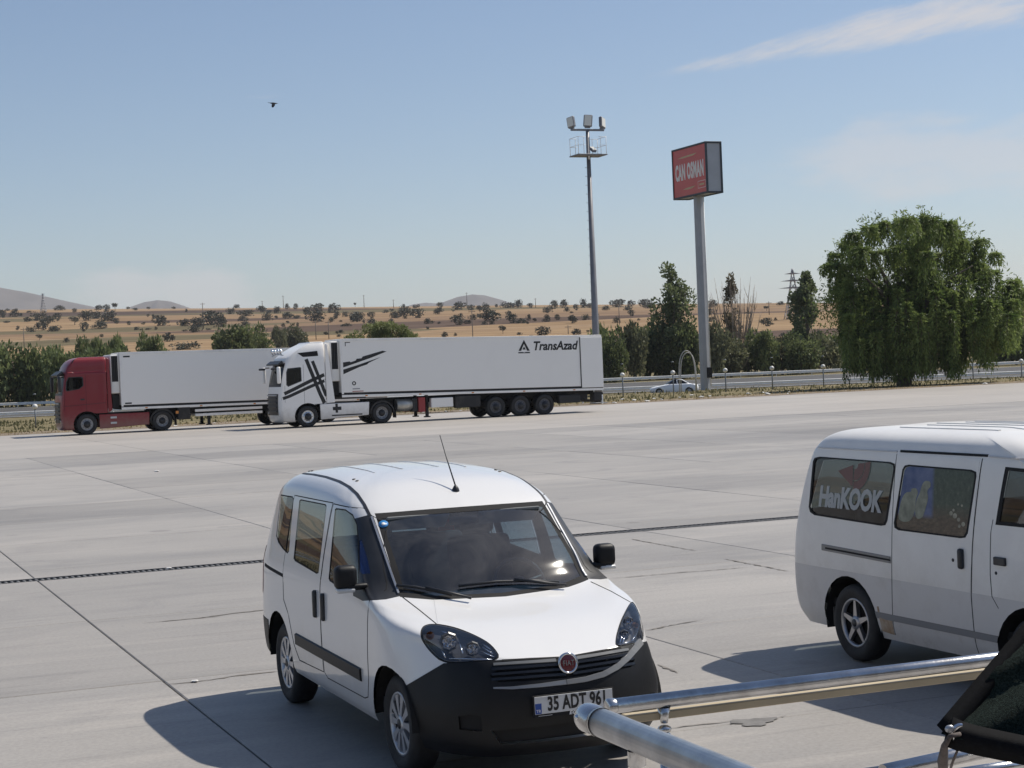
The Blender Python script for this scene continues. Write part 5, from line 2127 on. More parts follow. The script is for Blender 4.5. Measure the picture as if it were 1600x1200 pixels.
def tractor(near, rows, paint, label, wheelbase, win, ws, extras, low_z, name='tractor_unit'):
    o = truck_frame(near)
    root = empty(name, o, TYAW)
    tag(root, label, 'truck')
    M = Matrix.Translation(o) @ Matrix.Rotation(TYAW, 4, 'Z')
    last = [(x, 0, rows[-1][0][2] + .004) for (x, y, z) in rows[-1]]
    sh = Shell(rows + [last], 5, 5, M)
    for s, sx in ((-1, 'right'), (1, 'left')):
        ts = lambda c, n, s=s: c.y * s > .6
        sh.cut2('arch', ellipse(0.0, .52, .64, .62), (1, 0, 0), (0, 0, 1), ts)
        sh.cut2('below', [(-.35, -.2), (-2, -.2), (-2, low_z), (-.35, low_z)], (1, 0, 0), (0, 0, 1), ts)
        cx = sum(p[0] for p in win) / len(win)
        cz = sum(p[1] for p in win) / len(win)
        inner = [(cx + (x - cx) * .90, cz + (z - cz) * .90) for x, z in win]
        sh.cut2('side_glass_' + sx, inner, (1, 0, 0), (0, 0, 1), lambda c, n, s=s: c.y * s > .6 and abs(n.y) > .5)
        sh.cut2('side_seal_' + sx, win, (1, 0, 0), (0, 0, 1), lambda c, n, s=s: c.y * s > .6 and abs(n.y) > .5)
    tw = lambda c, n: n.x > .3 and c.x > .5
    sh.cut2('windscreen', ws, (0, 1, 0), (0, 0, 1), tw)
    sh.cut2('screen_edge', [(y * 1.06, z + (.10 if z > 2.5 else -.10)) for y, z in ws], (0, 1, 0), (0, 0, 1), tw)
    sh.cut2('grille', [(-.95, 1.62), (.95, 1.62), (.9, .62), (-.9, .62)], (0, 1, 0), (0, 0, 1), tw)
    sh.cut2('cab_back', [(-2, -1), (2, -1), (2, 5), (-2, 5)], (0, 1, 0), (0, 0, 1), lambda c, n: n.x < -.7)
    sh.drop('arch')
    sh.drop('below')
    spec = {'body': ('cab', paint, 0), 'windscreen': ('windscreen', m_glass_t, .01), 'screen_edge': ('windscreen_edge', m_trim, .003), 'grille': ('grille', m_trim, .02), 'cab_back': ('cab_back', paint, 0)}
    for sx in ('right', 'left'):
        spec['side_glass_' + sx] = ('side_window', m_glass_t, .012)
        spec['side_seal_' + sx] = ('window_frame', m_trim, .002)
    P = sh.split(spec, root)
    for sx in ('right', 'left'):
        adopt(sh, P, 'side_seal_' + sx, P['side_glass_' + sx])
    adopt(sh, P, 'screen_edge', P['windscreen'])
    # grille bars
    for z in (.80, 1.0, 1.2, 1.4, 1.55):
        MB().m(m_satin if z > 1.5 else m_trim).box((rows[2][0][0] - .01, 0, z), (.05, 1.7, .05), .01).build('grille_strip', parent=P['grille'])
    for s in (-1, 1):
        # lamps, mirrors, steps, door gap
        MB().m(m_clear_lens).box((rows[1][0][0] - .10, s * .92, .66), (.16, .40, .24), .05, 2, smooth=True).build('headlight', parent=root)
        mr = empty('mirror', (0, 0, 0), 0, root)
        MB().m(extras.get('mirror', m_trim)).box((rows[3][0][0] - .02, s * 1.40, 2.50), (.16, .20, .78), .05, 2, smooth=True).build('housing', parent=mr)
        MB().m(m_trim).tube([(rows[3][0][0] - .25, s * 1.2, 2.86), (rows[3][0][0] - .02, s * 1.38, 2.86)], .025, 8).build('arm', parent=mr)
        xa = max(p[0] for p in win) + .07
        xb = min(p[0] for p in win) - .10
        strip_pts(on_side(sh, [(xa, 2.0), (xa + .02, 1.2)], s, .1), .012, .002, m_black, 'door_gap', root, .004)
        strip_pts(on_side(sh, [(xb, 2.95), (xb, 1.15)], s, .1), .012, .002, m_black, 'door_gap', root, .004)
        MB().m(extras.get('handle', m_trim)).box((xb + .18, s * 1.255, 1.72), (.20, .03, .07), .01).build('door_handle', parent=root)
        # wheels
        w1 = wheel(root, (0, s * 1.08, .505), .505, .30, .30, 'bolts', s, hub_m=extras.get('rim', m_steel_rim))
        w2 = wheel(root, (-wheelbase, s * .98, .505), .505, .54, .30, 'dual', s, hub_m=m_steel_rim)
        # mud guards
        g = MB().m(m_chassis)
        prev = None
        for k in range(15):
            a = math.pi * (k / 14 * 1.05 - .02)
            v1 = g.bm.verts.new((-wheelbase + .60 * math.cos(a), s * 1.26, .53 + .57 * math.sin(a)))
            v2 = g.bm.verts.new((-wheelbase + .60 * math.cos(a), s * .70, .53 + .57 * math.sin(a)))
            v3 = g.bm.verts.new((-wheelbase + .56 * math.cos(a), s * 1.26, .48 + .53 * math.sin(a)))
            if prev:
                g.bm.faces.new((prev[0], v1, v2, prev[1]))
                g.bm.faces.new((prev[0], v1, v3, prev[2]))
            prev = (v1, v2, v3)
        g.build('mudguard', parent=root)
        g = MB().m(m_chassis)
        prev = None
        for k in range(15):
            a = math.pi * (k / 14 * 1.1 - .05)
            v1 = g.bm.verts.new((.64 * math.cos(a), s * 1.23, .52 + .62 * math.sin(a)))
            v2 = g.bm.verts.new((.64 * math.cos(a), s * .80, .52 + .62 * math.sin(a)))
            if prev:
                g.bm.faces.new((prev[0], v1, v2, prev[1]))
            prev = (v1, v2)
        g.build('wheel_arch', parent=root)
        MB().m(m_trim).box((-wheelbase - .68, s * 1.0, .45), (.025, .50, .42), .005).build('mud_flap', parent=root)
    g = MB().m(m_chassis)
    for s in (-1, 1):
        g.box((-2.2, s * .42, .88), (5.6, .10, .26))
    g.box((-wheelbase, 0, 1.10), (1.0, .9, .10), .02)
    g.tube([(-wheelbase, -.9, .505), (-wheelbase, .9, .505)], .12, 10)
    g.tube([(0, -.9, .505), (0, .9, .505)], .10, 10)
    g.box((.3, 0, .85), (1.6, .8, .5))
    g.build('chassis', parent=root)
    d = MB().m(m_dark)
    d.box((.2, 0, 1.62), (1.9, 2.2, .05))
    d.box((.95, 0, 1.85), (.35, 2.1, .4), .05)
    for y in (-.65, .65):
        d.box((-.05, y, 2.2), (.18, .5, .9), .05)
        d.box((.2, y, 1.85), (.5, .5, .16), .04)
    d.build('cabin', parent=root)
    return root, sh, P, M


# --- white tractor with black cross stripes
m_tw = lined('white_truck_paint', (0.86, 0.84, 0.81), 0.35, 0.4, dirt=((0.62, 0.60, 0.56), 0.9, 0.15), grime=((0.42, 0.38, 0.33), 1.0, 0.6))
WR = [trow(.28, 1.28, -.95, 1.16), trow(.42, 1.36, -.95, 1.235), trow(.95, 1.40, -.95, 1.25), trow(1.55, 1.39, -.95, 1.25), trow(1.98, 1.34, -.95, 1.25), trow(2.55, 1.22, -.95, 1.245),
      trow(3.05, 1.08, -.95, 1.235), trow(3.30, .98, -.95, 1.22), trow(3.56, .62, -.95, 1.185, corner=.05), trow(3.76, .18, -.95, 1.13, corner=.0, bulge=.03), trow(3.93, -.20, -.95, 1.04, corner=.0, bulge=.02), trow(4.0, -.30, -.93, .92, corner=0, bulge=.0)]
for r in WR[-4:]:
    for k in range(len(r)):
        x, y, z = r[k]
        if k in (5, 6):
            r[k] = (min(x, r[4][0] - .06 * (k - 4)), y, z)
TW, shw, PW, MW = tractor((-9.607, 82.307, 0), WR, m_tw, 'white tractor unit with black cross stripes and roof lamps, parked on the far side', 3.65,
                          [(.97, 2.62), (.90, 2.80), (.28, 2.84), (.24, 2.80), (.24, 2.18), (.90, 1.94), (.99, 2.02)], [(-1.05, 2.95), (-1.08, 2.05), (1.08, 2.05), (1.05, 2.95)],
                          {'mirror': m_tw, 'rim': m_alu_rim}, 1.08)
# side deflectors, tank skirts
for s in (-1, 1):
    MB().m(m_tw).prism([(-.94, 3.92), (-1.06, 3.86), (-1.34, 1.12), (-.94, 1.10)], s * 1.21, s * 1.255, bev=.008).build('side_deflector', parent=TW)
    MB().m(m_tw).prism([(-.62, .33), (-.60, 1.06), (-3.02, 1.06), (-2.98, .44)], s * 1.16, s * 1.245, bev=.02).build('side_skirt', parent=TW)
    MB().m(m_trim).box((-1.9, s * 1.247, .50), (1.5, .012, .06), .003).build('skirt_slot', parent=TW)
    MB().m(m_black).prism([(.38, 3.50), (.12, 3.30), (-.62, 3.33), (-.58, 3.57)], s * 1.18, s * 1.225, bev=.01).build('roof_vent', parent=TW)
    # black cross: two paired bands over cab side
    for pts, w in (([(-.02, 3.20), (-.18, 2.75), (-.40, 2.15), (-.62, 1.55), (-.82, 1.10)], .19), ([(-.32, 3.10), (-.50, 2.60), (-.66, 2.15), (-.88, 1.55), (-.92, 1.42)], .17),
                   ([(1.10, 1.62), (.62, 1.82), (.10, 2.05), (-.30, 2.22), (-.72, 2.38), (-.93, 2.46)], .18), ([(1.24, 1.38), (.85, 1.50), (.30, 1.72), (-.15, 1.90), (-.60, 2.06), (-.92, 2.17)], .16)):
        strip_pts(on_side(shw, pts, s, .06), w, .004, m_black_print, 'stripe', PW['body'], .004)
    MB().m(m_black_print).box((-1.42, s * 1.2475, .82), (.42, .006, .16), .001).build('skirt_mark', parent=TW)
    MB().m(m_black_print).box((-1.40, s * 1.2478, .83), (.12, .006, .42), .001).build('skirt_mark', parent=TW)
# roof lamp bar
lb = empty('lamp_bar', (0, 0, 0), 0, TW)
MB().m(m_satin).tube([(1.02, -1.0, 3.42), (1.06, 0, 3.50), (1.02, 1.0, 3.42)], .03, 8).build('bar', parent=lb)
for y in (-.78, -.28, .28, .78):
    M0 = frame((1.10, y, 3.62), (0, 1, 0), (1, 0, 0))
    MB().m(m_chrome).lathe([(0, -.12), (.07, -.10), (.11, 0), (.10, .02), (0, .02)], 14, M0).build('roof_lamp', parent=lb)
    MB().m(m_trim).tube([(1.04, y, 3.46), (1.08, y, 3.56)], .02, 6).build('bracket', parent=lb)
MB().m(m_trim).prism([(1.06, 3.06), (1.30, 2.96), (1.32, 3.02), (1.10, 3.18)], -1.12, 1.12, bev=.01).build('sun_visor', parent=TW)
for y in (-1.16, .2):
    MB().m(m_trim).box((1.52, y if y < 0 else 1.16, 2.80), (.30, .12, .10), .03, 2).build('front_mirror', parent=TW)

# --- red tractor
m_tr = lined('dark_red_truck_paint', (0.20, 0.007, 0.014), 0.4, 0.3, dirt=((0.17, 0.03, 0.03), 0.9, 0.2), grime=((0.22, 0.12, 0.10), 1.0, 0.6))
RR = [trow(.26, 1.16, -1.05, 1.16), trow(.42, 1.24, -1.05, 1.235), trow(.95, 1.27, -1.05, 1.25), trow(1.55, 1.26, -1.05, 1.25), trow(2.0, 1.22, -1.05, 1.25), trow(2.6, 1.13, -1.05, 1.245), trow(2.98, 1.06, -1.05, 1.24),
      trow(3.06, 1.03, -1.05, 1.205), trow(3.35, .90, -1.05, 1.20, corner=.14), trow(3.58, .70, -1.05, 1.17, corner=.10), trow(3.70, .45, -1.05, 1.08, corner=.02, bulge=.03), trow(3.76, .2, -1.0, .9, corner=0, bulge=.0)]
for r in RR[-2:]:
    for k in range(len(r)):
        x, y, z = r[k]
        if k in (5, 6):
            r[k] = (min(x, r[4][0] - .06 * (k - 4)), y, z)
TR, shr, PR, MR = tractor((-20.619, 84.962, 0), RR, m_tr, 'dark red tractor unit with high roof, leftmost vehicle by the verge', 3.65,
                          [(.92, 2.60), (.80, 2.83), (.16, 2.83), (.09, 2.76), (.09, 2.38), (.30, 2.22), (.90, 2.14), (.95, 2.22)], [(-1.05, 2.90), (-1.08, 2.05), (1.08, 2.05), (1.05, 2.90)],
                          {'mirror': m_trim, 'handle': m_trim}, 1.02)
for s in (-1, 1):
    MB().m(m_tr).prism([(-1.04, 3.70), (-1.16, 3.62), (-1.24, 1.15), (-1.04, 1.02)], s * 1.20, s * 1.25, bev=.008).build('side_deflector', parent=TR)
    MB().m(m_tr).prism([(-.60, .26), (-.60, .96), (-3.02, .96), (-3.00, .36)], s * 1.16, s * 1.245, bev=.02).build('side_skirt', parent=TR)
    strip_pts(on_side(shr, [(.82, 3.03), (-.80, 3.06)], s, .1), .07, .03, m_tr, 'cab_ridge', PR['body'], .004)
    strip_pts(on_side(shr, [(1.08, 1.42), (-.95, 1.52)], s, .1), .035, .004, mat('dark_red_trim', (0.09, 0.008, 0.012), 0.5), 'cab_seam', PR['body'], .004)
    for z in (.78, .52):
        MB().m(m_satin).box((-1.28, s * 1.247, z), (.30, .02, .10), .01).build('step', parent=TR)
MB().m(m_trim).prism([(1.02, 3.02), (1.30, 2.86), (1.32, 2.94), (1.05, 3.14)], -1.12, 1.12, bev=.01).build('sun_visor', parent=TR)
MB().m(m_satin).tube([(1.22, 1.24, 2.10), (1.16, 1.26, 2.75)], .03, 8).build('hand_rail', parent=TR)

# --- refrigerated semi-trailers
m_box = mat('white_trailer_panel', (0.86, 0.84, 0.80), 0.45, coat=0.1, dirt=((0.70, 0.68, 0.64), 0.35, 0.25))
m_rail = mat('trailer_rail', (0.84, 0.82, 0.79), 0.4, 0.2, dirt=((0.40, 0.38, 0.35), 1.0, 0.4))
m_red_box = mat('red_plastic', (0.30, 0.035, 0.035), 0.5)


def trailer(near, z0, z1, tilt, axles, label, name='semi_trailer'):
    """local x forward, front wall at x = 0"""
    o = truck_frame(near)
    fw = Vector((math.cos(TYAW), math.sin(TYAW), 0))
    o = o + fw * -1.68
    root = empty(name, o, TYAW)
    tag(root, label, 'trailer')
    L, hw = 13.6, 1.27
    T = Matrix.Rotation(tilt, 4, 'Y')

    def tz(x, z):
        return z + tilt * x

    def quad_box(nm, x0, x1, y0, y1, za, zb, m_, bev=.01, par=None):
        mb = MB().m(m_)
        mb.prism([(x0, tz(x0, za)), (x1, tz(x1, za)), (x1, tz(x1, zb)), (x0, tz(x0, zb))], y0, y1, bev=bev)
        return mb.build(nm, parent=par or root)
    b = quad_box('box_body', -L, 0, -hw + .02, hw - .02, z0 + .22, z1 - .05, m_box)
    quad_box('floor_frame', -L, 0, -hw + .03, hw - .03, z0, z0 + .22, m_chassis)
    for s in (-1, 1):
        y0, y1 = (hw - .02, hw) if s > 0 else (-hw, -hw + .02)
        quad_box('bottom_rail', -L, 0, y0, y1 + .006 * s if s > 0 else y1, z0, z0 + .11, m_rail, .004)
        quad_box('bottom_groove', -L, 0, y0, y1 - .004 * s, z0 + .11, z0 + .15, m_chassis, .002)
        quad_box('top_rail', -L, 0, y0, y1, z1 - .12, z1, m_rail, .004)
        quad_box('front_post', -.10, 0.0, y0 - .002, y1 + .002, z0 + .15, z1 - .12, m_rail, .004)
    quad_box('roof', -L, 0, -hw + .02, hw - .02, z1 - .05, z1 - .004, m_rail, .01)
    for s in (-1, 1):
        y0, y1 = (hw - .02, hw + .03) if s > 0 else (-hw - .03, -hw + .02)
        quad_box('rear_door', -L - .01, -L + 1.17, y0, y1, z0 + .15, z1 - .10, m_box, .008)
        quad_box('door_shadow_gap', -L + 1.17, -L + 1.21, y0, y1 - .02 * s, z0 + .15, z1 - .10, m_chassis, .002)
    for k in range(5):
        MB().m(m_orange_lens).box((-1.2 - 2.7 * k, hw + .012, tz(-1.2 - 2.7 * k, z0 + .055)), (.12, .014, .05), .003).build('side_marker', parent=root)
    # running gear
    ch = MB().m(m_chassis)
    for s in (-1, 1):
        ch.box((-L / 2 - .6, s * .45, z0 - .16 + tilt * -7), (L - 1.6, .12, .30))
    ch.build('chassis', parent=root)
    for x in axles:
        for s in (-1, 1):
            wheel(root, (x, s * 1.06, .505), .505, .36, .30, 'single', s, hub_m=mat('dark_trailer_rim', (0.10, 0.10, 0.11), 0.5, 0.4))
        MB().m(m_chassis).tube([(x, -1.0, .505), (x, 1.0, .505)], .07, 8).build('axle', parent=root)
        for s in (-1, 1):
            g = MB().m(m_chassis)
            prev = None
            for k in range(11):
                a = math.pi * (k / 10 * .9 + .05)
                v1 = g.bm.verts.new((x + .58 * math.cos(a), s * 1.25, .52 + .56 * math.sin(a)))
                v2 = g.bm.verts.new((x + .58 * math.cos(a), s * .85, .52 + .56 * math.sin(a)))
                if prev:
                    g.bm.faces.new((prev[0], v1, v2, prev[1]))
                prev = (v1, v2)
            g.build('mudguard', parent=root)
    for s in (-1, 1):
        g = MB().m(m_chassis)
        g.box((-2.75 - 1.6, s * .85, z0 * .5 + .1), (.14, .14, z0 - .25), .01)
        g.box((-2.75 - 1.6, s * .85, .20), (.26, .30, .06), .01)
        g.build('landing_leg', parent=root)
        g = MB().m(m_chassis)
        g.box((-L + .25, s * .95, z0 - .30 + tilt * -13.4), (.5, .55, .42), .02)
        g.build('rear_locker', parent=root)
        MB().m(m_white_print).box((-L + .05, s * 1.18, .62), (.06, .12, .45), .01).build('rear_marker', parent=root)
    MB().m(m_chassis).box((-L + .12, 0, .55), (.12, 2.3, .14), .01).build('underrun_bar', parent=root)
    # cooling unit on the front wall
    cu = empty('cooling_unit', (0, 0, 0), 0, root)
    MB().m(m_box).box((.22, 0, z1 - 1.05), (.44, 2.1, 1.9), .06, 2).build('casing', parent=cu)
    for s in (-1, 1):
        MB().m(m_black).box((.22, s * 1.052, z1 - .80), (.30, .01, 1.25), .003).build('vent', parent=cu)
        for k in range(3):
            MB().m(m_trim).box((.13 + .09 * k, s * 1.06, z1 - .80), (.03, .012, 1.2), .002).build('vent_bar', parent=cu)
    MB().m(m_chassis).box((.20, 0, z0 + .42), (.36, 1.7, .70), .03).build('fuel_box', parent=cu)
    return root, tz, b


T2, tz2, B2 = trailer((-9.607, 82.307, 0), 1.33, 4.10, .0187, (-7.80, -9.10, -10.40), 'white refrigerated semi-trailer with TransAzad lettering')
T1, tz1, B1 = trailer((-20.619, 84.962, 0), 1.14, 3.94, .0095, (-7.80, -9.10, -10.40), 'plain white refrigerated semi-trailer behind the dark red tractor unit')
# fittings under the lettered trailer
for s in (1, -1):
    MB().m(m_tank).tube([(-2.75, s * .95, .82), (-3.50, s * .95, .82)], .30, 16).build('air_tank', parent=T2)
    MB().m(m_red_box).box((-3.98, s * 1.05, .80), (.34, .40, .72), .03).build('extinguisher_box', parent=T2)
    MB().m(m_chassis).box((-3.62, s * 1.0, .80), (.30, .40, .66), .03).build('locker', parent=T2)
    MB().m(m_box).box((-5.02, s * 1.10, .86), (1.12, .30, .46), .02).build('pallet_box', parent=T2)
    MB().m(m_chassis).box((-6.35, s * 1.08, .84), (1.30, .36, .58), .03).build('spare_locker', parent=T2)
    MB().m(m_chassis).box((-11.75, s * 1.05, .72), (1.15, .40, .40), .03).build('rear_box', parent=T2)
    # under the plain trailer: side guards
    for z in (.92, .70):
        MB().m(m_rail).box((-5.3, s * 1.20, z), (3.4, .04, .13), .01).build('side_guard', parent=T1)
    MB().m(m_chassis).box((-3.05, s * 1.05, .82), (.62, .40, .62), .03).build('locker', parent=T1)
    MB().m(m_orange_lens).box((-2.70, s * 1.26, .88), (.14, .012, .14), .003).build('reflector', parent=T1)


# lettering and mark on the near side (vehicle left, towards the camera)
def t2p(x, z, lift=.005):
    return Vector((x, 1.252 + lift, tz2(x, z)))


xs_ = -1.0
Xd = Vector((-1, 0, -.0187)).normalized()
Ud = Vector((-.0187, 0, 1)).normalized()
add_text('lettering', 'TransAzad', .60, frame(t2p(-11.05, 3.58), Xd, Ud), m_black_print, T2, depth=.004, squeeze=.92, bold=.017, shear=.22)
mk = frame(t2p(-9.40, 3.55), Xd, Ud)
mb = MB().m(m_black_print)
for poly in ([(-.30, -.18), (-.16, -.18), (.0, .16), (.0, .36)], [(.30, -.18), (.16, -.18), (.0, .16), (.0, .36)], [(-.09, -.12), (.09, -.12), (0, .03)], [(-.31, -.30), (.31, -.30), (.31, -.24), (.08, -.24), (0, -.27), (-.08, -.24), (-.31, -.24)]):
    mb.face([mk @ Vector((a, b, 0)) for a, b in poly])
mb.build('company_mark', parent=T2)
# brush-like black slashes continuing the cab stripes
for pts in ([(-.12, 2.98), (-.45, 3.02), (-.5, 2.98), (-.75, 3.06), (-.8, 3.14), (-1.05, 3.16), (-1.1, 3.24), (-2.1, 3.50), (-2.3, 3.46), (-1.5, 3.17), (-.12, 2.74)],
            [(-.12, 2.64), (-.8, 2.83), (-2.0, 3.20), (-1.4, 2.94), (-1.3, 2.86), (-.9, 2.74), (-.12, 2.42)]):
    n = len(pts)
    mb = MB().m(m_black_print)
    mb.face([t2p(x, z, .004) for x, z in pts])
    mb.build('stripe', parent=T2)
c0 = t2p(-.62, 1.98, .004)
mb = MB().m(m_black_print)
Mx = frame(c0, Xd, Ud)
for k in range(20):
    a, b = 2 * math.pi * k / 20, 2 * math.pi * (k + 1) / 20
    mb.face([Mx @ Vector(p) for p in ((.10 * math.cos(a), .10 * math.sin(a), 0), (.10 * math.cos(b), .10 * math.sin(b), 0), (.05 * math.cos(b), .05 * math.sin(b), 0), (.05 * math.cos(a), .05 * math.sin(a), 0))])
mb.build('maker_mark', parent=T2)
MB().m(mat('grey_print', (0.25, 0.25, 0.26), 0.6)).box(t2p(-.72, 1.72, .002), (.36, .004, .045)).build('small_print', parent=T2)
MB().m(mat('red_print', (0.35, 0.12, 0.10), 0.6)).box(t2p(-.80, 1.60, .002), (.55, .004, .04)).build('small_print', parent=T2)
MB().m(m_black_print).box(t2p(-.38, 3.92, .002), (.26, .004, .035)).build('corner_mark', parent=T2)
MB().m(m_black_print).box(t2p(-.27, 3.84, .002), (.035, .004, .19)).build('corner_mark', parent=T2)
for z in (3.72, 1.44):
    MB().m(m_black_print).box((-.34, 1.258, tz1(-.3, z)), (.32, .004, .07)).build('corner_mark', parent=T1)
# ------------------------------------------------------------------ floodlight mast
m_mast = mat('mast_steel', (0.20, 0.20, 0.21), 0.5, 0.4, var=0.2, vscale=0.8)
m_mast_lit = mat('lamp_face', (0.72, 0.70, 0.62), 0.25, coat=0.5)


def z_at(px, py, depth):
    return at(px, py, depth).z


mp = at(932.5, 560, 104.0)
mast = empty('floodlight_mast', (mp.x, mp.y, 0), PHI)
tag(mast, 'tall steel floodlight mast with a service platform behind the lettered trailer', 'light mast')
zt, zp = z_at(920, 203, 104), z_at(921, 243, 104)
MB().m(m_mast).tube([(0, 0, -.1), (0, 0, 3), (0, 0, zt)], [.235, .215, .105], 10).build('pole', parent=mast)
MB().m(m_mast).box((0, 0, .06), (.8, .8, .06), .01).build('base_plate', parent=mast)
MB().m(m_mast).box((0, 0, zt), (2.15, .12, .12), .01).build('cross_arm', parent=mast)
pf = empty('platform', (0, 0, 0), 0, mast)
MB().m(m_mast).box((0, 0, zp), (1.9, 1.3, .07), .01).build('deck', parent=pf)
for x in (-.9, -.55, .55, .9):
    for y in (-.6, .6):
        MB().m(m_galv).tube([(x, y, zp), (x, y, zp + 1.05)], .016, 6).build('rail_post', parent=pf)
for zz in (.55, 1.05):
    for y in (-.6, .6):
        MB().m(m_galv).tube([(-.92, y, zp + zz), (-.42, y, zp + zz)], .014, 6).build('rail', parent=pf)
        MB().m(m_galv).tube([(.42, y, zp + zz), (.92, y, zp + zz)], .014, 6).build('rail', parent=pf)
    for x in (-.9, .9):
        MB().m(m_galv).tube([(x, -.6, zp + zz), (x, .6, zp + zz)], .014, 6).build('rail', parent=pf)


def flood(x, zz, yaw, tilt, sc_=1.0, roll=0.0):
    r = empty('floodlight', (x, 0, zz), 0, mast)
    M = Matrix.Rotation(yaw, 4, 'Z') @ Matrix.Rotation(tilt, 4, 'X') @ Matrix.Rotation(roll, 4, 'Y')
    a = MB().m(m_mast)
    a.box((0, 0, .30 * sc_), (.46 * sc_, .20 * sc_, .62 * sc_), .06 * sc_, 2)
    a.bm.transform(M)
    a.build('housing', parent=r)
    a = MB().m(m_mast_lit)
    a.box((0, -.102 * sc_, .30 * sc_), (.36 * sc_, .012, .52 * sc_), .004)
    a.bm.transform(M)
    a.build('glass', parent=r)
    a = MB().m(m_mast)
    a.box((0, .02, -.04), (.30 * sc_, .06, .10))
    a.build('bracket', parent=r)


flood(-1.0, zt + .14, -PHI - .60, -.15, 1.08, roll=-.22)
flood(.02, zt + .20, -PHI - .05, -.10, 1.15, roll=.10)
flood(.98, zt + .14, -PHI + 1.0, -.15, 1.08, roll=.26)
flood(.40, zp + .28, -PHI + .5, -1.0, .75)
for k in range(26):
    zz = 1.5 + k * .52
    if zz < zp - .3:
        MB().m(m_mast).tube([(-.26, 0, zz), (-.12, 0, zz)], .012, 5).build('climbing_rung', parent=mast)

# ------------------------------------------------------------------ roadside sign
m_sign_red = mat('sign_red', (0.62, 0.070, 0.050), 0.4, var=0.06, vscale=0.7, coat=0.2)
m_sign_side = mat('sign_grey_sheet', (0.42, 0.43, 0.45), 0.5, 0.2, var=0.08, vscale=1.0)
m_sign_edge = mat('sign_dark_frame', (0.035, 0.045, 0.055), 0.5)
m_sign_pole = mat('sign_pole_grey', (0.36, 0.37, 0.39), 0.45, 0.25, var=0.1, vscale=0.7)
m_sign_text = mat('sign_text', (0.86, 0.82, 0.78), 0.5)
m_sign_gold = mat('sign_gold', (0.60, 0.42, 0.22), 0.45)
SD = 132.0
c0 = at(1104, 261, SD)
zt_s, zb_s = z_at(1104, 222, SD), z_at(1105, 300, SD)
su, sv = c0.dot(LU), c0.dot(LV)
sw, sth = 5.4, 1.25
ctr = lot(su + sth / 2, sv + sw / 2)
sign = empty('sign_tower', (ctr.x, ctr.y, -.06), PHI)
tag(sign, 'tall grey pole with a red lettered box sign reading CAN OSMAN', 'sign')
zc, zh = (zt_s + zb_s) / 2 + .06, zt_s - zb_s
MB().m(m_sign_side).box((0, 0, zc), (sth, sw, zh), .02).build('sign_box', parent=sign)
fr = MB().m(m_sign_edge)
for a in (-1, 1):
    for b in (-1, 1):
        fr.box((a * sth / 2, b * sw / 2, zc), (.14, .14, zh + .14), .01)
        fr.box((a * sth / 2, 0, zc + b * zh / 2), (.14, sw, .14), .01)
        fr.box((0, a * sw / 2, zc + b * zh / 2), (sth, .14, .14), .01)
fr.build('frame', parent=sign)
for s in (-1, 1):
    fc = empty('face', (0, 0, 0), 0, sign)
    X = s * (sth / 2 + .012)
    MB().m(m_sign_red).box((X, 0, zc), (.02, sw - .10, zh - .10), .003).build('panel', parent=fc)
    xd = Vector((0, s, 0))
    Mt = frame((X + s * .012, 0, zc - .02), xd, (0, 0, 1))
    add_text('letters', 'CAN OSMAN', 1.62, Mt, m_sign_text, fc, depth=.02, squeeze=.44, bold=.075, spacing=1.12)
    for (y0, y1, zz, hh) in ((-1.9, 1.3, 1.17, .13), (-1.2, .95, -1.28, .13)):
        p = [Mt @ Vector((a, b, .004)) for a, b in ((y0, zz), (y1 - (y1 - y0) * .75, zz + hh * .6), (y1, zz + hh), (y1 - .6, zz - .02), (y0 + .9, zz - hh * .4))]
        m_ = MB().m(m_sign_gold)
        m_.face(p)
        m_.build('gold_line', parent=fc)
    bx = MB().m(m_sign_text)
    for (cx, cy, w_, h_) in ((1.9, -.90, 1.2, .03), (1.9, -1.42, 1.2, .03), (1.3, -1.16, .03, .52), (2.5, -1.16, .03, .52)):
        q = [Mt @ Vector((cx + a * w_ / 2, cy + b * h_ / 2, .004)) for a, b in ((-1, -1), (1, -1), (1, 1), (-1, 1))]
        bx.face(q)
    bx.build('small_box_print', parent=fc)
    sm = MB().m(m_sign_gold)
    sm.face([Mt @ Vector((1.9 + a * .38, -1.16 + b * .07, .005)) for a, b in ((-1, -1), (1, -1), (1, 1), (-1, 1))])
    sm.build('small_print', parent=fc)
MB().m(m_sign_pole).tube([(0, 0, 0), (0, 0, zc - zh / 2 + .1)], [.40, .36], 8, smooth=False).build('pole', parent=sign)
MB().m(m_galv).tube([Vector((LU.dot(Vector((1, 0, 0))) * .40, -.18, .3)), Vector((.36, -.17, zc - zh / 2))], .045, 8).build('cable_pipe', parent=sign)
MB().m(m_black).box((.16, -.38, 1.35), (.42, .14, .80), .01).build('junction_box', parent=sign)

# white hoop pipes beside the sign
m_hoop = mat('white_pipe', (0.46, 0.45, 0.42), 0.5, var=0.15, vscale=3)
for k, (px0, px1, top, dep, lab) in enumerate(((1061.5, 1087, 548, 128.0, 'larger white bent pipe hoop standing beside the sign pole'), (1064, 1088.5, 551, 129.5, 'smaller white bent pipe hoop just behind the larger one by the sign pole'))):
    a, b = at(px0, 600, dep), at(px1, 600, dep)
    zt_h = z_at((px0 + px1) / 2, top, dep)
    P = []
    for q in range(21):
        t = q / 20
        xx = a.x + (b.x - a.x) * (0.5 - 0.5 * math.cos(math.pi * t))
        P.append(Vector((xx, a.y, -.06 + (zt_h + .06) * math.sin(math.pi * t) ** .42)))
    o = MB().m(m_hoop).tube(P, .036, 8).build('pipe_hoop')
    tag(o, lab, 'pipe')

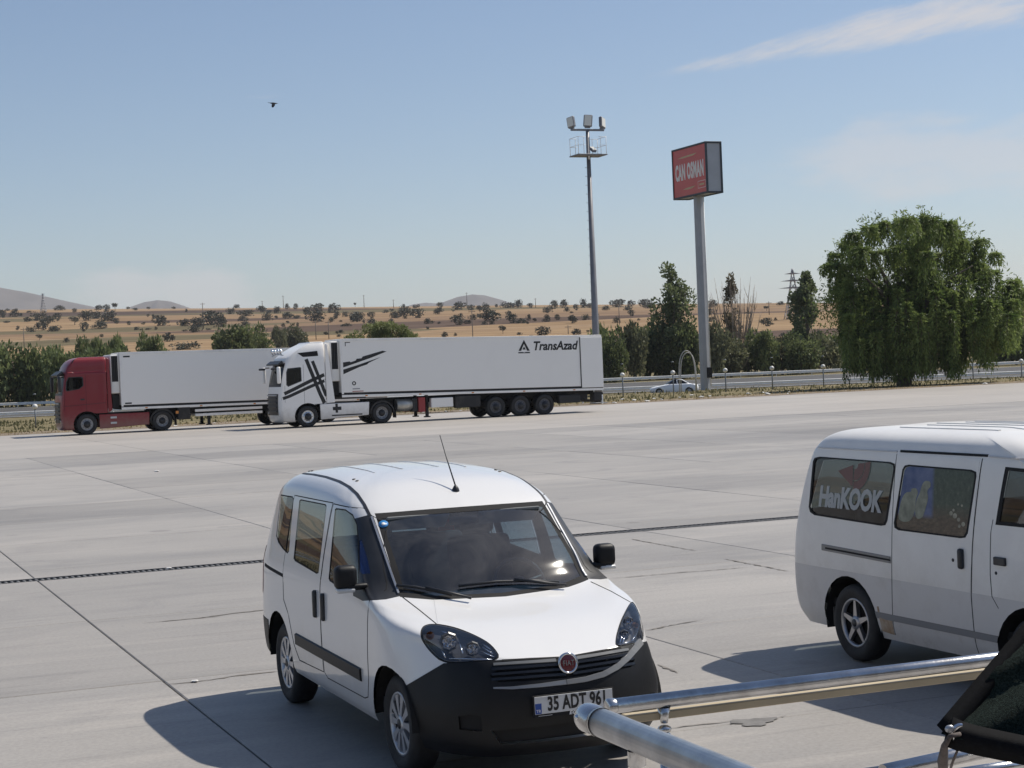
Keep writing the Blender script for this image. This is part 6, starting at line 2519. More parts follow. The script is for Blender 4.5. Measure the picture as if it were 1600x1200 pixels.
# ------------------------------------------------------------------ globe posts along the verge
m_globe = mat('white_globe', (0.72, 0.71, 0.67), 0.35, coat=0.3)
m_post = mat('lamp_post_grey', (0.20, 0.22, 0.24), 0.5, 0.3)
gp = None
for k, (px, hgt, lab) in enumerate(((53, 1.25, 'short post with white globe left of the dark red truck'), (973, 1.55, 'short post with white globe nearest to the end of the lettered trailer'),
                                    (1052, 1.55, 'short post with white globe in front of the white car'), (1134, 1.55, 'first short globe post right of the sign pole'),
                                    (1207, 1.55, 'second short globe post right of the sign pole'), (1287, 1.5, 'short globe post just left of the willow'),
                                    (1366, 1.5, 'short globe post in front of the willow, left of its trunk'), (1521, 1.5, 'short globe post under the right side of the willow'),
                                    (1597, 1.5, 'rightmost short globe post at the edge of the photo'))):
    d = ray(px, 600)
    t = 110.0 / (LV.x * d.x + LV.y * d.y)
    p = Vector((d.x * t, d.y * t, 0))
    p.z = land_z(p.x, p.y)
    if gp is None:
        gp = empty('globe_post', p)
        MB().m(m_post).tube([(0, 0, 0), (0, 0, 1.0)], .045, 8).build('post', parent=gp)
        MB().m(m_globe).sphere((0, 0, 1.12), .165, 16).build('globe', parent=gp)
        MB().m(m_post).lathe([(.09, .93), (.10, .97), (.05, .99)], 10, Matrix.Rotation(math.pi / 2, 4, 'X')).build('collar', parent=gp)
        o = gp
    else:
        o = copy_tree(gp)
        o.location = p
    o.scale = (1, 1, 1)
    for ch in o.children:
        ch.location = (0, 0, hgt - 1.12 if ch.name.split('.')[0] != 'post' else 0)
        if ch.name.split('.')[0] == 'post':
            ch.scale = (1, 1, hgt - .1)
        if ch.name.split('.')[0] == 'collar':
            ch.location = (0, 0, hgt - 1.12 + 1.9)
    for ch in o.children:
        if ch.name.split('.')[0] == 'collar':
            ch.location = (0, 0, hgt - .20)
            ch.data = ch.data
    tag(o, lab, 'lamp post', 'globe posts along the verge')

# ------------------------------------------------------------------ car on the highway
m_carw = lined('silver_white_paint', (0.84, 0.84, 0.83), 0.3, 0.5)
cp = at(1053, 605, 157.0)
car = empty('car', (cp.x, cp.y, -.80), math.atan2(-RD.y, -RD.x))
tag(car, 'white saloon car driving on the highway behind the globe posts', 'car')
MC = Matrix.Translation((cp.x, cp.y, -.80)) @ Matrix.Rotation(math.atan2(-RD.y, -RD.x), 4, 'Z')


def crow(z, xf, xr, w, z_f=None, z_r=None):
    mid = [xf * .55 + xr * .45, 0.0 * xf + .15 * xr, xf * .2 + xr * .8]
    return [(xf, 0, z), (xf - .04, .5 * w, z), (xf - .18, .85 * w, z), (xf - .40, w, z)] + [(m_, w, z) for m_ in (xf * .5, 0.0, xr * .5)] + [(xr + .36, w, z), (xr + .14, .86 * w, z), (xr + .02, .5 * w, z), (xr, 0, z)]


CR = [crow(.20, 2.0, -2.05, .78), crow(.35, 2.12, -2.15, .86), crow(.55, 2.18, -2.2, .89), crow(.72, 2.05, -2.18, .885), crow(.84, 1.55, -2.12, .87), crow(.93, .98, -1.95, .84), crow(.96, .85, -1.6, .81),
      crow(1.15, .52, -1.22, .72), crow(1.32, .22, -.92, .64), crow(1.41, -.02, -.62, .54), crow(1.45, -.12, -.45, .36)]
CR.append([(x, 0, 1.46) for x, y, z in CR[-1]])
scar = Shell(CR, 4, 4, MC)
for s, sx in ((-1, 'right'), (1, 'left')):
    t_ = lambda c, n, s=s: c.y * s > .3
    for x in (1.32, -1.32):
        scar.cut2('arch', ellipse(x, .32, .36, .36), (1, 0, 0), (0, 0, 1), lambda c, n, s=s: c.y * s > .5)
    scar.cut2('front_window_' + sx, [(.62, 1.01), (.26, 1.30), (-.22, 1.36), (-.26, 1.00)], (1, 0, 0), (0, 0, 1), lambda c, n, s=s: c.y * s > .3 and abs(n.y) > .4)
    scar.cut2('rear_window_' + sx, [(-.33, 1.00), (-.30, 1.36), (-.75, 1.32), (-1.28, 1.02)], (1, 0, 0), (0, 0, 1), lambda c, n, s=s: c.y * s > .3 and abs(n.y) > .4)
scar.cut2('windscreen', [(-.55, 1.36), (.55, 1.36), (.68, .98), (-.68, .98)], (0, 1, 0), (0, 0, 1), lambda c, n: n.x > .3 and c.x > 0 and c.z > .95)
scar.cut2('back_window', [(-.5, 1.36), (.5, 1.36), (.62, 1.0), (-.62, 1.0)], (0, 1, 0), (0, 0, 1), lambda c, n: n.x < -.3 and c.x < 0 and c.z > .95)
scar.drop('arch')
sp_ = {'body': ('body', m_carw, 0), 'windscreen': ('windscreen', m_glass_dark, .005), 'back_window': ('rear_window', m_glass_dark, .005)}
for sx in ('right', 'left'):
    sp_['front_window_' + sx] = ('window', m_glass_dark, .005)
    sp_['rear_window_' + sx] = ('window', m_glass_dark, .005)
scar.split(sp_, car)
for x in (1.32, -1.32):
    for s in (-1, 1):
        wheel(car, (x, s * .76, .32), .32, .2, .2, 'cover', s)
MB().m(m_under).box((0, 0, .3), (3.9, 1.5, .2)).build('underbody', parent=car)
MB().m(m_dark).box((-.3, 0, .8), (1.6, 1.3, .3), .05).build('cabin', parent=car)

# ------------------------------------------------------------------ utility poles, pylons on the hills
m_wood = mat('weathered_pole', (0.16, 0.14, 0.12), 0.9, var=0.2, vscale=2)
m_lat = mat('pylon_steel', (0.33, 0.34, 0.36), 0.5, 0.4)


def upole(px, ytop, ybot, lab, r=.13, arm=True):
    p = px_land(px, ybot)
    dist = p.y
    h = (ybot - ytop) * dist / FPX
    root = empty('utility_pole', p)
    tag(root, lab, 'pole', 'utility poles in the fields')
    MB().m(m_wood).tube([(0, 0, -.5), (0, 0, h)], [r * 1.1 * dist / 900 + .06, r * .8 * dist / 900 + .05], 6).build('pole', parent=root)
    if arm:
        MB().m(m_wood).box((0, 0, h - .5), (1.8, .12, .14)).build('cross_arm', parent=root)


for px, a, b, lab in ((318, 473, 514, 'thin utility pole among the bushes behind the plain trailer'), (494, 501, 531, 'left of two thin poles rising over the white tractor unit'), (514, 501, 530, 'right of two thin poles rising over the white tractor unit'),
                      (739, 484, 531, 'thin pole standing behind the middle of the lettered trailer'), (888, 508, 522, 'short dark pole left of the floodlight mast'), (968, 476, 507, 'thin pole right of the floodlight mast'),
                      (1202, 471, 492, 'pole beside the small tree right of the bare tree'), (443, 462, 482, 'tallest of the faint poles on the skyline above the plain trailer'), (410, 470, 482, 'leftmost faint pole on the skyline above the plain trailer'),
                      (569, 461, 481, 'faint pole on the skyline beside a lone small tree'), (615, 468, 481, 'short faint pole on the skyline left of the middle hill'), (730, 457, 482, 'skyline pole standing in front of the middle hill'), (837, 466, 481, 'faint skyline pole right of the middle hill'),
                      (38, 512, 545, 'thin pole in the field above the left hedge')):
    upole(px, a, b, lab)


def lattice(px, ytop, ybot, lab, arms, base_w, name, cat):
    p = px_land(px, ybot)
    h = (ybot - ytop) * p.y / FPX
    root = empty(name, p)
    tag(root, lab, cat)
    legs = MB().m(m_lat)
    k = p.y / 1000.0
    r = .11 * max(1, k)
    N = 7
    lv = []
    for j in range(N + 1):
        t = j / N
        w = base_w * (1 - t) ** 1.3 + base_w * .08
        lv.append([Vector((a * w / 2, b * w / 2, h * t)) for a, b in ((-1, -1), (1, -1), (1, 1), (-1, 1))])
    for j in range(N):
        for q in range(4):
            legs.tube([lv[j][q], lv[j + 1][q]], r, 4)
            legs.tube([lv[j][q], lv[j + 1][(q + 1) % 4]], r * .6, 4)
            legs.tube([lv[j][(q + 1) % 4], lv[j + 1][q]], r * .6, 4)
    legs.build('lattice', parent=root)
    for (t, w) in arms:
        MB().m(m_lat).prism([(-w / 2, h * t), (0, h * t + h * .03), (w / 2, h * t), (0, h * t - h * .01)], -.2, .2).build('cross_arm', parent=root)


lattice(1241, 420, 499, 'tall steel power pylon left of the willow', ((.62, 9), (.76, 7.5), (.90, 5)), 5.0, 'power_pylon', 'pylon')
lattice(68, 459, 488, 'small lattice tower on the left skyline below the far hill', ((.92, 3.2), (.98, 3.0)), 3.6, 'lattice_tower', 'tower')

# ------------------------------------------------------------------ bird
m_bird = mat('dark_feathers', (0.02, 0.02, 0.025), 0.7)
bp_ = at(427.5, 161.5, 90.0)
bird = empty('bird', bp_, 0.0)
tag(bird, 'dark bird flying in the upper left sky', 'bird')
mb = MB().m(m_bird)
secs = [(-.21, .004, 0), (-.15, .022, 0), (-.06, .042, 0), (.03, .046, 0), (.09, .034, .004), (.13, .024, .012), (.16, .022, .014), (.19, .010, .012), (.225, .002, .008)]
mb.tube([(x, 0, z) for x, r, z in secs], [r for x, r, z in secs], 10)


def wing(sgn, tip, mid):
    sh_ = [Vector((.07, sgn * .03, .02)), Vector((-.07, sgn * .03, .02))]
    md = [Vector(mid) + Vector((.07, 0, 0)), Vector(mid) + Vector((-.10, 0, 0))]
    tp = [Vector(tip) + Vector((.02, 0, 0)), Vector(tip) + Vector((-.06, 0, 0))]
    rows_ = [sh_, md, tp]
    up_ = [[mb.bm.verts.new(p + Vector((0, 0, .006))) for p in r] for r in rows_]
    dn_ = [[mb.bm.verts.new(p - Vector((0, 0, .006))) for p in r] for r in rows_]
    for j in range(2):
        mb.bm.faces.new((up_[j][0], up_[j + 1][0], up_[j + 1][1], up_[j][1]))
        mb.bm.faces.new((dn_[j][0], dn_[j][1], dn_[j + 1][1], dn_[j + 1][0]))
        mb.bm.faces.new((up_[j][0], dn_[j][0], dn_[j + 1][0], up_[j + 1][0]))
        mb.bm.faces.new((up_[j][1], up_[j + 1][1], dn_[j + 1][1], dn_[j][1]))
    mb.bm.faces.new((up_[2][0], dn_[2][0], dn_[2][1], up_[2][1]))


wing(-1, (-.03, -.06, -.23), (.0, -.06, -.12))
wing(1, (-.16, .24, .08), (-.03, .14, .07))
mb.face([(-.18, -.012, .004), (-.28, -.05, .012), (-.30, 0, .012), (-.28, .05, .012), (-.18, .012, .004)])
bb = mb.build('body', parent=bird)
bird.rotation_euler = (R(-8), R(6), R(12))

# ------------------------------------------------------------------ railings in front of the camera
m_inox = mat('stainless_tube', (0.60, 0.60, 0.60), 0.24, 1.0, var=0.16, vscale=9, bump=0.05, bscale=70, dirt=((0.28, 0.25, 0.22), 14.0, 0.5))
m_inox_b = mat('scuffed_stainless_tube', (0.50, 0.51, 0.53), 0.34, 1.0, var=0.22, vscale=12, bump=0.08, bscale=55, dirt=((0.20, 0.24, 0.33), 9.0, 0.8))
m_beige = mat('beige_lath', (0.46, 0.38, 0.25), 0.6, var=0.1, vscale=4)
m_terrace = mat('terrace_tiles', (0.34, 0.32, 0.30), 0.7, var=0.1, vscale=2)
# near rail: runs from its capped end towards the camera
A0 = at(912, 1118, 3.25)
dirA = -LV
A0.z = at(912, 1118, 3.25).z
endA = A0 + dirA * 2.6
railA = empty('handrail', (A0.x, A0.y, 1.0))
tag(railA, 'near stainless handrail with a round end cap, running towards the viewer', 'railing')
o0 = Vector((A0.x, A0.y, 1.0))


def rel(p, o):
    return Vector(p) - o


MB().m(m_inox_b).tube([rel(A0 + dirA * .075, o0), rel(endA, o0)], .0262, 24).build('top_tube', parent=railA)
cp_ = MB().m(m_inox)
cp_.lathe([(.0275, .078), (.0275, .072), (.0245, .070), (.0275, .066), (.0275, .02), (.024, .008), (.014, .001), (0, 0)], 24, frame(rel(A0, o0), (0, 0, 1), dirA))
cp_.build('end_cap', parent=railA)
MB().m(m_chrome).sphere(rel(A0 + dirA * .018 + Vector((-.019, -.018, .004)), o0), .0065, 10).build('cap_screw', parent=railA)


def baluster(root, base, top_z, o, ball=True):
    b = MB().m(m_inox)
    h = top_z - o.z
    pr = [(.020, 0), (.020, h - .14), (.0225, h - .135), (.0225, h - .125), (.014, h - .118), (.026, h - .095), (.0285, h - .082), (.026, h - .068), (.012, h - .055), (.010, h - .03), (.016, h - .026), (.016, h)]
    b.lathe(pr, 18, Matrix.Translation(rel((base.x, base.y, o.z), o)) @ Matrix.Rotation(math.pi / 2, 4, 'X'))
    b.build('baluster', parent=root)


for dd in (.22, 1.2, 2.2):
    p = A0 + dirA * dd
    baluster(railA, p, A0.z - .024, o0)
p = A0 + dirA * .235 + LU * .075
MB().m(m_inox).tube([rel(A0 + dirA * .20 - Vector((0, 0, .125)) + LU * .06, o0), rel(A0 + dirA * .20 - Vector((0, 0, .95)) + LU * .06, o0)], .014, 14).build('side_post', parent=railA)
MB().m(m_inox).sphere(rel(A0 + dirA * .20 - Vector((0, 0, .105)) + LU * .06, o0), .024, 14, (1, 1, .75)).build('post_knob', parent=railA)
# far rail: runs along the terrace front
B0 = at(950, 1104.5, 5.66)
dirB = LU
railB = empty('handrail', (B0.x, B0.y, .45))
tag(railB, 'long stainless handrail crossing in front of the minibus, with a beige lath below', 'railing')
o1 = Vector((B0.x, B0.y, .45))
MB().m(m_inox).tube([rel(B0, o1), rel(B0 + dirB * 3.2, o1)], .0245, 24).build('top_tube', parent=railB)
MB().m(m_inox).lathe([(.0255, .03), (.0265, .026), (.0265, .004), (.02, 0), (0, 0)], 20, frame(rel(B0 - dirB * .006, o1), (0, 0, 1), dirB)).build('end_ring', parent=railB)
MB().m(m_beige).box(rel(B0 + dirB * 1.62 + LV * .03 - Vector((0, 0, .052)), o1), (3.1, .05, .026), .003, rot=Matrix.Rotation(PHI, 4, 'Z')).build('lath', parent=railB)
for dd in (.20, 1.75, 3.0):
    p = B0 + dirB * dd
    b = MB().m(m_inox)
    b.tube([rel(p - Vector((0, 0, .024)), o1), rel(p - Vector((0, 0, .075)), o1)], [.022, .012], 12)
    b.sphere(rel(p - Vector((0, 0, .095)), o1), .024, 12, (1, 1, .6))
    b.tube([rel(p - Vector((0, 0, .11)), o1), rel(p - Vector((0, 0, 1.0)), o1)], .019, 14)
    b.build('baluster', parent=railB)
for dz in (.33, .60):
    MB().m(m_inox).tube([rel(B0 + dirB * .2 - Vector((0, 0, dz)), o1), rel(B0 + dirB * 3.2 - Vector((0, 0, dz)), o1)], .012, 12).build('mid_rail', parent=railB)
# lower rails at the right
C0 = at(1395, 1204, 4.2)
railC = empty('lower_rail', (C0.x, C0.y, .45))
tag(railC, 'short stainless rails under the black shade net in the lower right corner', 'railing')
o2 = Vector((C0.x, C0.y, .45))
MB().m(m_inox).tube([rel(at(1380, 1207, 4.2), o2), rel(at(1660, 1146, 4.45), o2)], .020, 18).build('upper_rail', parent=railC)
MB().m(m_inox).tube([rel(at(1480, 1212, 4.1), o2), rel(at(1680, 1182, 4.3), o2)], .014, 16).build('lower_rail', parent=railC)
for px, py, dd in ((1640, 1152, 4.43),):
    p = at(px, py, dd)
    MB().m(m_inox).tube([rel(p, o2), rel((p.x, p.y, .45), o2)], .020, 14).build('post', parent=railC)

# terrace the rails stand on (below the picture)
t_ = MB().m(m_terrace)
t_.box(lot(2.2, 1.5, .5), (7.0, 3.6, 1.0), .02, rot=Matrix.Rotation(PHI, 4, 'Z'))
tag(t_.build('terrace'), kind='structure')
t_ = MB().m(m_terrace)
t_.box(lot(4.0, 4.35, .2248), (6.0, 2.09, .45), .02, rot=Matrix.Rotation(PHI, 4, 'Z'))
tag(t_.build('terrace_step'), kind='structure')

# ------------------------------------------------------------------ black shade net at the right edge
m_net = mat('shade_net', (0.004, 0.008, 0.006), 0.9, bump=0.4, bscale=700, color2=(0.030, 0.045, 0.038), vscale=320, spec=0.15, detail=2.0)
m_hem = mat('net_hem', (0.005, 0.0055, 0.007), 0.85, bump=0.15, bscale=500, var=0.3, vscale=120, spec=0.2)
ND = 3.0
net = empty('shade_net', at(1480, 1150, ND))
tag(net, 'black shade net corner with metal eyelet in the lower right corner', 'net')
o3 = at(1480, 1150, ND)
K = [at(1612, 968, ND + .10), at(1470, 1146, ND), at(1530, 1172, ND - .02), at(1720, 1212, ND - .10), at(1760, 1000, ND)]
N_ = 14
rows_ = []
for j in range(N_ + 1):
    a = K[0].lerp(K[1], j / N_)
    b = K[4].lerp(K[3], j / N_)
    rows_.append([a.lerp(b, i / 10) + Vector((0, .012 * math.sin(i * 1.3 + j * .7), 0)) for i in range(11)])
mb = MB().m(m_net)
gv = [[mb.bm.verts.new(p - o3) for p in r] for r in rows_]
gb = [[mb.bm.verts.new(p - o3 + Vector((0, .003, 0))) for p in r] for r in rows_]
for j in range(N_):
    for i in range(10):
        f = mb.bm.faces.new((gv[j][i], gv[j + 1][i], gv[j + 1][i + 1], gv[j][i + 1]))
        f.smooth = True
        f = mb.bm.faces.new((gb[j][i], gb[j][i + 1], gb[j + 1][i + 1], gb[j + 1][i]))
        f.smooth = True
mb.build('netting', parent=net)


def hem(pts, w0, w1, nm):
    mb = MB().m(m_hem)
    P = []
    for i, p in enumerate(pts):
        d = (pts[min(i + 1, len(pts) - 1)] - pts[max(0, i - 1)]).normalized()
        s_ = d.cross(Vector((0, 1, 0))).normalized()
        w = w0 + (w1 - w0) * i / (len(pts) - 1)
        q = p - o3
        P.append([mb.bm.verts.new(q + s_ * w + Vector((0, -.003, 0))), mb.bm.verts.new(q + Vector((0, -.011, 0))), mb.bm.verts.new(q - s_ * w + Vector((0, -.003, 0))), mb.bm.verts.new(q + Vector((0, .008, 0)))])
    for a, b in zip(P, P[1:]):
        for k in range(4):
            f = mb.bm.faces.new((a[k], a[(k + 1) % 4], b[(k + 1) % 4], b[k]))
            f.smooth = True
    mb.bm.faces.new(P[0][::-1])
    mb.bm.faces.new(P[-1])
    mb.build(nm, parent=net)


hem([K[0].lerp(K[1], t / 10) + Vector((.010, 0, -.004)) for t in range(11)], .018, .026, 'hem')
hem([K[1] + Vector((.012, 0, .004)), K[1].lerp(K[2], .5) + Vector((0, 0, .010)), K[2] + Vector((0, 0, .016)), K[2].lerp(K[3], .5) + Vector((0, 0, .016)), K[3] + Vector((0, 0, .012))], .026, .024, 'hem')
ey = at(1502, 1146, ND - .012) - o3
MB().m(m_chrome).lathe([(.0085, 0), (.013, -.003), (.0175, -.001), (.018, .002)], 20, frame(ey, (1, 0, 0), (0, 1, 0))).build('eyelet', parent=net)
MB().m(m_black).lathe([(.0085, -.0005), (0, -.0005)], 16, frame(ey, (1, 0, 0), (0, 1, 0))).build('eyelet_hole', parent=net)
MB().m(m_satin).sphere(at(1484, 1139, ND - .012) - o3, .009, 10, (1, .5, .8)).build('clip', parent=net)
m_rope = mat('tie_rope', (0.09, 0.075, 0.07), 0.9, var=0.4, vscale=60)
MB().m(m_rope).tube([at(1500, 1147, ND - .02) - o3, at(1485, 1150, ND - .03) - o3, at(1476, 1165, ND) - o3, at(1473, 1190, ND + .2) - o3, at(1474, 1215, ND + .4) - o3], [.004, .004, .006, .010, .008], 8).build('tie_rope', parent=net)
MB().m(m_rope).tube([at(1497, 1170, ND) - o3, at(1488, 1192, ND + .1) - o3, at(1484, 1206, ND + .2) - o3], .0025, 6).build('tie_rope', parent=net)

# ------------------------------------------------------------------ service building behind the viewer (it shows in the car windows)
m_wall = mat('rendered_wall', (0.36, 0.33, 0.29), 0.85, var=0.1, vscale=0.6)
m_bglass = mat('shop_window', (0.03, 0.035, 0.04), 0.08)
m_roofm = mat('canopy_metal', (0.30, 0.30, 0.31), 0.5, 0.3)
bld = empty('service_building', lot(0, -9, 0), PHI)
tag(bld, 'long rendered service building behind the viewer', 'building')
MB().m(m_wall).box((4, -4, 3.0), (46, 10, 6.0), .03).build('wall', parent=bld)
for k in range(9):
    wn_ = MB().m(m_bglass).box((-16 + 5 * k, 1.02, 1.6), (3.4, .06, 2.4), .01).build('window', parent=bld)
    MB().m(m_trim).box((-16 + 5 * k, 1.05, .36), (3.6, .12, .10), .01).build('sill', parent=wn_)
MB().m(m_roofm).box((4, -4, 6.15), (47, 11, .3), .03).build('roof', parent=bld)
# ------------------------------------------------------------------ trees and shrubs
def leaf_arrays(P, D, length, width, rng, flat=0.5):
    """quads at P growing along D"""
    n = len(P)
    D = D / (np.linalg.norm(D, axis=1, keepdims=True) + 1e-9)
    A = rng.normal(size=(n, 3))
    S = np.cross(D, A)
    S /= (np.linalg.norm(S, axis=1, keepdims=True) + 1e-9)
    L = length * rng.uniform(0.6, 1.3, (n, 1))
    W = width * rng.uniform(0.7, 1.3, (n, 1))
    a = P - S * W * .25
    b = P + D * L * .5 - S * W * .5
    c = P + D * L
    d = P + D * L * .5 + S * W * .5
    V = np.stack([a, b, c, d], 1).reshape(-1, 3)
    F = np.arange(n * 4).reshape(n, 4)
    return V, F


def crown_mesh(name, blobs, n, leaf, width, material, seed, up=0.0, shell=0.75, out=0.7, holes=0.0):
    """leaves spread through lumpy blobs: (x, y, z, rx, ry, rz)"""
    rng = np.random.default_rng(seed)
    B = np.array(blobs, float)
    w = (B[:, 3] * B[:, 4] + B[:, 3] * B[:, 5] + B[:, 4] * B[:, 5])
    w /= w.sum()
    idx = rng.choice(len(B), n, p=w)
    d = rng.normal(size=(n, 3))
    d /= np.linalg.norm(d, axis=1, keepdims=True)
    r = shell + (1 - shell) * rng.random((n, 1))
    ins = rng.random((n, 1)) < 0.25
    r = np.where(ins, rng.random((n, 1)) ** .5, r)
    # clumps: pull leaves towards random twig ends
    nt_ = max(6, n // 38)
    P = B[idx, :3] + d * r * B[idx, 3:6]
    tw = P[rng.choice(n, nt_)]
    near = tw[rng.integers(0, nt_, n)]
    # nearest of a few twigs keeps clumps local
    for _ in range(10):
        c = tw[rng.integers(0, nt_, n)]
        better = ((c - P) ** 2).sum(1) < ((near - P) ** 2).sum(1)
        near = np.where(better[:, None], c, near)
    pull = rng.uniform(.15, .75, (n, 1))
    lim = np.minimum(1, 1.2 * B[idx, 3:4] * .5 / (np.linalg.norm(near - P, axis=1, keepdims=True) + 1e-6))
    P = P + (near - P) * pull * lim
    D = d * out + rng.normal(size=(n, 3)) * .6 + np.array([0, 0, up])
    V, F = leaf_arrays(P, D, leaf, width, rng)
    return np_mesh(name, V, F, material)


def lumpy(seed, n, R0, H, base=0.0, flat=1.0, spread=1.0, sz=(.35, .6)):
    r = random.Random(seed)
    out = []
    for k in range(n):
        a = r.uniform(0, 2 * math.pi)
        q = R0 * spread * math.sqrt(r.random()) * .72
        z = base + H * (0.25 + 0.55 * r.random()) * (1 - .35 * (q / R0) ** 2)
        s = R0 * r.uniform(*sz)
        out.append((q * math.cos(a), q * math.sin(a), z, s, s, s * flat * H / (2 * R0) * 1.2))
    out.append((0, 0, base + H * .42, R0 * .62, R0 * .62, H * .40))
    return out


m_bark = mat('bark', (0.13, 0.105, 0.085), 0.9, var=0.3, vscale=6, bump=0.5, bscale=20)
m_bark_grey = mat('dead_wood', (0.30, 0.24, 0.19), 0.9, var=0.25, vscale=5)
lf_bush = leaf_mat('bush_leaves', (0.032, 0.036, 0.026), (0.085, 0.090, 0.064), 0.15, 0.5, 0.3)
lf_hedge = leaf_mat('hedge_leaves', (0.062, 0.085, 0.032), (0.26, 0.30, 0.125), 0.45, 0.45, 0.22)
lf_hedge2 = leaf_mat('olive_hedge_leaves', (0.09, 0.10, 0.05), (0.26, 0.265, 0.15), 0.40, 0.5, 0.2)
lf_poplar = leaf_mat('poplar_leaves', (0.055, 0.075, 0.032), (0.23, 0.27, 0.125), 0.45, 0.6, 0.12)
lf_willow = leaf_mat('willow_leaves', (0.055, 0.095, 0.020), (0.31, 0.38, 0.115), 0.48, 0.7, 0.0)
lf_pale = leaf_mat('pale_leaves', (0.12, 0.15, 0.045), (0.30, 0.32, 0.13), 0.3, 0.6, 0.1)

def bounds(me):
    co = np.empty(len(me.vertices) * 3, dtype=np.float32)
    me.vertices.foreach_get('co', co)
    co = co.reshape(-1, 3)
    return float(np.percentile(np.abs(co[:, :2]), 97) * 2), float(np.percentile(co[:, 2], 98.5))


# --- bushes dotted over the hills
bush_meshes = [crown_mesh('bush', lumpy(20 + k, 7, 1.0, 1.5, 0.0, sz=(.35, .62)), 620, .20, .13, lf_bush, 40 + k) for k in range(6)]
tree_b = []
for k in range(2):
    me = crown_mesh('bush', [(x, y, z + .75, a, b, c * .8) for x, y, z, a, b, c in lumpy(60 + k, 6, 1.0, 1.3, 0.0)], 560, .20, .13, lf_bush, 70 + k)
    tree_b.append(me)
BUSH = [
    (4, 495, 10, 9), (22, 495, 15, 9), (33.5, 494, 4, 4), (43, 503, 11, 6), (60, 501, 18, 11), (77, 503, 20, 8), (90, 500, 10, 9), (93, 483, 17, 6), (117, 488, 7, 5), (135, 501, 18, 12), (150, 498, 17, 10), (170, 502, 20, 12), (179, 503, 12, 5),
    (154, 482, 14, 6), (168, 487, 10, 9), (66, 516, 19, 13), (49, 519, 12, 7), (84, 518, 20, 7), (132, 518, 11, 12), (156, 514, 24, 11), (201, 508, 6, 5), (224, 507, 6, 3), (220, 516, 5, 2), (104, 535, 8, 6), (232, 482, 5, 3),
    (253, 509, 23, 13), (288, 510, 17, 9), (264, 534, 17, 11), (290, 546, 34, 9), (309, 511, 20, 12), (331, 508, 28, 18), (345, 511, 20, 14), (305, 519, 17, 9), (240, 497, 4, 5), (360, 491, 10, 8), (370, 481, 8, 5), (384, 494, 22, 8),
    (380, 502, 16, 7), (384, 511, 17, 7), (410, 488, 14, 8), (418, 501, 12, 10), (433, 490, 9, 9), (432, 498, 5, 4), (449, 483, 8, 7), (463, 483, 8, 7), (449, 498, 15, 8), (466, 496, 5, 3), (480, 492, 12, 10), (496, 490, 18, 13),
    (520, 489, 18, 12), (494, 503, 24, 14), (526, 496, 9, 7), (540, 495, 8, 7), (518, 503, 8, 6), (555, 502, 14, 12), (443, 511, 6, 5), (465, 510, 4, 5), (450, 505, 5, 3), (541, 510, 12, 4), (559, 503, 20, 12), (580, 497, 10, 8), (582, 507, 12, 8),
    (611, 507, 9, 7), (597, 507, 4, 4), (617, 497, 11, 9), (632, 495, 17, 13), (651, 497, 19, 12), (669, 506, 13, 7), (604, 489, 10, 4), (684, 491, 14, 8), (649, 481, 10, 4), (631, 480, 5, 4), (688, 481, 9, 7), (716, 484, 20, 10),
    (735, 485, 12, 7), (750, 486, 9, 7), (760, 485, 10, 9), (776, 480, 5, 4), (716, 508, 18, 13), (731, 506, 15, 5), (739, 500, 11, 7), (766, 502, 30, 14), (769, 507, 6, 5), (720, 493, 5, 3), (800, 505, 14, 12), (815, 505, 18, 6), (827, 501, 7, 8),
    (836, 502, 6, 4), (796, 481, 20, 7), (810, 481, 12, 10), (829, 481, 8, 6), (796, 493, 9, 6), (867, 483, 13, 11), (881, 481, 11, 10), (856, 488, 11, 7), (886, 487, 7, 6), (900, 485, 7, 8), (854, 503, 13, 9), (870, 500, 9, 7), (896, 505, 13, 10),
    (915, 500, 9, 7), (912, 481, 10, 11), (921, 481, 10, 6), (695, 526, 10, 6), (850, 524, 22, 11), (901, 524, 14, 8), (712, 525, 4, 4), (947, 485, 9, 6), (965, 480, 22, 10), (985, 479, 12, 8), (1006, 480, 22, 10), (1013, 482, 14, 7), (963, 505, 9, 8),
    (981, 485, 13, 5), (987, 494, 9, 8), (998, 501, 5, 3), (1113, 480, 18, 9), (1109, 493, 8, 8), (1110, 503, 12, 7), (1220, 477, 9, 5), (1198, 510, 14, 11), (1212, 501, 5, 4), (1585, 502, 16, 11), (1592, 486, 8, 5),
    (12, 483, 6, 3), (25, 482, 5, 3), (200, 483, 5, 3), (272, 480, 6, 3), (1040, 500, 10, 6)]
rs = random.Random(31)
for _ in range(90):
    BUSH.append((rs.choice((rs.uniform(0, 940), rs.uniform(0, 940), rs.uniform(940, 1240))), rs.uniform(484, 530), rs.uniform(3.5, 9), rs.uniform(2.2, 4.5)))
BUSH = [b for b in BUSH if not (b[1] > 508 and 560 < b[0] < 660)]
TREES_B = [(117, 508, 22, 14), (180, 486, 14, 14), (62, 532, 14, 10), (555, 479, 6, 8), (786, 522, 16, 14), (1198, 486, 12, 9)]
tree_lab = {117: 'small spreading tree in the left field above the dark red truck', 180: 'rounded tree on the skyline above the dark red truck', 62: 'lone small tree with a visible trunk above the left hedge', 555: 'lone round tree on the skyline above the white tractor unit',
            786: 'lone round tree just above the lettered trailer', 1198: 'small tree with a trunk right of the bare tree'}
rb = random.Random(11)
bush_objs = []
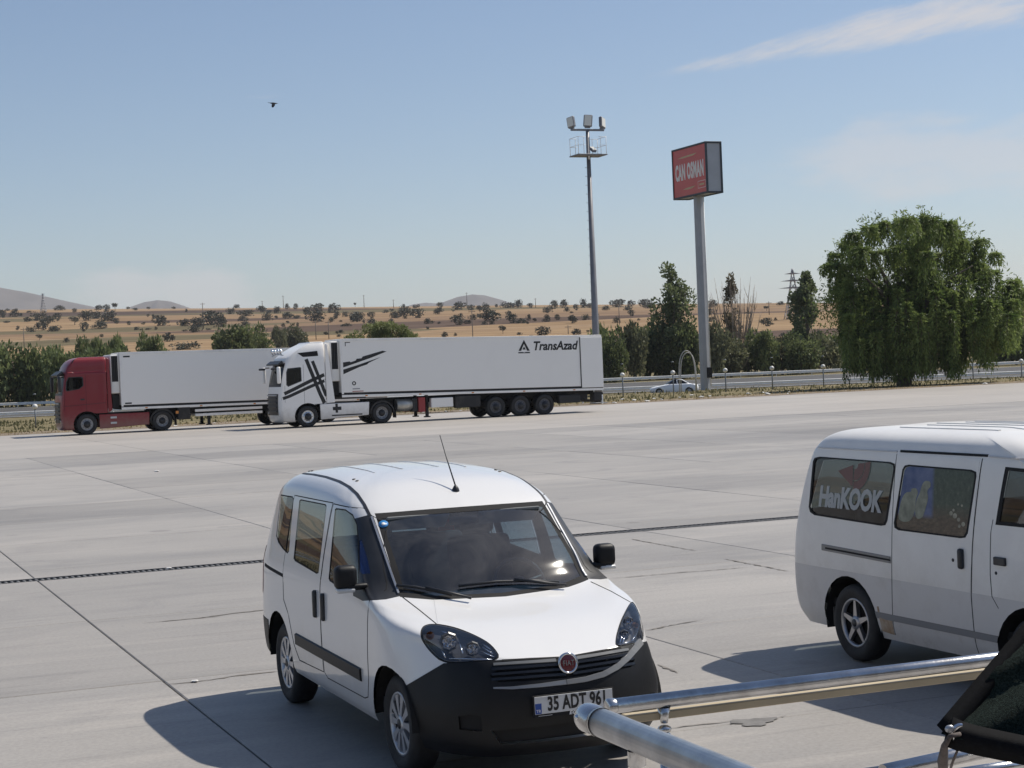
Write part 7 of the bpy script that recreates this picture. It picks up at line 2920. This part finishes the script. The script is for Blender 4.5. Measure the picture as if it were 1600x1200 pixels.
ZONES = [(-99, 92, 'left of the red cab'), (92, 190, 'above the red cab'), (190, 300, 'above front of plain trailer'), (300, 430, 'above back of plain trailer'), (430, 530, 'above the white tractor'),
         (530, 630, 'above front of lettered trailer'), (630, 720, 'left of the middle hill'), (720, 800, 'below the middle hill'), (800, 935, 'left of the floodlight mast'), (935, 1060, 'between mast and sign pole'),
         (1060, 1300, 'between sign pole and willow'), (1300, 1700, 'right of the willow')]
for k, (px, py, w, h) in enumerate(BUSH):
    p = px_land(px, py)
    m_per = p.y / FPX
    o = link('bush', bush_meshes[k % 6], None, (p.x, p.y, p.z - .08 * h * m_per))
    o.scale = (w * m_per / 1.5, w * m_per / 1.5, 1.30 * h * m_per / bounds(bush_meshes[k % 6])[1])
    o.rotation_euler = (0, 0, rb.uniform(0, 6.28))
    row = 'on skyline' if py <= 486 else ('in upper fields' if py <= 504 else 'in lower fields')
    zone = [z for (x0, x1, z) in ZONES if x0 <= px < x1][0]
    bush_objs.append((row, zone, px, o))
ORD = ['first', 'second', 'third', 'fourth', 'fifth', 'sixth', 'seventh', 'eighth', 'ninth', 'tenth', 'eleventh', 'twelfth', 'thirteenth', 'fourteenth', 'fifteenth', 'sixteenth', 'seventeenth', 'eighteenth', 'nineteenth', 'twentieth', 'twenty-first', 'twenty-second', 'twenty-third', 'twenty-fourth', 'twenty-fifth', 'twenty-sixth']
for row in ('on skyline', 'in upper fields', 'in lower fields'):
    for _, _, zone in ZONES:
        L = sorted([(px, o) for (r_, z_, px, o) in bush_objs if r_ == row and z_ == zone], key=lambda t: t[0])
        for i, (px, o) in enumerate(L):
            lab = ('only dark bush %s %s' if len(L) == 1 else ORD[i] + ' dark bush from left %s %s') % (row, zone)
            tag(o, lab, 'bush', 'bushes ' + row)
for k, (px, py, w, h) in enumerate(TREES_B):
    p = px_land(px, py)
    m_per = p.y / FPX
    root = empty('small_tree', p)
    tag(root, tree_lab[px], 'tree')
    c = link('crown', tree_b[k % 2], root)
    c.scale = (w * m_per / 2.2, w * m_per / 2.2, h * m_per / 2.0)
    MB().m(m_bark).tube([(0, 0, -.2), (0, 0, h * m_per * .5)], [.03 * w * m_per, .02 * w * m_per], 6).build('trunk', parent=root)


_hv = random.Random(51)


def big_bush(px, w, ytop, depth, label, mesh, name='shrub', h_of=3.0, w_of=4.0, z=None, group=None, rot=0.0, cat='shrub'):
    p = at(px, 570, depth)
    z0 = land_z(p.x, p.y) if z is None else z
    top = at(px, ytop, depth).z
    root = empty(name, (p.x, p.y, z0))
    tag(root, label, cat, group)
    c = link('foliage', mesh, root)
    bw_, bh_ = bounds(mesh)
    c.scale = (1.12 * w * depth / FPX / bw_, 1.12 * w * depth / FPX / bw_, (top - z0) / bh_)
    c.rotation_euler = (0, 0, rot)
    MB().m(m_bark).tube([(0, 0, -.2), (.1, 0, (top - z0) * .35), (.15, .1, (top - z0) * .6)], [.16, .11, .06], 7).build('stem', parent=root)
    return root


hm = [crown_mesh('foliage', lumpy(100 + k, 12, 2.0, 3.0, 0.0, sz=(.30, .52)), 3400, .30, .17, lf_hedge, 110 + k) for k in range(5)]
hm2 = [crown_mesh('foliage', lumpy(130 + k, 12, 2.0, 3.0, 0.0, sz=(.30, .52)), 3000, .30, .15, lf_hedge2, 140 + k) for k in range(2)]

# bushes nearer than the fields
big_bush(372, 54, 514, 300, 'left of the big twin bushes above the plain trailer', hm[0], z=None)
big_bush(407, 42, 514, 305, 'right of the big twin bushes above the plain trailer', hm[1], rot=1.0)
big_bush(437, 20, 512, 420, 'small grey-green tree left of the white tractor roof', hm2[0])
big_bush(461, 32, 511, 425, 'wider grey-green tree just above the white tractor roof', hm2[1])
big_bush(140, 34, 532, 260, 'dark rounded bush behind the left hedge above the red cab', hm[2])
big_bush(179, 26, 530, 262, 'round dark bush over the front of the plain trailer', hm[3])
big_bush(240, 36, 528, 264, 'green bush over the plain trailer roof', hm[4])
big_bush(228, 16, 526, 290, 'small dark bush peeking over the plain trailer roof', hm[1])

# hedge along the far side of the highway
r = random.Random(5)
lab_left = ['leftmost large shrub of the roadside hedge, cut by the frame', 'second shrub of the left roadside hedge', 'third shrub of the left roadside hedge', 'fourth shrub of the left roadside hedge', 'shrub of the left hedge nearest the red cab', 'hedge shrub half hidden by the red cab', 'hedge shrub behind the red cab roof']
for k, (px, w, yt) in enumerate(((-8, 58, 540), (32, 56, 547), (66, 50, 545), (98, 52, 552), (128, 50, 552), (158, 46, 546), (188, 44, 548))):
    big_bush(px, w, yt, 208 + r.uniform(-2, 3), lab_left[k], hm[k % 5], rot=r.uniform(0, 6), group='roadside hedge')
lab_r = ['hedge shrub right behind the end of the lettered trailer', 'tall hedge shrub right of the floodlight mast', 'hedge shrub left of the poplar', 'hedge shrub below the poplar', 'hedge shrub behind the white car', 'hedge shrub just left of the sign pole', 'hedge shrub right of the sign pole', 'greyish olive shrub right of the sign pole',
         'hedge shrub below the bare tree', 'hedge shrub right of the bare tree', 'dense hedge shrub below the pylon', 'hedge shrub left of the willow', 'hedge shrub touching the willow on its left', 'hedge shrub half hidden by the left of the willow']
for k, (px, w, yt, v) in enumerate(((940, 40, 512, 0), (962, 44, 514, 0), (990, 42, 508, 0), (1014, 44, 516, 0), (1042, 46, 512, 0), (1068, 44, 508, 0), (1118, 40, 512, 0), (1142, 40, 530, 1), (1168, 46, 528, 0), (1194, 44, 522, 0), (1222, 48, 519, 0), (1252, 48, 522, 0), (1284, 52, 516, 1), (1318, 52, 520, 0))):
    big_bush(px, w * _hv.uniform(.9, 1.25), yt + _hv.uniform(-7, 9), 208 + r.uniform(-3, 8), lab_r[k], hm2[k % 2] if (v or k % 4 == 2) else hm[k % 5], rot=r.uniform(0, 6), group='roadside hedge')
for k, (px, w, yt, lab) in enumerate(((1556, 50, 528, 'hedge shrub under the right side of the willow'), (1588, 50, 516, 'hedge shrub at the right edge of the photo'), (1620, 50, 512, 'last hedge shrub, cut by the right edge'))):
    big_bush(px, w, yt, 210, lab, hm[(k + 2) % 5], rot=r.uniform(0, 6), group='roadside hedge')


# --- poplars
def poplar(px, w, ytop, depth, label, seed, n=7500):
    p = at(px, 570, depth)
    z0 = land_z(p.x, p.y)
    H = at(px, ytop, depth).z - z0
    Rr = w * depth / FPX / 2
    rr = random.Random(seed)
    bl = []
    for k in range(46):
        t = 0.16 + .84 * rr.random()
        q = Rr * (.50 + .50 * math.sin(math.pi * min(1, t * .85 + .08))) * rr.uniform(.15, .85) * (1 if t < .8 else .62)
        a = rr.uniform(0, 2 * math.pi)
        s = Rr * rr.uniform(.24, .42) * (1 - .35 * t)
        bl.append((q * math.cos(a), q * math.sin(a), H * t - s * .6, s, s, s * rr.uniform(1.2, 2.0)))
    root = empty('poplar', (p.x, p.y, z0))
    tag(root, label, 'tree')
    link('crown', crown_mesh('crown', bl, n, .38, .26, lf_poplar, seed, up=.7), root)
    MB().m(m_bark).tube([(0, 0, -.2), (.05, 0, H * .5), (0, .05, H * .9)], [.22, .13, .04], 8).build('trunk', parent=root)
    for k in range(9):
        a = rr.uniform(0, 6.28)
        z1 = H * rr.uniform(.2, .6)
        MB().m(m_bark).tube([(0, 0, z1), (.4 * Rr * math.cos(a), .4 * Rr * math.sin(a), z1 + .12 * H), (.65 * Rr * math.cos(a), .65 * Rr * math.sin(a), z1 + .27 * H)], [.07, .05, .02], 5).build('limb', parent=root)


poplar(1053, 78, 414, 212, 'leafy poplar just left of the sign pole', 201)
poplar(1264, 64, 428, 214, 'dark poplar between the pylon and the willow', 202, 6500)


# --- half dead tree: bare upright limbs with leaves left in the middle
p = at(1152, 570, 213)
z0 = land_z(p.x, p.y)
H = at(1150, 428, 213).z - z0
dead = empty('half_bare_tree', (p.x, p.y, z0))
tag(dead, 'half bare tree with grey upright limbs right of the sign pole', 'tree')
rr = random.Random(77)
for k in range(46):
    a = rr.uniform(0, 6.28)
    sp = rr.uniform(.25, 1.0)
    top = H * rr.uniform(.62, 1.0) * (1.0 if sp > .3 else .95)
    Rx = 3.7 * sp
    pts = []
    for j in range(6):
        t = j / 5
        pts.append((math.cos(a) * Rx * t ** .8 + rr.uniform(-.12, .12), math.sin(a) * Rx * t ** .8 * .8 + rr.uniform(-.1, .1), .3 + (top - .3) * t ** (1.0 + .25 * sp)))
    MB().m(m_bark_grey).tube(pts, [.10, .08, .06, .045, .03, .014], 6).build('limb', parent=dead)
    for q in range(6):
        j = rr.randint(1, 4)
        b0 = Vector(pts[j])
        b1 = b0 + Vector((rr.uniform(-.6, .6), rr.uniform(-.6, .6), rr.uniform(.8, 1.8)))
        MB().m(m_bark_grey).tube([b0, b0.lerp(b1, .5) + Vector((rr.uniform(-.1, .1), 0, 0)), b1], [.03, .02, .009], 5).build('twig', parent=dead)
bl = []
for k in range(24):
    t = rr.uniform(.42, .98)
    bl.append((-.3 + rr.uniform(-1.2, 1.0) * (1.25 - t), rr.uniform(-.8, .8) * (1.2 - t), H * t - .3, .48, .48, .8))
for k in range(8):
    bl.append((rr.uniform(-2.6, 2.6), rr.uniform(-1.5, 1.5), H * rr.uniform(.25, .42), .55, .55, .6))
link('foliage', crown_mesh('foliage', bl, 2300, .30, .20, leaf_mat('drying_leaves', (0.10, 0.09, 0.055), (0.26, 0.22, 0.13), 0.35, .6, .05), 78, up=.5), dead)

# --- pale feathery tree behind the lettered trailer
p = at(606, 570, 205)
z0 = land_z(p.x, p.y)
H = at(606, 502, 205).z - z0
pale = empty('pale_tree', (p.x, p.y, z0))
tag(pale, 'pale yellow-green feathery treetop rising over the lettered trailer', 'tree')
bl = []
for k in range(46):
    x = rr.uniform(-4.4, 4.4)
    top = H * (1 - .24 * (abs(x + .3) / 4.2) ** 1.8)
    bl.append((x, rr.uniform(-1.6, 1.6), top * rr.uniform(.70, .97), .7, .7, .5))
link('crown', crown_mesh('crown', bl, 7500, .42, .12, lf_pale, 91, up=.25, out=1.0), pale)
MB().m(m_bark).tube([(0, 0, -.2), (.2, 0, H * .35), (-.2, .1, H * .6)], [.25, .17, .08], 8).build('trunk', parent=pale)
for k in range(7):
    a = -3.0 + k
    MB().m(m_bark).tube([(.1, 0, H * .3), (a * .6, rr.uniform(-.6, .6), H * .55), (a * 1.1, rr.uniform(-1, 1), H * .8)], [.10, .07, .02], 6).build('limb', parent=pale)

# --- the big weeping willow
WD = 120.0
wp = at(1412, 602, WD)
wz = -.06
wil = empty('willow', (wp.x, wp.y, wz))
tag(wil, 'large weeping willow with hanging branches at the right of the lot edge', 'tree')
k_ = WD / FPX


def wpx(px, py, dy=0.0):
    q = at(px, py, WD + dy)
    return Vector((q.x - wp.x, q.y - wp.y, q.z - wz))


rng = np.random.default_rng(5)
rr = random.Random(9)
# lobes of the crown traced from its outline: (px, py, radius px)
LOBES = [(1322, 420, 30), (1352, 385, 34), (1395, 362, 36), (1440, 352, 34), (1478, 372, 36), (1512, 392, 34), (1538, 430, 34), (1400, 410, 46), (1450, 415, 50), (1345, 440, 40), (1500, 440, 44), (1312, 470, 30), (1360, 480, 46), (1430, 480, 54), (1500, 490, 46),
         (1560, 462, 32), (1582, 482, 26), (1418, 342, 18), (1446, 338, 16), (1378, 350, 16), (1334, 395, 16), (1540, 400, 18)]
leafP, leafD = [], []
branchlets = []


def mop(c, size, n_st, drop, lo=.35):
    """a tuft: twigs arch out of c and hang"""
    for q in range(n_st):
        a = rr.uniform(0, 2 * math.pi)
        o_ = Vector((math.cos(a), math.sin(a), 0))
        r_ = size * rr.uniform(.25, 1.0)
        hang = drop * rr.uniform(lo, 1.0)
        rise = size * rr.uniform(.05, .40)
        pts = []
        nl = int(9 + 7 * (hang + r_))
        for k in range(nl):
            t = k / nl
            h_ = rise * math.sin(min(1, t * 2.2) * math.pi * .5) - hang * max(0, t - .22) ** 1.25 * 1.36
            p_ = c + o_ * (r_ * (1 - (1 - t) ** 2.2)) + Vector((rr.gauss(0, .045), rr.gauss(0, .045), h_ + rr.gauss(0, .04)))
            if p_.z < .35:
                break
            leafP.append(p_)
            leafD.append(o_ * (1 - t) * .8 + Vector((rr.gauss(0, .35), rr.gauss(0, .35), .25 - 1.35 * t + rr.gauss(0, .25))))
            pts.append(p_)
        if q % 7 == 0 and len(pts) > 6:
            branchlets.append([pts[0], pts[len(pts) // 2], pts[-1]])


for (lx, ly, lr) in LOBES:
    c = wpx(lx, ly)
    Rl = lr * k_
    ny = max(.6, 4.2 * (1 - abs(lx - 1435) / 190.0))
    nm = max(2, int(4.9 * (lr / 34.0) ** 2))
    for s_ in range(nm):
        a, b = rr.uniform(0, 2 * math.pi), math.acos(rr.uniform(-.5, 1))
        st = c + Vector((math.sin(b) * math.cos(a) * Rl * .85, math.sin(b) * math.sin(a) * Rl * .85 + rr.uniform(-ny, ny), math.cos(b) * Rl * .85))
        sz = rr.uniform(.55, 1.15) * (1.0 if lr > 20 else .6)
        st.z = min(st.z, wpx(1430, 341).z - .4 * sz - .0022 * (st.x * 22.9 - 14) ** 2 / 22.9)
        mop(st, sz, int(34 * sz) + 8, rr.uniform(.9, 2.4) * (1.0 if lr > 20 else .5))
# curtains: left and middle reach nearly to the ground, the right side stays open below
for s_ in range(135):
    u_ = rr.random()
    lx = rr.uniform(1318, 1498) if u_ < .72 else rr.uniform(1498, 1590)
    if u_ < .72:
        top_, bot_ = rr.uniform(455, 535), rr.uniform(556, 603)
        if lx < 1340:
            top_, bot_ = rr.uniform(450, 500), rr.uniform(535, 600)
    else:
        top_, bot_ = rr.uniform(470, 510), rr.uniform(520, 585) if lx < 1552 else rr.uniform(505, 560)
    st = wpx(lx, top_, rr.uniform(-4.5, 3.5))
    drop = max(.6, st.z - max(.3, wpx(lx, bot_).z))
    mop(st, rr.uniform(.30, .75), rr.randint(16, 28), drop * 1.05, .8)
for s_ in range(46):                 # front curtains veil the trunk
    lx = rr.uniform(1335, 1490)
    st = wpx(lx, rr.uniform(490, 545), rr.uniform(-5.0, -2.5))
    mop(st, rr.uniform(.3, .7), rr.randint(14, 22), max(.6, st.z - rr.uniform(.3, 1.1)), .8)
# shaded leaves within
for s_ in range(1300):
    lx, ly, lr = LOBES[rr.randrange(7, 16)]
    c = wpx(lx, ly + rr.uniform(-10, 40)) + Vector((rr.gauss(0, .5) * lr * k_, rr.uniform(-3.5, 3.5), rr.gauss(0, .4) * lr * k_))
    for q in range(7):
        leafP.append(c + Vector((rr.gauss(0, .2), rr.gauss(0, .2), rr.gauss(0, .25))))
        leafD.append(Vector((rr.gauss(0, .6), rr.gauss(0, .6), rr.gauss(-.5, .5))))
# shoots on the outline
for (sx_, sy_) in ((1296, 398), (1308, 380), (1320, 376), (1345, 345), (1360, 342), (1372, 336), (1398, 334), (1412, 330), (1440, 326), (1452, 330), (1466, 338), (1498, 345), (1515, 352), (1526, 365), (1540, 378), (1556, 400), (1552, 428), (1590, 440), (1604, 455), (1598, 475), (1286, 450), (1282, 470), (1330, 362)):
    c = wpx(sx_, sy_, rr.uniform(-1.5, 1.5))
    inn = wpx(1440, 440)
    dv = (c - inn).normalized()
    for q in range(90):
        t = rr.random()
        leafP.append(c - dv * t * 1.5 + Vector((rr.gauss(0, .18), rr.gauss(0, .18), rr.gauss(0, .16))))
        leafD.append(dv * .7 + Vector((rr.gauss(0, .6), rr.gauss(0, .6), rr.gauss(-.2, .6))))
P = np.array([tuple(v) for v in leafP])
D = np.array([tuple(v) for v in leafD])
V, F = leaf_arrays(P, D, .30, .085, rng)
link('crown', np_mesh('crown', V, F, lf_willow), wil)
# trunk and limbs
tb = MB().m(m_bark)
tb.tube([(0, 0, -.2), (.1, 0, 1.2), (-.05, .1, 2.6), (.05, 0, 4.0)], [.55, .45, .42, .34], 12)
tb.build('trunk', parent=wil)
for (lx, ly) in ((1330, 430), (1360, 400), (1400, 375), (1440, 365), (1480, 390), (1520, 415), (1560, 465), (1345, 470), (1500, 470), (1430, 430), (1395, 450)):
    e = wpx(lx, ly, rr.uniform(-2.5, 2.5))
    s0 = Vector((0, 0, rr.uniform(2.2, 3.9)))
    m1 = s0.lerp(e, .35) + Vector((0, 0, 1.2))
    m2 = s0.lerp(e, .7) + Vector((0, 0, .9))
    MB().m(m_bark).tube([s0, m1, m2, e], [.24, .17, .10, .04], 8).build('limb', parent=wil)
bw = MB().m(m_bark)
for q in branchlets:
    bw.tube(q, [.018, .012, .005], 4, caps=False)
tag(bw.build('branchlets', parent=wil), kind='stuff')

# --- litter on the verge
m_lit = mat('litter_white', (0.70, 0.69, 0.66), 0.7)
r = random.Random(21)
lit_me = []
for k in range(3):
    mb = MB().m(m_lit)
    t_ = bmesh.new()
    bmesh.ops.create_icosphere(t_, subdivisions=1, radius=1.0)
    for v in t_.verts:
        v.co = v.co * r.uniform(.55, 1.2)
        v.co.z = max(-.1, v.co.z * .5)
    mb._add(t_, False)
    o = mb.build('litter')
    lit_me.append(o.data)
    bpy.data.objects.remove(o)
for k in range(26):
    if k < 18:
        px = r.uniform(950, 1270)
    else:
        px = r.choice((635, 655, 672, 690, 722, 270, 330, 1545))+ r.uniform(-6, 6)
    v = EDGE + (r.uniform(.2, 9) if k < 18 else r.uniform(.2, 2.0))
    d = ray(px, 600)
    t = v / (LV.x * d.x + LV.y * d.y)
    p = Vector((d.x * t, d.y * t, .03))
    o = link('litter', lit_me[k % 3], None, p)
    s_ = r.uniform(.07, .18)
    o.scale = (s_ * 1.3, s_, s_)
    o.rotation_euler = (0, 0, r.uniform(0, 6))
    tag(o, 'small scrap of white litter lying on the grass verge', 'litter', 'litter along the verge')
for px, py in ((265, 889), (246, 737), (306, 1066)):
    p = px_ground(px, py)
    o = link('litter', lit_me[1], None, p + Vector((0, 0, .01)))
    s_ = .0016 * p.y if py != 1066 else .03
    o.scale = (s_ * 1.5, s_, s_)
    tag(o, {889: 'scrap of white litter lying on the drain grate', 737: 'tiny white scrap lying far out on the concrete', 1066: 'white scrap in the crack beside the white compact van'}[py], 'litter')

# ------------------------------------------------------------------ summer haze
hz = MB()
mh = bpy.data.materials.new('haze')
mh.use_nodes = True
nt = mh.node_tree
nt.nodes.clear()
ho = nt.nodes.new('ShaderNodeOutputMaterial')
pv = nt.nodes.new('ShaderNodeVolumePrincipled')
pv.inputs['Color'].default_value = (0.80, 0.84, 0.92, 1)
pv.inputs['Density'].default_value = 0.000072
pv.inputs['Anisotropy'].default_value = 0.2
nt.links.new(pv.outputs[0], ho.inputs['Volume'])
hz.m(mh)
hz.box((0, 1000, 60), (21000, 20000, 660))
h = hz.build('haze')
h.location = (0, 0, 0)
tag(h, kind='stuff')
